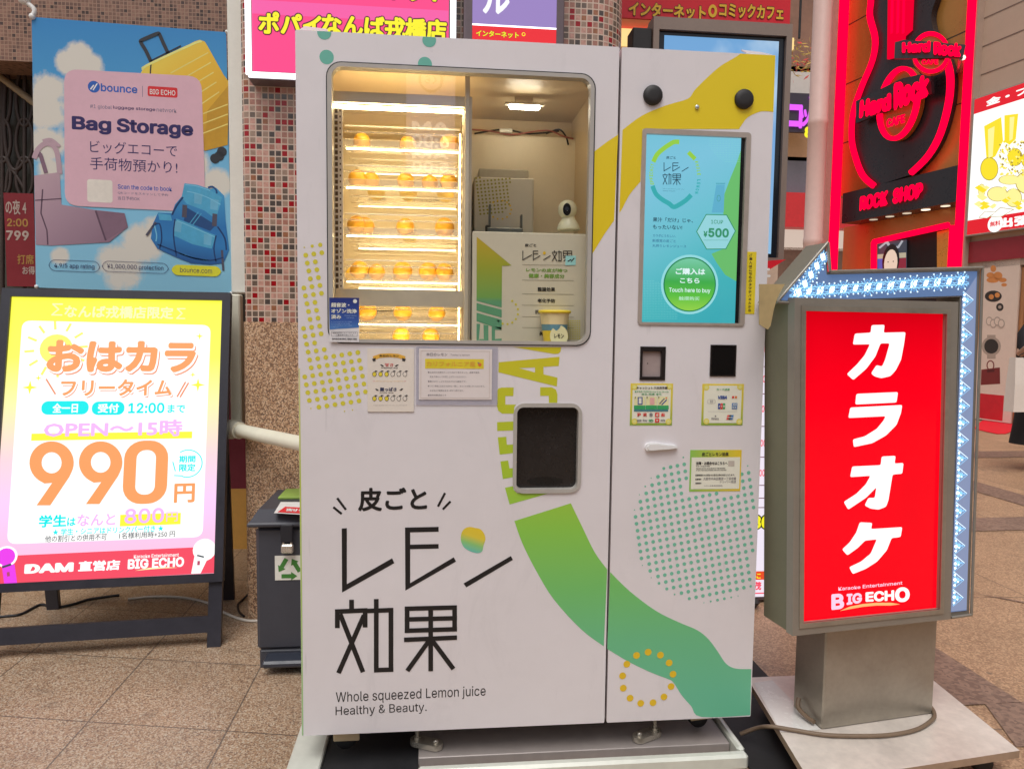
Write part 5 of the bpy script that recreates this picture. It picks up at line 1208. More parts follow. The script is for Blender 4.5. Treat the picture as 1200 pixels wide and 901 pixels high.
# payment stickers
q3_ = lambda x, y: (730+x/6.007, 440+y/6.007)
def r3(x0, y0, x1, y1): return (*q3_(x0, y0), *q3_(x1, y1))
g_st = grad('sticker rim', (0, 0, 1), FP.at(*FP.px(*q3_(200,350))).z, FP.at(*FP.px(*q3_(200,55))).z, [(0, A(130,160,60)), (.5, A(190,184,70)), (1, A(220,190,60))], 0, .4); m_cr2 = pm('sticker cream', A(224,214,196), .4, var=.02); mgn = pm('sticker green', A(52,150,92), .4); mrd = pm('sticker red', A(204,60,56), .4); mbl = pm('sticker blue', A(40,70,140), .4)
for sx0, sy0, sx1, sy1 in ((55,55,345,350), (560,58,842,350)):
    mb = MB(); rect(mb, FP, r3(sx0, sy0, sx1, sy1), g_st, .001, .0008); rect(mb, FP, r3(sx0+14, sy0+12, sx1-14, sy1-16), m_cr2, .0016, 0, .004)
    for cx, cy in ((sx0+26, sy0+26), (sx1-20, sy0+22), (sx0+26, sy1-28), (sx1-26, sy1-26)):
        c = FP.px(*q3_(cx, cy)); mb.disc(FP, c, FP_S*22/6, pm('sticker slice', A(222,196,90), .4), .0020, 14); mb.disc(FP, c, FP_S*13/6, pm('sticker pith', A(226,206,130), .4), .0024, 12)
    if sx0 < 100:
        mb.text(FP, 'キャッシュレス決済手順', r3(96,78,314,96), blk4, .0028, .03); mb.text(FP, '電子決済ご利用方法 How to pay QR code', r3(84,107,322,121), mgn, .0028, .01); mb.text(FP, '支払 结算 결제', r3(130,125,270,137), mgn, .0028, .02)
        for i in range(3):
            mb.ppoly(FP, [q3_(80+82*i,148), q3_(156+82*i,148), q3_(156+82*i,210), q3_(80+82*i,210)], pm('sticker pale', A(214,206,160), .4), .0028); mb.ppoly(FP, [q3_(78+82*i,210), q3_(158+82*i,210), q3_(158+82*i,238), q3_(78+82*i,238)], mgn, .0028)
            mb.text(FP, str(i+1), r3(84+82*i,148,92+82*i,160), blk4, .0034, .02)
        mb.ppoly(FP, [q3_(104,152), q3_(138,152), q3_(138,205), q3_(104,205)], mbl, .0034); mb.ppoly(FP, [q3_(111,158), q3_(131,158), q3_(131,198), q3_(111,198)], m_cr2, .004); mb.ppoly(FP, [q3_(190,156), q3_(222,156), q3_(222,205), q3_(190,205)], pm('sticker pink', A(214,160,156), .4), .0034)
        mb.stroke(FP, FP.px(*q3_(255,198)), FP.px(*q3_(290,160)), .004, gy4, .0034); mb.stroke(FP, FP.px(*q3_(270,205)), FP.px(*q3_(306,170)), .003, mbl, .0034); mb.disc(FP, FP.px(*q3_(302,158)), .0022, mrd, .0034, 8)
        mb.ppoly(FP, [q3_(78,240), q3_(318,240), q3_(318,252), q3_(78,252)], pm('sticker teal', A(60,120,130), .4), .0028)
        for i, (mm, ch) in enumerate(((mrd, 'P'), (mrd, 'R'), (gy4, 'S'), (mrd, 'd'), (mrd, 'au'))):
            if i == 3: rect(mb, FP, r3(226,262,256,292), mrd, .0028, 0, .002); mb.text(FP, ch, r3(234,268,248,286), m_cr2, .0034, .03)
            else: mb.text(FP, ch, r3(102+42*i,264,126+42*i,288), mm, .0028, .04)
        for i, (mm, ch) in enumerate(((gy4, 'WAON'), (gy4, 'Pay'), (mgn, 'iD'), (mrd, '+'), (gy4, 'QUICPay'))):
            if i == 3: rect(mb, FP, r3(226,302,256,330), mrd, .0028, 0, .002); mb.text(FP, ch, r3(234,309,248,323), m_cr2, .0034, .03)
            else: mb.text(FP, ch, r3(98+42*i,308,130+42*i,326), mm, .0028, .03)
        tag(mb.build('sticker', vm), 'square sticker explaining cashless payment in three steps')
    else:
        mb.text(FP, 'カード決済', r3(660,90,752,106), mgn, .0028, .02); mb.text(FP, 'VISA', r3(666,142,732,166), mbl, .0028, .05, slant=.2)
        mb.disc(FP, FP.px(*q3_(773,152)), .0036, mrd, .0028, 14); mb.disc(FP, FP.px(*q3_(793,152)), .0036, pm('sticker orange', A(214,120,50), .4), .003, 14)
        for i, mm in enumerate((mbl, mrd, mgn)): rect(mb, FP, r3(670+17*i,196,685+17*i,236), mm, .0028, 0, .001); mb.text(FP, 'JCB'[i], r3(673+17*i,209,682+17*i,223), m_cr2, .0034, .03)
        rect(mb, FP, r3(768,194,804,236), pm('sticker azure', A(50,110,170), .4), .0028); mb.text(FP, 'AM', r3(772,198,800,212), m_cr2, .0034, .02); mb.text(FP, 'EX', r3(772,217,800,231), m_cr2, .0034, .02)
        linebox(mb, FP, r3(596,168,650,198), gy4, .0006, .0028, .004); mb.text(FP, ')))', r3(614,174,634,192), gy4, .0028, .02)
        mb.stroke(FP, FP.px(*q3_(596,253)), FP.px(*q3_(802,253)), .0005, gy4, .0028)
        mb.disc(FP, FP.px(*q3_(649,284)), .0022, gy4, .0028, 10); mb.text(FP, 'Diners', r3(624,296,674,310), gy4, .0028, .02)
        for i, mm in enumerate((mrd, blk4, pm('sticker azure', None))): mb.ppoly(FP, [q3_(736+14*i,278), q3_(752+14*i,278), q3_(744+14*i,310), q3_(728+14*i,310)], mm, .0028+.0002*i)
        mb.text(FP, 'UnionPay', r3(735,288,772,302), m_cr2, .0036, .02)
        tag(mb.build('sticker', vm), 'square sticker with bank card marks')
mb = MB(); g_i = grad('sticker head', (1, 0, 0), FP.at(*FP.px(*q3_(475,550))).x, FP.at(*FP.px(*q3_(828,550))).x, [(0, A(130,180,80)), (1, A(214,184,50))], 0, .4)
rect(mb, FP, r3(475,524,826,812), g_i, .001, .0008); rect(mb, FP, r3(484,576,818,796), m_cr2, .0016); mb.text(FP, '皮ごとレモン効果', r3(556,540,744,566), blk4, .0022, .02)
mb.text(FP, '故障・お問合せはこちらへ', r3(516,606,736,628), blk4, .0022, .03)
for y, x1, s_ in ((638,612,'For inquiries'), (653,720,'Please contact us by phone or mail anytime'), (666,728,'If you have any trouble with this machine')): mb.text(FP, s_, r3(516,y-5,x1,y+5), blk4, .0022, .01)
rect(mb, FP, r3(742,600,784,636), pm('sticker grey block', A(176,168,158), .5), .0022)
mb.text(FP, '営業時間外のお問合せは翌日以降の対応となります。', r3(510,694,786,706), blk4, .0022, .015); mb.text(FP, '設置場所', r3(510,724,552,735), blk4, .0022, .03); mb.text(FP, '大阪市中央区難波一丁目戎橋', r3(566,716,796,734), gy4, .0022, .01); mb.text(FP, '管理番号', r3(510,752,552,763), blk4, .0022, .03); mb.text(FP, 'ナンバー戎店', r3(680,738,796,756), gy4, .0022, .01); mb.text(FP, 'レモン効果運営事務局', r3(575,770,700,780), gy4, .0022, 0)
tag(mb.build('sticker', vm), 'information sticker with green and yellow heading over the dots')
# handle (pale moulded grip)
mb = MB(); hp = [(p.x, p.y) for p in [FP.px(*q3_(*q)) for q in smooth([(152,500),(168,476),(215,470),(290,480),(360,488),(378,502),(350,514),(260,522),(180,530),(158,520)], 4, True)]]
mb.poly(FP, [hp], pm('grip white', A(222,214,212), .3, var=.02), .010, .012)
sm_ = [(FP.px(*q3_(265,502)).x+(x-FP.px(*q3_(265,502)).x)*.88, FP.px(*q3_(265,502)).y+(y-FP.px(*q3_(265,502)).y)*.75) for x, y in hp]; mb.poly(FP, [sm_], pm('grip white', None), .0135, .003)
mb.build('door_handle', vm)

# ---- feet and castors
ZP = .045                                                        # top of the platform
m_stl = pm('zinc steel', A(176,170,158), .28, .75, var=.12); m_nyl = pm('cream nylon', A(206,186,152), .45, var=.06); m_rub = pm('rubber', (.02, .02, .022), .6)
def foot(x, y, ang):
    mb = MB(); e = Vector((math.cos(ang), math.sin(ang), 0)); f = Vector((-e.y, e.x, 0)); rod = Vector((x, y, ZP)); c2 = rod-e*.062
    lp = [rod+(e*math.cos(t)+f*math.sin(t))*.021 for t in [R_(-90+180*i/10) for i in range(11)]]+[c2+(-e*math.cos(t)-f*math.sin(t))*.021 for t in [R_(-90+180*i/10) for i in range(11)]]
    GPl = Pl((0, 0, ZP), (1, 0, 0), (0, 1, 0)); mb.poly(GPl, [[(p.x, p.y) for p in lp]], m_stl, .016, .016)
    mb.tube([rod+Vector((0, 0, .016)), (x, y, ZB+.02)], .0065, m_stl, 10); mb.lathe(rod+Vector((0, 0, .016)), [(.012, 0), (.012, .008)], m_stl, 6); mb.lathe(c2+Vector((0, 0, .016)), [(.009, 0), (.009, .007), (.005, .010)], m_stl, 10)
    mb.tube([(x, y, ZB-.012), (x, y, ZB-.002)], .013, m_stl, 6)
    mb.build('levelling_foot', vm)
fr_ = onY(767, 862, .07); foot(fr_.x, .07, R_(25)); fl_ = onY(481, 866, .08); foot(fl_.x+.02, .08, R_(155))
def castor(x, y, ang):
    mb = MB(); e = Vector((math.cos(ang), math.sin(ang), 0)); f = Vector((-e.y, e.x, 0)); Z1 = Vector((0, 0, 1)); o = Vector((x, y, 0))
    for s_ in (-.024, .018): mb.box((-.034, s_, ZP+.030), (.042, s_+.006, ZB-.004), m_nyl, .003, (o, e, f, Z1))
    mb.box((-.038, -.028, ZB-.012), (.046, .028, ZB-.001), m_nyl, .004, (o, e, f, Z1)); c = mb.build('castor', vm)
    mb = MB(); mb.lathe(o+Vector((0, 0, ZP+.031))-f*.016, [(.012, 0), (.029, .001), (.031, .006), (.031, .026), (.029, .031), (.012, .032)], m_rub, 18, f); mb.build('wheel', c)
castor(onY(405, 866, .07).x, .08, 0); castor(onY(818, 850, .10).x, .11, R_(8)); castor(.10, DP-.1, .4); castor(W_-.12, DP-.1, .4)

# ================================================================== platform under the machine
pf = empty('platform', (.66, .2, 0), 'low pale metal platform on which the juice machine stands', 'platform')
mpw = pm('platform white', A(196,198,188), .35, .1, var=.10, scale=5); mpg = pm('platform grey', A(142,134,130), .4, .1, var=.14, scale=5)
mb = MB(); pA = onZ(333, 901, ZP); pB = onZ(388, 901, ZP).x
x0p = -.030
mb.box((x0p-.012, -.24, .004), (.052, .60, ZP), mpw, .004); mb.build('side_plate', pf)
mb = MB(); xb0 = onZ(490, 890, ZP).x; mb.box((.053, -.20, .004), (xb0-.001, .60, ZP-.018), pm('black mat', (.016, .016, .018), .6, var=.3), 0); mb.build('black_mat', pf)
mb = MB(); yF = onZ(640, 884, ZP).y
mb.box((xb0, yF+.02, .004), (1.275, .60, ZP-.003), mpg, .002); mb.build('top_plate', pf)
ra, rb_ = onZ(500, 899, ZP+.006), onZ(884, 884, ZP+.006); rail_y = (ra.y+rb_.y)/2
mb = MB(); mb.box((xb0, rail_y-.012, .006), (1.300, rail_y+.020, ZP+.008), mpw, .008); mb.build('front_rail', pf)
mb = MB(); mb.box((1.278, rail_y+.021, .006), (1.302, .60, ZP+.012), mpw, .007); mb.build('side_rail', pf)

# ================================================================== signs on the column
C1 = Pl((0, 1.10, 0), (1, 0, 0), (0, 0, 1)); m_fr = pm('brown sign frame', A(92,80,84), .4, var=.1)
ps = empty('lit_sign', (.05, 1.15, 2.4), 'pink sign with yellow lettering and white light tubes on the mosaic column', 'sign')
e_pk = em('lit pink', S(255,72,140), .95); e_pk2 = em('lit rose pink', S(250,96,170), .95); e_yel = em('lit lemon letters', S(250,240,40), 1.0); m_out = pm('dark letter outline', A(70,20,40), .4); e_tube = em('white tube', (1, 1, 1.06), 1.9)
a0, b0, a1, b1 = pxr(C1, 287, -120, 534, 91)
b0 = C1.px(287, 92).y
mb = MB(); mb.box((a0+.002, 1.105, b0+.002), (a1-.002, 1.195, b0+.95), m_fr); mb.build('sign_box', ps)
mb = MB(); mb.poly(C1, [[(a0+.02, b0+.03), (a1-.03, b0+.03), (a1-.03, b0+.95), (a0+.02, b0+.95)]], e_pk, 0)
yb = C1.px(300, 82).y; mb.poly(C1, [[(a0+.022, C1.px(400, 22).y), (a1-.032, C1.px(400, 22).y), (a1-.032, C1.px(400, 6).y), (a0+.022, C1.px(400, 6).y)]], e_pk2, .001)
pnl = mb.build('pink_panel', ps)
mb = MB()
mb.tube([(a0+.008, 1.088, b0+.012), (a0+.008, 1.088, b0+.95)], .012, e_tube, 8); mb.tube([(a0+.008, 1.088, b0+.012), (a1-.008, 1.088, b0+.012)], .012, e_tube, 8); mb.tube([(a1-.012, 1.088, b0+.012), (a1-.012, 1.088, b0+.95)], .012, e_tube, 8)
mb.build('light_tube', ps)
mb = MB()
for bo, mm, hh in ((.10, m_out, .002), (.045, e_yel, .003)):
    mb.text(C1, 'ポパイ', (302.5,13,377,43.5), mm, hh, bo, .045); mb.text(C1, 'なんば戎橋店', (377,15.5,523.5,50), mm, hh, bo, .045)
mb.build('lettering', pnl); mb = MB()
for bo, mm, hh in ((.10, m_out, .002), (.045, e_yel, .003)): mb.text(C1, 'インターネット', (345,-26,522,4), mm, hh, bo, .045)
mb.build('lettering', pnl)
vs_ = empty('lit_sign', (.65, 1.15, 2.5), 'purple sign over a red strip in a dark frame on the mosaic column', 'sign')
a0, b0, a1, b1 = pxr(C1, 545, -150, 660, 110)
mb = MB(); mb.box((a0, 1.102, b0), (a1, 1.197, b0+1.4), m_fr, .004); mb.build('sign_box', vs_)
D1 = Pl((0, 1.10, 0), (1, 0, 0), (0, 0, 1)); ia0, ia1 = C1.px(553.5, 30).x, C1.px(652, 30).x; zs1, zs2 = C1.px(600, 30.5).y, C1.px(600, 32.5).y
e_pu = em('lit lavender', S(156,132,196), .95); e_rd = em('lit red', S(240,40,50), .95)
mb = MB(); mb.poly(C1, [[(ia0, zs1), (ia1, zs1), (ia1, b0+1.36), (ia0, b0+1.36)]], e_pu, .0); mb.poly(C1, [[(ia0, zs2), (ia1, zs2), (ia1, zs1), (ia0, zs1)]], e_tube, .001); mb.poly(C1, [[(ia0, b0+.04), (ia1, b0+.04), (ia1, zs2), (ia0, zs2)]], e_rd, .0); pnl = mb.build('panel', vs_)
mb = MB(); e_wl = em('lit soft white', (.95, .95, 1), 1.0); mb.text(C1, 'ル', (566,-22,597,18), e_wl, .002, .03); mb.build('lettering', pnl); mb = MB()
for bo, mm, hh in ((.07, m_out, .002), (.035, e_yel, .003)):
    mb.text(C1, 'インターネット', (558,35.5,608,45.5), mm, hh, bo, .035); mb.text(C1, 'コミックカフェ', (600,50.5,648,60), mm, hh, bo, .035)
mb.disc(C1, C1.px(613.5, 40.8), .008, e_yel, .002, 12); mb.disc(C1, C1.px(613.5, 40.8), .005, e_rd, .003, 12)
mb.build('lettering', pnl)

# ================================================================== right of the column: shop front band, kiosk, menu
C2 = Pl((0, 2.40, 0), (1, 0, 0), (0, 0, 1))
rs_ = empty('shop_sign', (2.1, 2.45, 2.9), 'red shop sign with yellow lettering above the tall screen', 'sign')
a0, b0, a1, b1 = pxr(C2, 729, -60, 926, 33)
mb = MB(); mb.box((a0, 2.402, b0), (a1, 2.55, b0+.55), pm('red sign', A(196,26,40), .35, var=.05), .004); mb.build('sign_box', rs_)
mb = MB(); my2 = pm('mustard lettering', A(206,166,44), .4); ml = pm('maroon outline', A(96,20,26), .4)
for bo, mm, hh in ((.09, ml, .0015), (.04, my2, .003)):
    mb.text(C2, 'インターネット', (737,2,827,24), mm, hh, bo, .04); mb.text(C2, 'コミックカフェ', (843,3,918,24.5), mm, hh, bo, .04)
mb.ring(C2, C2.px(835, 13.5), .012, .028, my2, .003, 16, .02, .038)
mb.build('lettering', rs_)
wb = empty('shop_wall', (2.4, 2.9, 0), 'pale shop wall under the red sign beyond the mosaic column', 'wall')
mb = MB(); zlo = onY(750, 42, 2.42).z; xw0, xw1 = 1.35, onY(908, 200, 2.7).x
mb.box((xw0, 2.6, .0), (xw1, 2.75, zlo+.03), pm('pale plaster', A(196,172,152), .6), 0); mb.build('plaster', wb)
mb = MB(); mb.box((xw0, 2.50, zlo+.0), (xw1, 2.599, zlo+.07), em('warm lit ceiling edge', S(255,214,140), 1.1)); mb.build('light_strip', wb)
# tall screen
YK = 1.62; KP2 = Pl((0, YK, 0), (1, 0, 0), (0, 0, 1))
ks = empty('display_screen', (1.8, 1.68, 0), 'tall grey-framed display showing pale blue, standing behind the juice machine', 'display')
x0k, x1k = onY(766, 30, YK).x, onY(924, 160, YK).x; z0k, z1k = onY(905, 309, YK).z, onY(840, 23.5, YK).z
mkf = pm('kiosk grey', A(132,116,106), .35, .3, var=.05)
mb = MB(); tk = .045
mb.poly(KP2, [[(x0k, z0k), (x1k, z0k), (x1k, z1k), (x0k, z1k)], [(x0k+.03, z0k+.03), (x1k-.03, z0k+.03), (x1k-.03, z1k-.06), (x0k+.03, z1k-.06)]], mkf, 0, .10)
mb.box((x0k+.004, YK+.101, z0k+.004), (x1k-.004, YK+.13, z1k-.004), mkf); mb.box((x0k+.25, YK+.02, .02), (x1k-.25, YK+.10, z0k-.001), mkf, .01); mb.box((x0k+.05, YK-.12, .005), (x1k-.05, YK+.25, .0195), mkf, .004)
mb.box((x0k-.10, YK+.02, z0k), (x0k-.001, YK+.13, z1k-.05), pm('kiosk black side', (.03, .026, .026), .5), .004)
mb.build('housing', ks)
mb = MB(); bz = (x0k+.03, z0k+.03, x1k-.03, z1k-.06); mb.poly(off(KP2, -.02), [[(bz[0]-.002, bz[1]-.002), (bz[2]+.002, bz[1]-.002), (bz[2]+.002, bz[3]+.002), (bz[0]-.002, bz[3]+.002)]], pm('kiosk bezel', (.012, .016, .024), .1), 0, .005); mb.build('bezel', ks)
m, nt, b = _new('kiosk picture with reflections'); g = N(nt, 'ShaderNodeNewGeometry'); n1 = N(nt, 'ShaderNodeTexNoise', Scale=2.2, Detail=4.0); nt.links.new(g.outputs['Position'], n1.inputs['Vector'])
sp = N(nt, 'ShaderNodeSeparateXYZ'); nt.links.new(g.outputs['Position'], sp.inputs[0]); mr_ = N(nt, 'ShaderNodeMapRange'); nt.links.new(sp.outputs[2], mr_.inputs[0]); mr_.inputs[1].default_value = 1.7; mr_.inputs[2].default_value = 2.8
c = mixc(nt, ramp(nt, n1.outputs[0], [(.52, (0,0,0)), (.68, (1,1,1))]), ramp(nt, mr_.outputs[0], [(0, S(150,196,232)), (.5, S(120,172,226)), (1, S(112,168,220))]), S(196,220,240))  # paler cloudy patches paint reflections into the glow of the screen
nt.links.new(c, b.inputs['Emission Color']); b.inputs['Emission Strength'].default_value = .9; b.inputs['Base Color'].default_value = (.02, .03, .04, 1); b.inputs['Roughness'].default_value = .08
mb = MB(); mb.poly(off(KP2, -.018), [[(bz[0]+.032, bz[1]+.022), (bz[2]-.032, bz[1]+.022), (bz[2]-.032, bz[3]-.022), (bz[0]+.032, bz[3]-.022)]], m, 0); mb.build('screen', ks)
# small red sign under the screen
C3 = Pl((0, YK-.03, 0), (1, 0, 0), (0, 0, 1)); rb2 = MB(); a0, b0, a1, b1 = pxr(C3, 780, 305, 921, 331)
V = [C3.px(*p) for p in ((860,332),(878,331),(921,304),(860,309))]
rb2.poly(C3, [[(p.x, p.y) for p in V]], pm('red sign', None), 0, .02); rb2.text(C3, 'エ', (884,314,903,325), wht, .002, .06); rb2.text(C3, 'カフ', (862,316,881,327), wht, .002, .06)
rb2.box((C3.px(870, 320).x, YK-.008, C3.px(870, 330).y), (C3.px(880, 320).x, YK+.018, C3.px(870, 312).y), mkf)
tag(rb2.build('red_plate', None, tuple(C3.at(a0+.1, b0))), 'small slanted red plate with white lettering under the tall screen', 'sign')
# lit menu board
YM = 1.22; M1 = Pl((0, YM, 0), (1, 0, 0), (0, 0, 1)); mnb = empty('menu_board', (1.75, YM+.05, 0), 'lit white menu board glimpsed between the juice machine and the red sign', 'menu board')
zb_, zt_ = M1.px(889, 699).y, M1.px(889, 372).y; xa_, xb_ = 1.30, 2.05
mb = MB(); mb.box((xa_, YM+.003, zb_-.02), (xb_, YM+.09, zt_+.02), m_fr, .004); mb.box((xa_+.1, YM-.08, .004), (xb_-.15, YM+.2, .05), pm('black foot', (.02, .018, .018), .5), .02); mb.box((xa_+.2, YM+.01, .051), (xb_-.25, YM+.08, zb_-.021), m_fr); mb.build('stand', mnb)
e_mn = em('lit menu', S(246,236,250), .95); mb = MB(); mb.poly(M1, [[(xa_+.01, zb_), (xb_-.01, zb_), (xb_-.01, zt_), (xa_+.01, zt_)]], e_mn, 0); mp_ = mb.build('lit_panel', mnb)
mb = MB(); lm = pm('menu line', A(120,60,80), .5)
for y in (430, 462, 500, 536, 569, 584, 595): z = M1.px(889, y).y; mb.poly(M1, [[(xa_+.02, z), (xb_-.02, z), (xb_-.02, z+.004), (xa_+.02, z+.004)]], lm, .001)
x8 = M1.px(882, 610).x
for bo, mm, hh in ((.10, pm('menu black', (.02, .02, .02), .5), .001), (.04, e_yel, .002)): mb.textp(M1, '80', (x8, M1.px(889, 619).y, x8+.085, M1.px(889, 604).y), mm, hh, bo, .04)
z0, z1 = M1.px(889, 679).y, M1.px(889, 669).y; mb.poly(M1, [[(xa_+.02, z0), (xb_-.02, z0), (xb_-.02, z1), (xa_+.02, z1)]], em('lit vermilion', S(240,80,40), .95), .001); mb.textp(M1, 'ご一緒に', (x8-.09, z0+.004, x8+.05, z1-.006), e_yel, .002, .03)
z0, z1 = M1.px(889, 691).y, M1.px(889, 681).y; mb.textp(M1, '限定茂', (x8-.05, z0, x8+.055, z1), em('lit rose', None), .002, .05); z2 = M1.px(889, 694).y; mb.poly(M1, [[(xa_+.02, z2-.006), (xb_-.02, z2-.006), (xb_-.02, z2), (xa_+.02, z2)]], em('lit rose', None), .001)
for k, y in enumerate((405, 440, 475, 515, 550)): mb.textp(M1, '500', (x8+.01, M1.px(889, y+8).y, x8+.05, M1.px(889, y).y), em('lit rose', None), .002, .02)
mb.build('lettering', mp_)

# ================================================================== red karaoke sign on its pedestal
ZT = .10
KA, KB = onZ(963, 855, ZT), onZ(1093, 836, ZT); KH = (KB-KA).normalized(); KBK = Vector((-KH.y, KH.x, 0)); PWD = (KB-KA).length
KV = (Vector((0, 0, 1))-KH*.040).normalized()
kar = empty('karaoke_sign', tuple(KA+KH*.2+KBK*.06), 'red glowing karaoke sign with blue arrow lights on a steel pedestal', 'sign')
m_ss = pm('brushed steel', A(150,143,131), .38, .55, var=.14, scale=9); m_sd = pm('bronze grey frame', A(138,133,124), .42, .35, var=.06); m_olv = pm('dull olive side', A(112,112,92), .5, .2, var=.10)
KF = Pl(KA-KBK*.06, KH, KV)                      # front of the frame
fo = [KF.px(*p) for p in ((930,746),(1112,724.5),(1125.5,348.5),(930,354.5))]
fx0 = (fo[0].x+fo[3].x)/2; fx1 = (fo[1].x+fo[2].x)/2; fy0 = (fo[0].y+fo[1].y)/2; fy1 = (fo[2].y+fo[3].y)/2
ri = [KF.px(*p) for p in ((942,729.5),(1100,714),(1110,365),(943,367.5))]
rx0_ = (ri[0].x+ri[3].x)/2; rx1_ = (ri[1].x+ri[2].x)/2; ry0 = (ri[0].y+ri[1].y)/2; ry1 = (ri[2].y+ri[3].y)/2
BD = .27
for _i in range(60):                               # depth read off the far edge of its left side
    _p = KF.at(fx0, .95, -BD)-CAM
    if 600+FPX*_p.dot(RT)/_p.dot(FW) > 894: break
    BD -= .004
mb = MB(); Z1 = Vector((0, 0, 1))
mb.box((0.0, 0, 0), (PWD, .14, fy0-.004), m_ss, .004, (KA, KH, KBK, Vector((0, 0, 1)))); mb.build('pedestal', kar)
mb = MB()
mb.poly(KF, [[(fx0, fy0), (fx1, fy0), (fx1, fy1), (fx0, fy1)], [(rx0_, ry0), (rx1_, ry0), (rx1_, ry1), (rx0_, ry1)]], m_sd, 0, .03)
mb.poly(KF, [[(rx0_-.014, ry0-.014), (rx1_+.014, ry0-.014), (rx1_+.014, ry1+.014), (rx0_-.014, ry1+.014)], [(rx0_, ry0), (rx1_, ry0), (rx1_, ry1), (rx0_, ry1)]], m_ss, .003, .006)
mb.build('frame', kar)
mb = MB(); mb.box((fx0+.002, fy0+.002, -BD), (fx1-.002, fy1-.002, -.0305), m_olv, .003, (KF.O, KF.u, KF.v, KF.n)); mb.build('housing', kar)
e_kr, nt, b = _new('lit karaoke red'); g = N(nt, 'ShaderNodeNewGeometry'); n1 = N(nt, 'ShaderNodeTexNoise', Scale=3.0, Detail=2.0); nt.links.new(g.outputs['Position'], n1.inputs['Vector'])
b.inputs['Base Color'].default_value = (.10, 0, .004, 1); b.inputs['Roughness'].default_value = .12; b.inputs['Specular IOR Level'].default_value = .2; b.inputs['Emission Color'].default_value = (*S(255, 0, 24), 1)
sp = N(nt, 'ShaderNodeSeparateXYZ'); nt.links.new(g.outputs['Position'], sp.inputs[0]); mr_ = N(nt, 'ShaderNodeMapRange'); nt.links.new(sp.outputs[2], mr_.inputs[0]); mr_.inputs[1].default_value = 1.12; mr_.inputs[2].default_value = 1.38; mr_.inputs[3].default_value = 1.0; mr_.inputs[4].default_value = .62   # uneven backlight put into the glow, weaker towards the top
nt.links.new(mth(nt, 'MULTIPLY', mr_.outputs[0], mth(nt, 'MULTIPLY_ADD', n1.outputs[0], .35, .80)), b.inputs['Emission Strength'])
mb = MB(); mb.poly(off(KF, -.012), [[(rx0_-.003, ry0-.003), (rx1_+.003, ry0-.003), (rx1_+.003, ry1+.003), (rx0_-.003, ry1+.003)]], e_kr, 0); kp_ = mb.build('red_panel', kar)
KL = off(KF, -.011); mb = MB(); e_kw = em('lit karaoke white', (1, 1, 1), 1.08)
kA = lambda l: [(960+x/5.63, 370+y/5.63) for x, y in l]; kB_ = lambda l: [(960+x/5.3, 520+y/5.3) for x, y in l]
def chaikin(P, n=2):
    for _ in range(n):
        o = []
        for i in range(len(P)):
            a, b_ = Vector(P[i]), Vector(P[(i+1) % len(P)]); L = (b_-a).length; t = min(.25, 1.1/max(L, .01)); o += [a.lerp(b_, t), a.lerp(b_, 1-t)]
        P = o
    return P
for P in (kA([(345,62),(432,60),(425,112),(570,108),(560,185),(540,290),(505,360),(470,398),(410,412),(365,400),(342,380),(378,325),(415,335),(435,290),(465,182),(405,182),(370,270),(310,350),(225,424),(182,385),(250,320),(300,260),(335,188),(222,190),(235,118),(340,112)]),
          kA([(245,515),(520,503),(510,572),(238,585)]), kA([(205,605),(548,588),(540,640),(510,720),(440,790),(350,840),(228,866),(222,815),(300,795),(380,745),(425,690),(438,662),(192,674)]),
          kB_([(388,78),(475,74),(468,122),(524,118),(516,185),(456,190),(430,350),(415,390),(370,408),(320,402),(282,382),(305,335),(345,335),(355,270),(290,335),(180,408),(152,360),(230,310),(290,250),(318,198),(192,206),(205,140),(382,132)]),
          kB_([(252,486),(330,490),(322,528),(516,516),(506,578),(450,584),(420,660),(360,730),(290,775),(208,808),(186,765),(260,730),(320,680),(358,592),(285,600),(240,645),(175,692),(142,655),(190,610),(230,550)])):
    mb.poly(KL, [[tuple(KL.px(*p)) for p in chaikin(P, 2)]], e_kw, 0)
e_kl = em('lit karaoke lilac', S(250,214,240), 1.0)
zk = lambda x, y: (960+x/6.667, 660+y/6.667)
def kt(s_, pts, m, bold):  # lettering along a sloping quad: pts = TL, TR, BR, BL
    vs, fs, bb = glyphs(s_, bold); q = [KL.px(*zk(*p)) for p in pts]; o = []
    for x, y, l_ in vs:
        u, v = (x-bb[0])/(bb[2]-bb[0]), (y-bb[1])/(bb[3]-bb[1]); p = (q[3]*(1-u)+q[2]*u)*(1-v)+(q[0]*(1-u)+q[1]*u)*v; o.append(KL.at(p.x, p.y, LAY*l_))
    mb.raw(o, fs, m)
kt('B', [(95,240),(192,232),(196,352),(95,364)], e_kl, .04); kt('IG', [(214,236),(334,228),(334,306),(214,326)], e_kl, .04); kt('ECH', [(362,224),(586,206),(586,290),(362,300)], e_kw, .04); kt('O', [(592,188),(706,182),(708,298),(592,304)], e_kw, .045)
kt('Karaoke', [(150,184),(322,172),(322,196),(150,212)], e_kl, .012); kt('Entertainment', [(340,166),(650,138),(650,164),(340,194)], e_kl, .012)
mb.poly(KL, [[tuple(KL.px(*zk(*p))) for p in ((162,370),(240,336),(340,316),(450,306),(560,306),(632,318),(560,328),(450,328),(340,338),(240,356))]], em('lit karaoke cream', S(255,190,120), 1), 0)
mb.build('lettering', kp_)
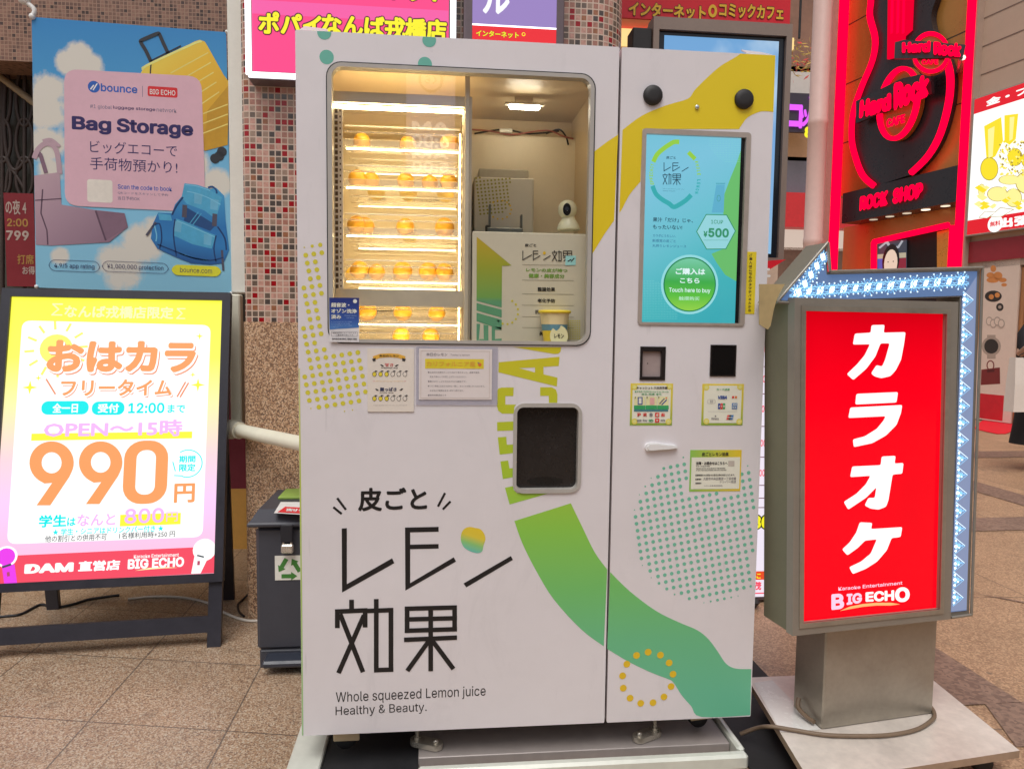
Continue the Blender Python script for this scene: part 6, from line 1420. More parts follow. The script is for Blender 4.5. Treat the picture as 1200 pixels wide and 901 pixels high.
# arrow of blue lights wrapping the top and right side
KW = off(KF, -.035); AR = [KW.px(*p) for p in ((1149.5,314),(1136.5,719),(1112.5,722.5),(1126,348),(928,355.5),(909,354),(968.5,284.5),(971,318.5))]
AR = [(p.x, p.y) for p in AR]; m_rim = pm('arrow rim', A(140,134,124), .38, .4, var=.06)
mb = MB(); mb.poly(off(KW, -.002), [AR], m_sd, -.001, BD-.06, pm('arrow grey side', A(128,122,106), .42, .3, var=.06)); 
def edge(i, j, wd=.009): 
    a, b_ = Vector(AR[i]), Vector(AR[j]); mb.tube([KW.at(a.x, a.y, .006), KW.at(b_.x, b_.y, .006)], wd*.5, m_rim, 6)
for i in (0, 1, 5, 6, 7, 4): edge(i, (i+1) % 8)
mb.build('arrow_box', kar)
mb = MB(); cxm = (Vector(AR[6])+Vector(AR[0]))/2
m, nt, b = _new('blue led backing'); b.inputs['Base Color'].default_value = (.10, .14, .22, 1); b.inputs['Emission Color'].default_value = (*S(92,124,176), 1); b.inputs['Emission Strength'].default_value = .62; b.inputs['Roughness'].default_value = .08
ins = [KW.px(*p) for p in ((1145,318),(1132.5,715),(1114,717),(1127.5,346.5),(928,353),(914,351.5),(966,291),(968.5,322))]
mb.poly(KW, [[(p.x, p.y) for p in ins]], m, .0005); rs2 = [KW.px(*p) for p in ((1144,324),(1132.5,714),(1114.5,716),(1127,350))]; mb.poly(KW, [[(p.x, p.y) for p in rs2]], em('lavender led backing', S(150,166,204), .72, .1, .15), .0008); lp_ = mb.build('light_panel', kar)
mb = MB(); e_b1 = em('blue light strand', S(150,214,255), 1.2); e_b2 = em('pale light strand', S(222,244,255), 1.6); e_b0 = em('soft blue light strand', S(112,170,232), .9); e_bl = em('blue white lamp', (.80, .93, 1), 4.5)
rl_ = random.Random(11)
def lamp(p, r): mb.lathe(KW.at(p.x, p.y, .0012), [(r, 0), (r*.9, r*.5), (r*.5, r*.9), (0, r)], e_bl, 8, KW.n)
def knot(c, du, dv, s=1.0):   # lacework of crossing light strands round one lamp
    P = lambda a, b_: KW.px(*(c[0]+(du[0]*a+dv[0]*b_)*s, c[1]+(du[1]*a+dv[1]*b_)*s))
    pts = [(-7,-7),(7,7),(-7,7),(7,-7),(-4,-9.5),(4,9.5),(-4,9.5),(4,-9.5),(-9,-3),(9,3),(-9,3),(9,-3),(-6,0),(0,-9),(0,-9),(6,0),(6,0),(0,9),(0,9),(-6,0),(-3.5,0),(0,-5.5),(0,-5.5),(3.5,0),(3.5,0),(0,5.5),(0,5.5),(-3.5,0)]
    for i in range(0, len(pts), 2): mb.stroke(KW, P(*pts[i]), P(*pts[i+1]), .0024 if i < 12 else .0032, e_b1 if i < 12 else (e_b2 if i > 18 else e_b0), .0009+i*.00002)
    for a, b_ in ((-4,-9.5),(4,-9.5),(-4,9.5),(4,9.5)): mb.disc(KW, P(a, b_), .0026, e_b2, .0022, 8)
    lamp(P(rl_.uniform(-.8,.8), rl_.uniform(-.8,.8)), .0042*rl_.uniform(.8,1.15)); lamp(P(-3.2, 3.2), .0024); lamp(P(3.2, -3.2), .0024)
for k in range(15):
    t = k/14; knot((934+t*192+rl_.uniform(-.7,.7), 342.5-t*13.5), (1, -.07), (.02, 1), (1.02 if k % 2 == 0 else .74)*rl_.uniform(.95,1.05))
for k in range(5): knot((936+k*7.0, 343-k*10.4), (.8, -.6), (.6, .8), .78)
for y0_ in (-4.5, 4.5): mb.stroke(KW, KW.px(925, 343+y0_), KW.px(1135, 328.5+y0_), .0030, e_b1, .0015)
for k in range(18):
    y = 352+k*20.5+rl_.uniform(-.8,.8); x = 1127.2-.034*(y-352)
    P = lambda a, b_: KW.px(x+1+a, y+b_)
    for q in range(7):
        f = -9+3*q; mb.stroke(KW, P(0, f), P(11.5-abs(f)*.55, -f*.25), .0024, e_b0 if q % 2 else e_b1, .0009+q*.00003)
        mb.stroke(KW, P(0, -f), P(8-abs(f)*.3, f*.5), .0015, e_b1, .0013+q*.00003)
    mb.stroke(KW, P(0,-10), P(12,0), .0018, e_b2, .0017); mb.stroke(KW, P(12,0), P(0,10), .0014, e_b1, .00175)
    lamp(P(1.2, rl_.uniform(-1,1)), .0046*rl_.uniform(.75,1.1)); lamp(P(1.0, 6), .0030); lamp(P(1.4, -6), .0026); lamp(P(5, 2), .0018)
mb.build('light_strand', lp_)
# torn cloth hanging over the arrow's corner
mb = MB(); tc_ = pm('torn beige film', A(176,156,112,1.1), .6, var=.15)
TPl = Pl(KF.O-KBK*-.08, KH, KV); tq = lambda x, y: TPl.px(x, y)
tt = [(898,334),(921,334),(915,342),(911,352),(908,366),(906,380),(903,386),(898,384),(895,352)]
TPl = off(KF, -.015); mb.poly(TPl, [[tuple(tq(890+x, y)) for x, y in ((0,333),(30,333),(24,343),(20,352),(17,362),(15,372),(13,382),(10,386),(6,384),(0,380))]], tc_, 0, .003)
mb.build('torn_film', kar)

# base plate of the sign
bp_ = empty('base_plate', (1.72, .05, 0), 'scuffed white metal base plate carrying the red karaoke sign', 'base')
mwp = pm('scuffed white metal', A(198,188,178), .34, .1, var=.20, scale=6)
c1, c2, c3, c4 = onZ(937, 903, ZT), onZ(1195, 879, ZT), onZ(1094, 794, ZT), onZ(881, 790, ZT)
c1 = c4+(c1-c4)*1.03; c3 = c2+(c3-c2)*1.0
F1 = onZ(1195, 879, ZT); F0 = F1+(onZ(1048, 901, ZT)-F1).normalized()*.72
sdv = (onZ(1094, 797, ZT)-F1); B1 = F1+sdv*1.18; B0 = Vector((1.455, .30, ZT)); F0 = Vector((1.375, F0.y, ZT))
PZ = Pl((0, 0, ZT), (1, 0, 0), (0, 1, 0))
mb = MB(); mb.poly(PZ, [[(p.x, p.y) for p in (F0, F1, B1, B0)]], mwp, 0, .022, pm('edge wear', A(150,128,108), .5, var=.2)); mb.build('plate', bp_)
mb = MB(); tri = [onZ(x, y, ZT+.001) for x, y in ((882,793),(960,856),(940,870),(900,846))]
fl2 = [onZ(x, y, ZT) for x, y in ((883,800),(905,797),(962,855),(915,858))]; mb.poly(PZ, [[(p.x, p.y) for p in fl2]], pm('painted reflection', A(212,206,200), .25), .0015); mb.build('painted_reflection', bp_)  # paler colour laid on the plate to paint a reflection
for p, q in ((F0, B1), (F1, B0), (B1, F0), (B0, F1)):
    d = (q-p).normalized(); c = p+d*.09; mb = MB(); e = Vector((1, 0, 0)); f = Vector((0, 1, 0))
    mb.box((-.035, -.026, .060), (.035, .026, .0775), m_stl, .004, (Vector((c.x, c.y, 0)), e, f, Vector((0, 0, 1))))
    mb.lathe((c.x, c.y-.013, .034), [(.010, 0), (.030, .001), (.030, .025), (.010, .026)], m_rub, 16, (0, 1, 0)); mb.build('castor', bp_)
cb = MB(); cc_ = pm('brown cable', A(112,94,76), .5)
def oz(x, y, z=ZT+.008): return onZ(x, y, z)
run = [Vector((1.33, .06, .04)), oz(886, 853, .07), oz(903, 851), oz(930, 855), oz(965, 860.5), oz(1000, 862), oz(1040, 861), oz(1072, 855), oz(1090, 845), oz(1095, 836)]
b5 = KA+KH*(PWD+.02)
run += [b5+KBK*.05+Vector((0, 0, .012)), b5+KBK*.16+Vector((0, 0, .012)), KA+KH*.2+KBK*.19+Vector((0, 0, .012))]
cb.tube(smooth(run, 6), .0062, cc_, 8)
s0 = KA-KH*.010
cb.tube(smooth([s0+KBK*.10+Vector((0,0,.05)), s0-KH*.012+KBK*.085+Vector((0,0,.03)), s0-KH*.008+KBK*.05+Vector((0,0,.018)), s0+KBK*.02+Vector((-.002,0,.016))], 5), .007, cc_, 8)
tag(cb.build('cable', None, tuple(oz(1000, 862))), 'brown cable looping round the foot of the steel pedestal', 'cable')

# ================================================================== far side of the arcade: one long facade plane
P0 = onZ(1145, 492); ang = R_(-10.5); DF = Vector((math.sin(ang), math.cos(ang), 0))
FA = Pl(P0, -DF, (0, 0, 1))
if FA.n.dot(CAM-P0) < 0: FA = Pl(P0, DF, (0, 0, 1))
def fpx(x, y, h=0): return FA.px(x, y, h)
def fr4(pl, pts, m, h, th=0, ms=None): mb.poly(pl, [[tuple(pl.px(*p, h)) for p in pts]], m, h, th, ms)
e_neon = em('red neon', (1, 0, .035), 1.6, .6, 0); e_neon2 = em('red neon deep', (.9, 0, .03), 1.0, .6, 0); m_gold = pm('gold cladding', A(176,128,64,1.2), .32, .25, var=.08, scale=2); m_blkp = pm('black cladding', (.026, .026, .032), .3, var=.2, scale=3)
rk_ = empty('shop_building', tuple(FA.at(fpx(1055, 300).x, 0)), 'gold clad shop front edged in red neon with a giant guitar sign', 'building')
aL, aR = fpx(975, 300).x, fpx(1127, 300).x; lo_, hi_ = min(aL, aR), max(aL, aR)
zf0, zf1 = fpx(1055, 251).y, fpx(1055, 213).y
door_a0, door_a1 = sorted((fpx(1024, 300).x, fpx(1112, 300).x)); zd = fpx(1065, 273).y-.0
mb = MB(); mb.poly(FA, [[(lo_, zf1), (hi_, zf1), (hi_, 9.5), (lo_, 9.5)]], m_gold, 0, .3); 
for z in (4.95, 6.05, 7.15, 8.25): mb.poly(FA, [[(lo_, z), (hi_, z), (hi_, z+.02), (lo_, z+.02)]], pm('cladding joint', (.05, .035, .02), .6), .002)
mb.build('gold_cladding', rk_)
mb = MB(); fl0, fl1 = sorted((fpx(987, 245, .14).x, fpx(1126, 215, .14).x)); mb.poly(FA, [[(fl0, zf0), (fl1, zf0), (fl1, zf1), (fl0, zf1)]], m_blkp, .14, .4); fas = mb.build('fascia', rk_)
mb = MB(); q = [FA.px(*p, .18) for p in ((1008,237),(1082,217.5))]
for ch, u0_, u1_ in (('ROCK', 0, .47), ('SHOP', .55, 1.0)):
    vs, fs, bb = glyphs(ch, .06); w_ = Vector(q[1])-Vector(q[0]); zc0 = fpx(1012, 247, .18).y; zc1 = zc0+.27
    for hh in (.18,): mb.raw([FA.at(q[0].x+w_.x*(u0_+(u1_-u0_)*(x-bb[0])/(bb[2]-bb[0])), zc0+(zc1-zc0)*(y-bb[1])/(bb[3]-bb[1]), hh+.002*l_) for x, y, l_ in vs], fs, e_neon)
mb.build('lettering', fas)
mb = MB(); m_or2 = pm('warm side wall', A(170,96,44,1.2), .35, .2, var=.1); sx = sorted((fpx(985, 300).x, fpx(1016, 300).x)); mb.poly(FA, [[(lo_, 0), (door_a0 if False else lo_, zf0), (hi_, zf0), (hi_, 0)]], m_gold, -.25, .1)
mb.build('entrance_wall', rk_)
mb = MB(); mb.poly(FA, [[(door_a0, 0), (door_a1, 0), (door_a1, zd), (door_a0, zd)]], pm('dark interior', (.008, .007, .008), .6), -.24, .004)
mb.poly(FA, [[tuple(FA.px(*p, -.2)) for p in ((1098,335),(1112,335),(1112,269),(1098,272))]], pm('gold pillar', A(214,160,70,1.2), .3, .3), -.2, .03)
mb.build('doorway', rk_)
mb = MB(); pts = [FA.px(*p, -.1) for p in ((1023,460),(1024,283.5),(1111,264))]
for a, b_ in zip(pts, pts[1:]): mb.tube([FA.at(a.x, a.y, -.1), FA.at(b_.x, b_.y, -.1)], .052, e_neon, 8)
mb.tube([FA.at(fpx(1111,264).x, fpx(1111,264).y, -.1), FA.at(fpx(1111,264).x, 0, -.1)], .052, e_neon, 8); mb.build('door_neon', rk_)
mb = MB()
for xx, rw in ((980, .12), (1131, .075)):
    a = fpx(xx, 300).x; mb.poly(FA, [[(a-rw, 0), (a+rw, 0), (a+rw, 9.5), (a-rw, 9.5)]], e_neon, .16, .10)
mb.build('edge_neon', rk_)
for x, y, s_ in ((1022,259.5,.5), (1041,257,.6), (1061,253.5,.6), (1083,249.5,1.6), (1106,245,1.0)):
    mb = MB(); p = FA.px(x, y, .0); c = FA.at(p.x, zf0-.002, -.03); mb.lathe(c, [(.07, 0), (.07, -.006), (.0, -.007)], em('downlight %d' % int(s_*10), (1, .84, .62), s_*1.2), 14); mb.build('downlight', rk_)
# portrait poster in the doorway
mb = MB(); GP = off(FA, -.20); z3 = lambda x, y: (980+x/6.667, 200+y/6.667)
fr4(GP, [z3(*p) for p in ((322,560),(545,540),(545,900),(322,900))], em('poster lit grey', S(70,72,84), .8), 0, .02)
fr4(GP, [z3(*p) for p in ((330,600),(400,545),(430,590),(480,590),(510,545),(525,550),(490,605),(450,618),(415,605),(390,570),(340,612))], em('poster lit silver', S(180,182,190), .9), .004)
fr4(GP, [z3(*p) for p in ((322,660),(400,665),(380,900),(322,900))], em('poster lit blue', S(80,100,190), .8), .004); fr4(GP, [z3(*p) for p in ((460,690),(545,680),(545,900),(450,900))], em('poster lit maroon', S(150,40,60), .8), .004)
fr4(GP, [z3(*p) for p in ((322,655),(545,640),(545,680),(322,690))], em('poster lit beige', S(200,186,160), .8), .006)
c = GP.px(*z3(425,705), .008); mb.disc(GP, c, .20, em('poster hair', S(36,26,24), .6), .008, 18, .30); c2_ = GP.px(*z3(425,725), .011); mb.disc(GP, c2_, .155, em('poster face', S(236,206,184), .95), .011, 18, .25)
for dx in (-.06, .06): mb.disc(GP, (c2_.x+dx, c2_.y+.03), .013, em('poster hair', None), .014, 8)
mb.disc(GP, (c2_.x, c2_.y-.12), .04, em('poster lips', S(200,80,90), .9), .014, 10, .015)
tag(mb.build('portrait_poster', None, tuple(GP.at(c.x, c.y-.8))), 'lit poster of a smiling face beside the dark doorway under the guitar', 'poster')
# guitar sign
gt = empty('guitar_sign', tuple(FA.at(fpx(1055, 150).x, 4.2)), 'giant black guitar outlined in red neon with an oval gold badge', 'sign')
GA = off(FA, .12); g3 = lambda x, y: (920+x/3.003, y/3.003); g5 = lambda x, y: (1000+x/5.007, y/5.007)
lf = [g3(*p) for p in ((296,-150),(303,-60),(310,0),(306,60),(325,140),(315,215),(276,310),(247,400),(242,490),(257,560),(282,620),(320,655))]
rt_ = [g3(*p) for p in ((452,612),(512,550),(556,470),(585,360),(590,270),(574,205),(545,150),(520,100),(515,50),(530,0),(548,-60),(560,-150))]
LF = smooth([Vector(p) for p in lf], 4); RT2 = smooth([Vector(p) for p in rt_], 4)
mb = MB(); mb.poly(GA, [[tuple(GA.px(*p)) for p in LF+RT2]], m_blkp, 0, .11); mb.build('body', gt)
mb = MB()
mb.tube([GA.at(*GA.px(*p), .05) for p in LF], .055, e_neon, 8); mb.tube([GA.at(*GA.px(*p), .05) for p in smooth([Vector(g3(*p)) for p in ((452,610),(512,550),(556,470),(585,360),(590,270),(574,205))], 4)], .055, e_neon, 8)
mb.build('neon_outline', gt)
mb = MB(); mb.poly(GA, [[tuple(GA.px(*g5(*p))) for p in ((220,-120),(365,-120),(352,180),(312,215),(300,330),(214,352))]], e_neon2, .06, .05)
for x in (250, 285, 318): mb.stroke(GA, GA.px(*g5(x, -120)), GA.px(*g5(x-6, 200)), .05, e_neon, .07)
mb.build('neck', gt)
def oval(pl, c, rx, ry, tilt, h):
    cx, cy = c; return [tuple(pl.px(*g5(cx+rx*math.cos(t)*math.cos(tilt)-ry*math.sin(t)*math.sin(tilt), cy+rx*math.cos(t)*math.sin(tilt)+ry*math.sin(t)*math.cos(tilt)), h)) for t in [2*math.pi*k/36 for k in range(36)]]
def quadtext(mb, pl, s_, pts, m, h, bold, th=0):
    vs, fs, bb = glyphs(s_, bold); q = [pl.px(*g5(*p), h) for p in pts]; o = []; o2 = []
    for x, y, l_ in vs:
        u, v = (x-bb[0])/(bb[2]-bb[0]), (y-bb[1])/(bb[3]-bb[1]); p = (q[3]*(1-u)+q[2]*u)*(1-v)+(q[0]*(1-u)+q[1]*u)*v; o.append(pl.at(p.x, p.y, h+.001*l_))
    mb.raw(o, fs, m)
m_bg = pm('badge gold', A(160,112,48,1.2), .35, .3)
mb = MB(); o1 = oval(GA, (258,608), 118, 222, .20, .16); i1 = oval(GA, (258,608), 92, 196, .20, .16)
mb.poly(GA, [o1], m_bg, .10, .08); mb.poly(GA, [o1, i1], e_neon, .16, .05)
mb.poly(GA, [[tuple(GA.px(*g5(*p))) for p in ((330,470),(500,430),(510,560),(380,600),(60,730),(60,600))]], m_blkp, .17, .06)
quadtext(mb, GA, 'Hard', [(40,590),(222,545),(222,650),(34,700)], e_neon, .22, .07); quadtext(mb, GA, 'Rock', [(238,490),(452,430),(440,570),(238,655)], e_neon, .22, .07); quadtext(mb, GA, 'CAFE', [(195,700),(305,668),(305,722),(195,755)], e_neon, .18, .06)
mb.build('badge', gt)
# second round badge on a bracket, facing along the street
bs = empty('round_badge_sign', tuple(FA.at(fpx(1095, 60).x, 5.0, .5)), 'round gold badge in red neon jutting out over the guitar body', 'sign')
BV = Vector((ray(1091, 62).x, ray(1091, 62).y, 0)).normalized(); BO = FA.at(fpx(1091, 62, .6).x, fpx(1091, 62, .6).y, .6); BPn = Pl(BO, Vector((BV.y, -BV.x, 0)), (0, 0, 1))
mb = MB(); o1 = oval(BPn, (455,310), 112, 122, 0, .0); i1 = oval(BPn, (455,310), 90, 100, 0, .0)
mb.poly(BPn, [o1], m_bg, -.02, .12); mb.poly(BPn, [o1, i1], e_neon, .02, .04)
mb.poly(BPn, [[tuple(BPn.px(*g5(*p))) for p in ((245,255),(300,240),(660,270),(640,345),(300,350),(240,350))]], m_blkp, .04, .05)
quadtext(mb, BPn, 'Hard', [(285,250),(455,240),(450,310),(285,315)], e_neon, .08, .07); quadtext(mb, BPn, 'Rock', [(470,245),(640,255),(630,340),(470,325)], e_neon, .08, .07); quadtext(mb, BPn, 'CAFE', [(400,350),(500,350),(500,382),(400,382)], e_neon, .03, .06)
mb.build('badge', bs)
mb = MB(); p1 = BPn.px(*g5(640, 330)); mb.tube([BPn.at(p1.x, p1.y, -.08), FA.at(fpx(1127, 64).x, BPn.at(p1.x, p1.y).z-.1, .02)], .05, m_stl, 8); mb.build('bracket', bs)

# sided wall and gold buyer's sign nearer to us
sdw = empty('sided_building', tuple(FA.at(fpx(1175, 200).x, 0)), 'pale building with horizontal siding behind the gold bar sign', 'building')
m_sid = pm('pale siding', A(178,156,138), .5, var=.05, scale=2); m_joint = pm('siding joint', A(112,94,84), .6)
n0, n1_ = sorted((fpx(1137, 300).x, fpx(1137, 300).x+(9.5 if fpx(1200, 300).x > fpx(1137, 300).x else -9.5)))
zsid = fpx(1141, 284).y
mb = MB(); mb.poly(FA, [[(n0, zsid), (n1_, zsid), (n1_, 9.5), (n0, 9.5)]], m_sid, .02, .3)
for z in [zsid+.42*k for k in range(1, 17)]: mb.poly(FA, [[(n0, z), (n1_, z), (n1_, z+.018), (n0, z+.018)]], m_joint, .024)
mb.build('siding', sdw)
mb = MB(); mb.poly(FA, [[(n0, zsid-.32), (n1_, zsid-.32), (n1_, zsid), (n0, zsid)]], pm('dark red band', A(140,40,50), .4), .06, .2); mb.poly(FA, [[(n0, zsid-.42), (n1_, zsid-.42), (n1_, zsid-.32), (n0, zsid-.32)]], pm('grey lintel', A(150,134,120), .5), .04, .2); mb.build('band', sdw)
mb = MB(); mb.poly(FA, [[(n0, 0), (n1_, 0), (n1_, zsid-.42), (n0, zsid-.42)]], pm('tan shop wall', A(176,134,98), .5, var=.1, scale=3), -.05, .2); mb.build('shop_wall', sdw)
mb = MB(); wa = fpx(1195, 400).x; s_ = 1 if n1_ > wa > n0 and abs(n1_-wa) > abs(n0-wa) else -1
for k in range(26): a = wa+s_*k*.10; mb.tube([FA.at(a, .02, -.02), FA.at(a, zsid-.45, -.02)], .045, pm('brown curtain', A(150,104,66), .7), 6, caps=False)
mb.build('curtain', sdw)
bx_ = FA.at(fpx(1133, 300).x, 0)
mb = MB(); a = fpx(1139.5, 200).x; mb.poly(FA, [[(a-.07, 0), (a+.07, 0), (a+.07, 9.5), (a-.07, 9.5)]], pm('grey pilaster', A(160,138,124), .5), .14, .3); tag(mb.build('pilaster', None, tuple(FA.at(a, 0))), 'grey pilaster between the guitar shop and the sided building', 'pillar')
gs = empty('gold_buyer_sign', tuple(FA.at(fpx(1190, 200).x, 3)), 'lit white sign with gold bars and coins between red bands', 'sign')
ga0 = fpx(1145, 200).x; ga1 = ga0+s_*3.2; gl, gh = min(ga0, ga1), max(ga0, ga1); GZ0, GZ1 = fpx(1141, 278).y, fpx(1149.5, 117.5).y; GS = off(FA, .16); GH = GZ1-GZ0
mb = MB(); mb.poly(GS, [[(gl, GZ0), (gh, GZ0), (gh, GZ1), (gl, GZ1)]], pm('sign casing', A(150,140,130), .4), -.005, .13); mb.poly(GS, [[(gl+.03, GZ0+.02), (gh-.03, GZ0+.02), (gh-.03, GZ1-.02), (gl+.03, GZ1-.02)]], em('lit sign white', (1, 1, .97), 1.1), 0); gpn = mb.build('lit_panel', gs)
mb = MB(); e_sr = em('lit sign red', S(232,24,40), .95)
zr0 = GZ0+.115*GH; zr1 = GZ1-.115*GH
mb.poly(GS, [[(gl+.03, GZ0+.02), (gh-.03, GZ0+.02), (gh-.03, zr0), (gl+.03, zr0)]], e_sr, .003); mb.poly(GS, [[(gl+.03, zr1), (gh-.03, zr1), (gh-.03, GZ1-.02), (gl+.03, GZ1-.02)]], e_sr, .003)
g4 = lambda x, y: (1130+x/4.505, 90+y/4.505)
def gt_(s__, x, w_, z0, z1, m=None):
    a = fpx(x, 200).x; l, r = sorted((a, a+s_*w_)); mb.textp(GS, s__, (l, z0, r, z1), m or em('lit sign white', None), .006, .05)
gt_('金・プラチナ', 1161, 1.35, zr1+.055, GZ1-.075); 
c = (fpx(1176, 270).x, (GZ0+zr0)/2+.01); mb.disc(GS, c, .125, em('lit sign white', None), .006, 18); mb.textp(GS, '無料', (c[0]-.085, c[1]-.04, c[0]+.085, c[1]+.04), e_sr, .009, .03); gt_('出張買取', 1182.5, 1.1, GZ0+.05, zr0-.045)
mb.build('lettering', gpn)
mb = MB(); e_g1 = em('lit gold', S(250,226,40), 1.0); e_g2 = em('lit pale gold', S(252,240,150), 1.05); e_g3 = em('lit gold line', S(176,150,60), .9)
fg = lambda pts, m, h: mb.poly(GS, [[tuple(GS.px(*g4(*p), h)) for p in pts]], m, h)
fg([(105,262),(195,214),(205,340),(165,420),(118,450)], e_g1, .004); fg([(125,280),(160,262),(150,420),(128,430)], e_g2, .006)
fg([(212,205),(285,196),(272,330),(240,360),(212,345)], e_g1, .004); fg([(240,215),(265,212),(255,330),(238,340)], e_g2, .006)
for (x, y), rx, ry in (((132,487),48,62), ((268,425),40,48), ((240,545),60,26), ((175,620),55,40), ((260,640),45,50), ((92,600),20,34), ((330,560),60,60), ((340,440),40,46)):
    o = [(x+rx*math.cos(t), y+ry*math.sin(t)) for t in [2*math.pi*k/20 for k in range(20)]]; fg(o, e_g3, .005); fg([(x+(px_-x)*.93, y+(py_-y)*.93) for px_, py_ in o], e_g2 if y > 500 else e_g1, .007)
rnd = random.Random(3)
for k in range(120):
    x, y = rnd.uniform(185, 330), rnd.uniform(340, 520); r = rnd.uniform(4, 8); fg([(x-r, y), (x, y-r), (x+r, y), (x, y+r)], rnd.choice((e_g1, e_g2, e_g3)), .008+k*.00005)
for k in range(26):
    x, y = rnd.uniform(70, 320), rnd.uniform(560, 700); r = rnd.uniform(8, 18); fg([(x-r*1.6, y), (x, y-r), (x+r*1.6, y), (x, y+r)], rnd.choice((e_g1, e_g2)), .010+k*.0001)
for pts in ([(75,745),(110,710),(170,715),(120,748)], [(130,742),(190,690),(265,700),(200,738)]): fg(pts, e_g3, .011); fg([(sum(p[0] for p in pts)/4*.12+p[0]*.88, sum(p[1] for p in pts)/4*.12+p[1]*.88) for p in pts], em('lit sign white', None), .012)
mb.build('printed_gold', gpn)
# white picture panel by the shop door
pn = empty('picture_panel', tuple(FA.at(fpx(1165, 490).x, 0)), 'white shop panel with pictures of jewellery, watches and a handbag', 'panel')
pa0, pa1 = sorted((fpx(1144, 480).x, fpx(1187, 480).x)); pz1 = fpx(1150, 298).y
mb = MB(); mb.poly(FA, [[(pa0, .02), (pa1, .02), (pa1, pz1), (pa0, pz1)]], pm('panel white', A(206,190,176), .4, var=.04), .04, .06); mb.poly(FA, [[(pa0+.05, .04), (pa1-.12, .04), (pa1-.12, .42), (pa0+.05, .42)]], pm('panel red', A(186,30,44), .4), .0408); mb.build('board', pn)
mb = MB(); z9 = lambda x, y: (1120+x/3.0, 260+y/3.004)
pp_ = lambda pts, m, h: mb.poly(FA, [[tuple(FA.px(*z9(*p), h)) for p in pts]], m, h)
ov = lambda x, y, rx, ry: [(x+rx*math.cos(t), y+ry*math.sin(t)) for t in [2*math.pi*k/18 for k in range(18)]]
mo = pm('picture orange', A(196,128,70), .5); mkk = pm('picture black', A(48,44,42), .5); mg2 = pm('picture grey', A(160,146,134), .5); mrr = pm('picture maroon', A(112,40,40), .5)
for o in (ov(132,165,10,12), ov(122,188,14,10), ov(148,190,16,14), ov(165,205,14,8), ov(130,205,22,10), ov(170,222,10,6)): pp_(o, mo, .0412)
mb.build('printed_jewellery', pn); mb = MB(); pp_(ov(132,262,30,20), mkk, .0412); pp_(ov(125,264,9,9), mo, .0424); pp_(ov(146,258,9,9), mo, .0424); pp_(ov(155,300,13,14), mkk, .0412); pp_(ov(155,300,6,6), mg2, .0424)
mb.build('printed_sunglasses', pn); mb = MB()
for a in (0, 1, 2, 3): pp_(ov(118+14*a, 350+8*(a % 2), 12, 16), mg2, .0412+.001*a); pp_(ov(118+14*a, 350+8*(a % 2), 9, 12), pm('panel white', None), .04125+.001*a)
mb.build('printed_pearls', pn); mb = MB(); pp_([(110,398),(140,398),(140,482),(110,482)], mg2, .0412); pp_(ov(125,438,34,34), mg2, .0418); pp_(ov(125,438,25,26), mkk, .0424)
mb.build('printed_watch', pn); mb = MB(); pp_([(90,520),(155,512),(156,570),(88,574)], mrr, .0412); pp_(ov(122,505,14,18), mrr, .0410); pp_(ov(122,505,10,14), pm('panel white', None), .0411); pp_([(110,520),(136,518),(136,528),(110,530)], pm('picture dark maroon', A(80,28,30), .5), .0422)
mb.build('printed_handbag', pn)
mt = MB(); q = [onZ(x, y, .010) for x, y in ((1143,500),(1160,489),(1196,487),(1200,496),(1178,508),(1150,504))]
mt.poly(Pl((0, 0, .012), (1, 0, 0), (0, 1, 0)), [[(p.x, p.y) for p in smooth([Vector((p.x, p.y)) for p in q], 3, True)]], pm('red mat', A(206,24,40), .7), 0, .008); tag(mt.build('floor_mat', None, tuple(q[0])), 'red mat on the paving before the picture panel', 'mat')

# arcade post
po = MB(); pc_ = onY(952, 300, 10.6); rad = (onY(962, 300, 10.6)-onY(942, 300, 10.6)).x/2
po.lathe((pc_.x, 10.6, 0), [(rad*1.1, 0), (rad*1.1, .6), (rad, .62), (rad, 2.9), (rad*1.05, 2.92), (rad*1.05, 3.0), (rad, 3.02), (rad, 5.0), (rad*1.05, 5.02), (rad*1.05, 5.1), (rad, 5.12), (rad, 9.5)], pm('pinkish white post', A(196,168,160), .35, var=.05), 24)
tag(po.build('arcade_post', None, (pc_.x, 10.6, 0)), 'round pinkish arcade post beside the gold clad guitar building', 'post')
po = MB(); a_, b_ = onY(963, 300, 11.2), onY(971, 300, 11.2); po.box((a_.x, 11.2, 0), (b_.x, 11.7, 9.5), pm('pinkish square post', A(176,130,120), .4), .02); tag(po.build('arcade_post', None, ((a_.x+b_.x)/2, 11.4, 0)), 'slim square post between the round post and red neon', 'post')

# far end of the arcade
fb = empty('far_building', tuple(onY(930, 394, 24)), 'distant shop fronts with grey and red bands at the end of the arcade', 'building')
YB = 24
def slab(name, y0, y1, m, dep=0.0):
    mb = MB(); a, b_ = onY(890, y1, YB), onY(1010, y0, YB); mb.box((a.x-3, YB-dep, max(0, a.z)), (b_.x+4, YB+.5, b_.z), m, 0); mb.build(name, fb)
slab('upper_wall', -60, 82, pm('far brown wall', A(126,94,78), .6, var=.3, scale=.6)); slab('white_panel', 82.1, 116, pm('far pale wall', A(190,184,178), .5, var=.1, scale=1)); slab('grey_panel', 116.1, 152, pm('far grey wall', A(138,122,112), .5))
slab('tan_panel', 152.1, 187, pm('far tan wall', A(176,140,104), .5)); slab('dark_band', 187.1, 232, pm('far slate', A(104,104,112), .5)); slab('red_awning', 232.1, 268, pm('far red', A(190,44,48), .5), .6); slab('shop_glow', 268.1, 292, em('far shop lights', S(230,206,190), .8)); slab('lower_wall', 292.1, 415, pm('far dim wall', A(110,84,70), .6, var=.3, scale=1))
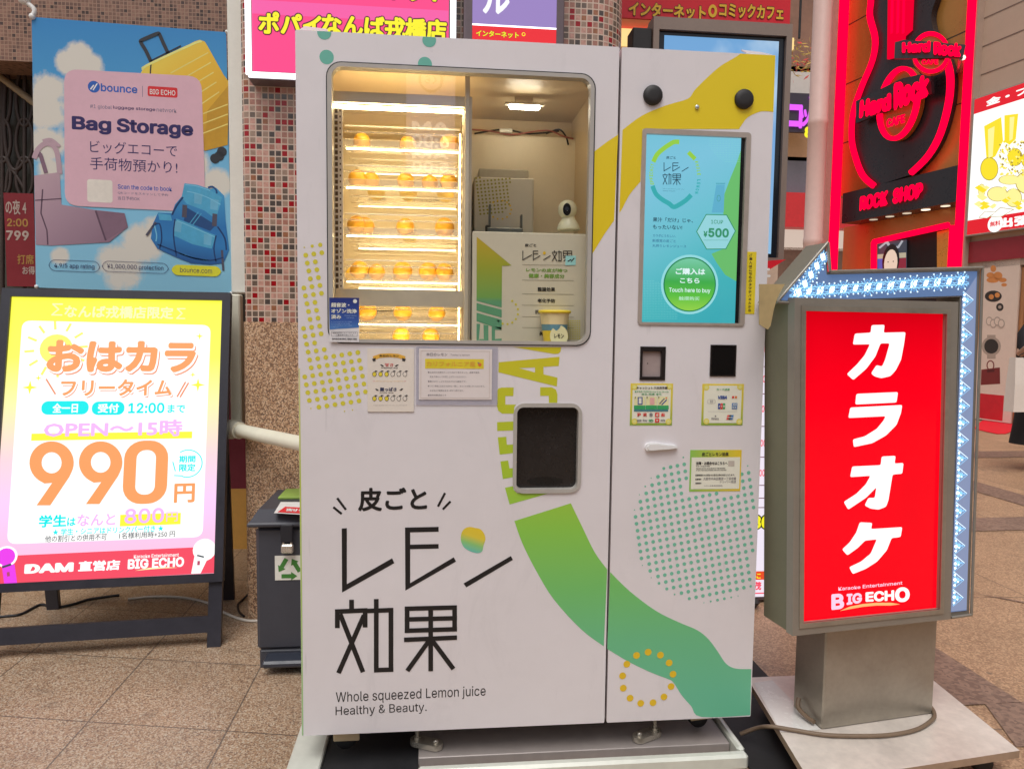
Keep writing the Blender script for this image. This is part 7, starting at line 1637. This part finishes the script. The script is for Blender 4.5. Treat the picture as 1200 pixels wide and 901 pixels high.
nb_ = MB(); NP = Pl((0, YB-.8, 0), (1, 0, 0), (0, 0, 1)); e_pp = em('violet neon', S(230,90,255), 1.1)
nb_.box((NP.px(920, 130).x, YB-.75, NP.px(920, 154).y), (NP.px(958, 130).x, YB-.6, NP.px(920, 108).y), pm('neon backing', (.05, .04, .06), .5), 0)
nb_.text(NP, 'コ', (924,122,940,151), e_pp, .01, .06); nb_.text(NP, 'ッ', (938,128,950,149), e_pp, .01, .05); nb_.text(NP, '゛', (948,110,957,122), e_pp, .01, .06); nb_.text(NP, '8', (943,148.5,951,162), em('yellow neon', S(250,236,30), 1.1), .01, .06)
tag(nb_.build('neon_sign', None, tuple(NP.at(*NP.px(935, 150)))), 'small violet and yellow neon sign far along the arcade', 'sign')
pb_ = MB(); rnd = random.Random(5); lc = onY(936, 60, 16)
pb_.tube([lc+Vector((0, 0, 2.6)), lc+Vector((0, 0, .3))], .03, m_dk, 6)
for k in range(150):
    t = rnd.random()*6.28; r = .55*math.sqrt(rnd.random()); z = rnd.uniform(-.6, .35); c = lc+Vector((r*math.cos(t), r*math.sin(t)*.6, z)); d = Vector((rnd.uniform(-1, 1), rnd.uniform(-1, 1), rnd.uniform(-1, .3))).normalized()*.20; s2 = d.orthogonal().normalized()*.03
    pb_.face([c, c+d*.5+s2, c+d, c+d*.5-s2], pm('yellow green leaf', A(170,140,60), .5) if k % 3 else pm('red leaf', A(190,60,50), .5))
tag(pb_.build('hanging_plant', None, tuple(lc)), 'yellow and red hanging decoration high beside the arcade post', 'decoration')

# ================================================================== passer-by at the right edge
PO = Vector((onY(1211, 540, 4.42).x, 4.42, 0)); BGX = onY(1204, 440, 4.16).x-PO.x
pe = empty('person', tuple(PO), 'passer-by in black clothes holding a white shopping bag before the picture panel', 'person')
def skinbody(name, joints, edges, mat, parent, lvl=2):
    me = bpy.data.meshes.new(name); o = bpy.data.objects.new(name, me); COL.objects.link(o)
    base = WL[parent]; me.from_pydata([tuple(Vector(j[0])) for j in joints], edges, []); me.materials.append(mat)
    sk = o.modifiers.new('skin', 'SKIN'); sk.use_smooth_shade = True
    for v, j in zip(me.skin_vertices[0].data, joints): v.radius = (j[1], j[2] if len(j) > 2 else j[1])
    me.skin_vertices[0].data[0].use_root = True
    s_ = o.modifiers.new('sub', 'SUBSURF'); s_.levels = s_.render_levels = lvl
    o.parent = parent; o.location = (0, 0, 0); WL[o] = Vector(base); return o
m_skin = pm('skin', (.50, .30, .20), .5, var=.05); m_blc = pm('black cloth', (.018, .017, .019), .8, var=.3, scale=20); m_hair = pm('dark hair', (.015, .011, .009), .45); m_shoe = pm('pale shoe', (.32, .27, .22), .6)
J = [((0, 0, .92), .115, .085), ((0, 0, 1.05), .10, .075), ((0, 0, 1.22), .13, .085), ((0, 0, 1.36), .12, .075), ((0, -.005, 1.44), .05), ((0, -.015, 1.50), .05), ((0, -.02, 1.545), .072, .085), ((0, -.02, 1.62), .078, .09), ((0, -.01, 1.68), .05, .055),
     ((.16, 0, 1.35), .05), ((.20, -.02, 1.10), .042), ((.19, -.16, .94), .034), ((.185, -.22, .88), .028),
     ((-.16, 0, 1.35), .05), ((-.225, -.02, 1.12), .042), ((BGX+.03, -.19, 1.18), .034), ((BGX, -.245, 1.20), .028),
     ((.085, 0, .82), .085), ((.09, -.06, .48), .055), ((.09, .0, .10), .036), ((.09, -.09, .05), .032), ((-.085, 0, .82), .085), ((-.09, -.10, .48), .055), ((-.09, -.16, .10), .036), ((-.09, -.25, .05), .032)]
E_ = [(0,1),(1,2),(2,3),(3,4),(4,5),(5,6),(6,7),(7,8),(3,9),(9,10),(10,11),(11,12),(3,13),(13,14),(14,15),(15,16),(0,17),(17,18),(18,19),(19,20),(0,21),(21,22),(22,23),(23,24)]
skinbody('body', J, E_, m_skin, pe)
mb = MB()
def loft(mb, secs, m, n=24):
    vs = []; fs = []
    for (x, y, z, rx, ry) in secs:
        for k in range(n):
            t = 2*math.pi*k/n; wv = 1+.03*math.sin(5*t) if z < .85 else 1; vs.append(PO+Vector((x+rx*wv*math.cos(t), y+ry*wv*math.sin(t), z)))
    for i in range(len(secs)-1):
        for k in range(n): fs.append((i*n+k, i*n+(k+1) % n, (i+1)*n+(k+1) % n, (i+1)*n+k))
    mb.raw(vs, fs, m, True)
loft(mb, [(0,-.04,.26,.25,.21),(0,-.03,.45,.22,.18),(0,-.02,.70,.19,.155),(0,0,.92,.165,.125),(0,0,1.05,.14,.105)], m_blc); mb.build('skirt', pe)
mb = MB(); loft(mb, [(0,0,.98,.155,.115),(0,0,1.10,.145,.105),(0,0,1.25,.17,.115),(0,0,1.36,.17,.105),(0,0,1.42,.10,.08),(0,-.005,1.455,.062,.062)], m_blc)
for s_ in (1, -1):
    mb.tube([PO+Vector(p) for p in ((.13*s_, 0, 1.37), (.18*s_, -.005, 1.32), (.20*s_, -.02, 1.10), (.195*s_, -.10, 1.02 if s_ > 0 else 1.14))], [.065, .062, .055, .05], m_blc, 12)
mb.build('top', pe)
mb = MB(); mb.sphere(PO+Vector((0, .005, 1.625)), .105, m_hair, 16, 10, (.92, 1.0, 1.02)); mb.lathe(PO+Vector((0, .035, 1.36)), [(.07, 0), (.095, .08), (.10, .2), (.09, .26)], m_hair, 16, (0, 0, 1), .7, (1, 0, 0)); hair = mb.build('hair', pe)
mb = MB(); mw2 = pm('eye white', (.7, .68, .65), .3)
fc = PO+Vector((0, -.117, 1.60))
mb.sphere(PO+Vector((0, -.03, 1.60)), .092, m_skin, 16, 10, (.82, .95, 1.15))
for s_ in (-1, 1): mb.sphere(fc+Vector((.032*s_, .006, .015)), .011, mw2, 10, 6, (1.2, .6, .8)); mb.sphere(fc+Vector((.032*s_, -.001, .015)), .006, m_hair, 8, 6); mb.box(tuple(fc+Vector((.032*s_-.016, -.002, .032))), tuple(fc+Vector((.032*s_+.016, .008, .037))), m_hair, .001); mb.sphere(PO+Vector((.078*s_, -.01, 1.60)), .022, m_skin, 8, 6, (.4, .8, 1.2))
mb.sphere(fc+Vector((0, -.006, -.012)), .014, m_skin, 10, 8, (.8, 1, 1.3)); mb.sphere(fc+Vector((0, .004, -.047)), .014, pm('lips', (.42, .16, .14), .4), 10, 6, (1.5, .5, .5)); mb.build('face', pe)
for s_, hp_ in ((1, Vector((.185, -.23, .87))), (-1, Vector((BGX, -.25, 1.195)))):
    mb = MB(); o = PO+hp_; mb.sphere(o+Vector((0, -.02, -.03)), .036, m_skin, 12, 8, (.5, .8, 1.05))
    for k, (L, dy) in enumerate(((.052, -.030), (.060, -.012), (.056, .006), (.044, .022))):
        p0 = o+Vector((0, -.02+dy, -.055)); mb.tube([p0, p0+Vector((-.004*s_, -.004, -L*.5)), p0+Vector((-.020*s_, -.002, -L*.9)), p0+Vector((-.030*s_, .0, -L*.75))], [.0085, .008, .0075, .005], m_skin, 8)
    p0 = o+Vector((-.008*s_, -.048, -.015)); mb.tube([p0, p0+Vector((-.012*s_, -.016, -.018)), p0+Vector((-.022*s_, -.014, -.040))], [.010, .009, .006], m_skin, 8); mb.build('hand', pe)
for x, y in ((.09, 0), (-.09, -.16)):
    mb = MB(); mb.box((x-.045+PO.x, PO.y+y-.19, .0), (x+.045+PO.x, PO.y+y+.06, .028), pm('shoe sole', (.5, .46, .42), .6), .008); mb.sphere(PO+Vector((x, y-.06, .055)), .05, m_shoe, 14, 8, (.88, 2.4, .95)); mb.tube([PO+Vector((x, y, .06)), PO+Vector((x, y, .15))], .046, m_shoe, 12); mb.build('shoe', pe)
bg_ = empty('shopping_bag', (PO.x+BGX, PO.y-.26, .60), 'white shopping bag held in the hand of the passer-by in black', 'bag')
mb = MB(); B0_ = Vector((PO.x+BGX, PO.y-.26, .60)); V = []
bw0, bw1, bh = .17, .15, .50
for z, w_, d_ in ((0, .17, .06), (.25, .165, .055), (.50, .16, .035)): V += [B0_+Vector(p) for p in ((-w_, -d_, z), (w_, -d_, z), (w_, d_, z), (-w_, d_, z))]
mb.raw(V, [(3,2,1,0)]+[(i*4+k, i*4+(k+1) % 4, i*4+4+(k+1) % 4, i*4+4+k) for i in range(2) for k in range(4)], pm('bag white', A(214,204,196), .5, var=.04)); mb.face([B0_+Vector(p) for p in ((.08,-.063,.20),(.17,-.060,.14),(.168,-.058,.24),(.10,-.061,.26))], pm('bag pink print', A(220,90,110), .5)); mb.build('paper_body', bg_)
for s_ in (-1, 1):
    mb = MB(); mb.tube(smooth([B0_+Vector((-.08, .035*s_, .50)), B0_+Vector((-.05, .02*s_, .535)), B0_+Vector((0, .006*s_, .548)), B0_+Vector((.05, .02*s_, .535)), B0_+Vector((.08, .035*s_, .50))], 5), .004, m_blc, 6); mb.build('handle', bg_)

# ================================================================== across the arcade, behind the viewer (seen in the glass)
ob_ = empty('opposite_building', (1, -8.6, 0), 'shop front across the arcade, mirrored faintly in the fruit window', 'building')
mb = MB(); mb.box((-14, -9.0, 0), (16, -8.6, 4.2), pm('opposite wall', (.22, .20, .18), .6, var=.3, scale=.8)); mb.build('wall', ob_)
for k in range(7):
    mb = MB(); x = -12+k*3.8; mb.box((x, -8.59, .4), (x+3.0, -8.55, 2.6), pm('opposite glass', (.05, .055, .06), .1)); mb.build('window', ob_)

def mirrored(px_, py_, Y):                      # where something must hang to be seen in the fruit window
    d = ray(px_, py_); t1 = (.012-CAM.y)/d.y; hit = CAM+d*t1; d2 = Vector((d.x, -d.y, d.z)); return hit+d2*((Y-hit.y)/d2.y)
ms_ = empty('hanging_sign', tuple(mirrored(503, 135, -6.5)), 'pale upright lit sign with opening hours across the arcade, mirrored in the fruit window', 'sign')
q0, q1 = mirrored(476, 75, -6.5), mirrored(533, 205, -6.5)
OP = Pl((0, -6.49, 0), (-1, 0, 0), (0, 0, 1)); xa, xb, za, zb2 = -max(q0.x, q1.x), -min(q0.x, q1.x), min(q0.z, q1.z), max(q0.z, q1.z)
if OP.n.y < 0: OP.n = -OP.n
mb = MB(); mb.box((min(q0.x, q1.x)-.03, -6.62, za-.03), (max(q0.x, q1.x)+.03, -6.50, zb2+.03), pm('sign casing', None)); mb.build('casing', ms_)
e_hs = em('hanging sign lavender', (.72, .70, .95), 3.2); e_hw = em('hanging sign lettering', (.10, .08, .12), .3); e_hl = em('hanging sign white', (1, 1, 1), 8.0)
mb = MB(); mb.poly(OP, [[(xa, za), (xb, za), (xb, zb2), (xa, zb2)]], e_hs, 0); hp2 = mb.build('lit_panel', ms_)
mb = MB(); hh_ = zb2-za; ww_ = xb-xa; fx = lambda u: xa+ww_*u; fz = lambda v: za+hh_*v
mb.ring(OP, (fx(.5), fz(.86)), ww_*.20, ww_*.25, pm('sign ochre', A(150,110,60), .5), .002, 24); mb.textp(OP, 'くら', (fx(.38), fz(.82), fx(.62), fz(.90)), pm('sign ochre', None), .002, .03)
for s__, v0, v1 in (('AM', .40, .48), ('6:00', .24, .36), ('AM', .14, .20), ('5:00', .02, .11)): mb.textp(OP, s__, (fx(.12), fz(v0), fx(.88), fz(v1)), e_hl, .002, .03)
mb.build('lettering', hp2)
# thin black sheet filling the gap between the two plates
mb = MB(); mb.box((1.304, -.45, .0045), (1.62, .9, .012), pm('flat black strip', (.012, .011, .011), .7, var=.3), .001); tag(mb.build('black_strip', None, (1.34, .2, .004)), 'flat black strip on the paving between machine platform and white base plate', 'strip')
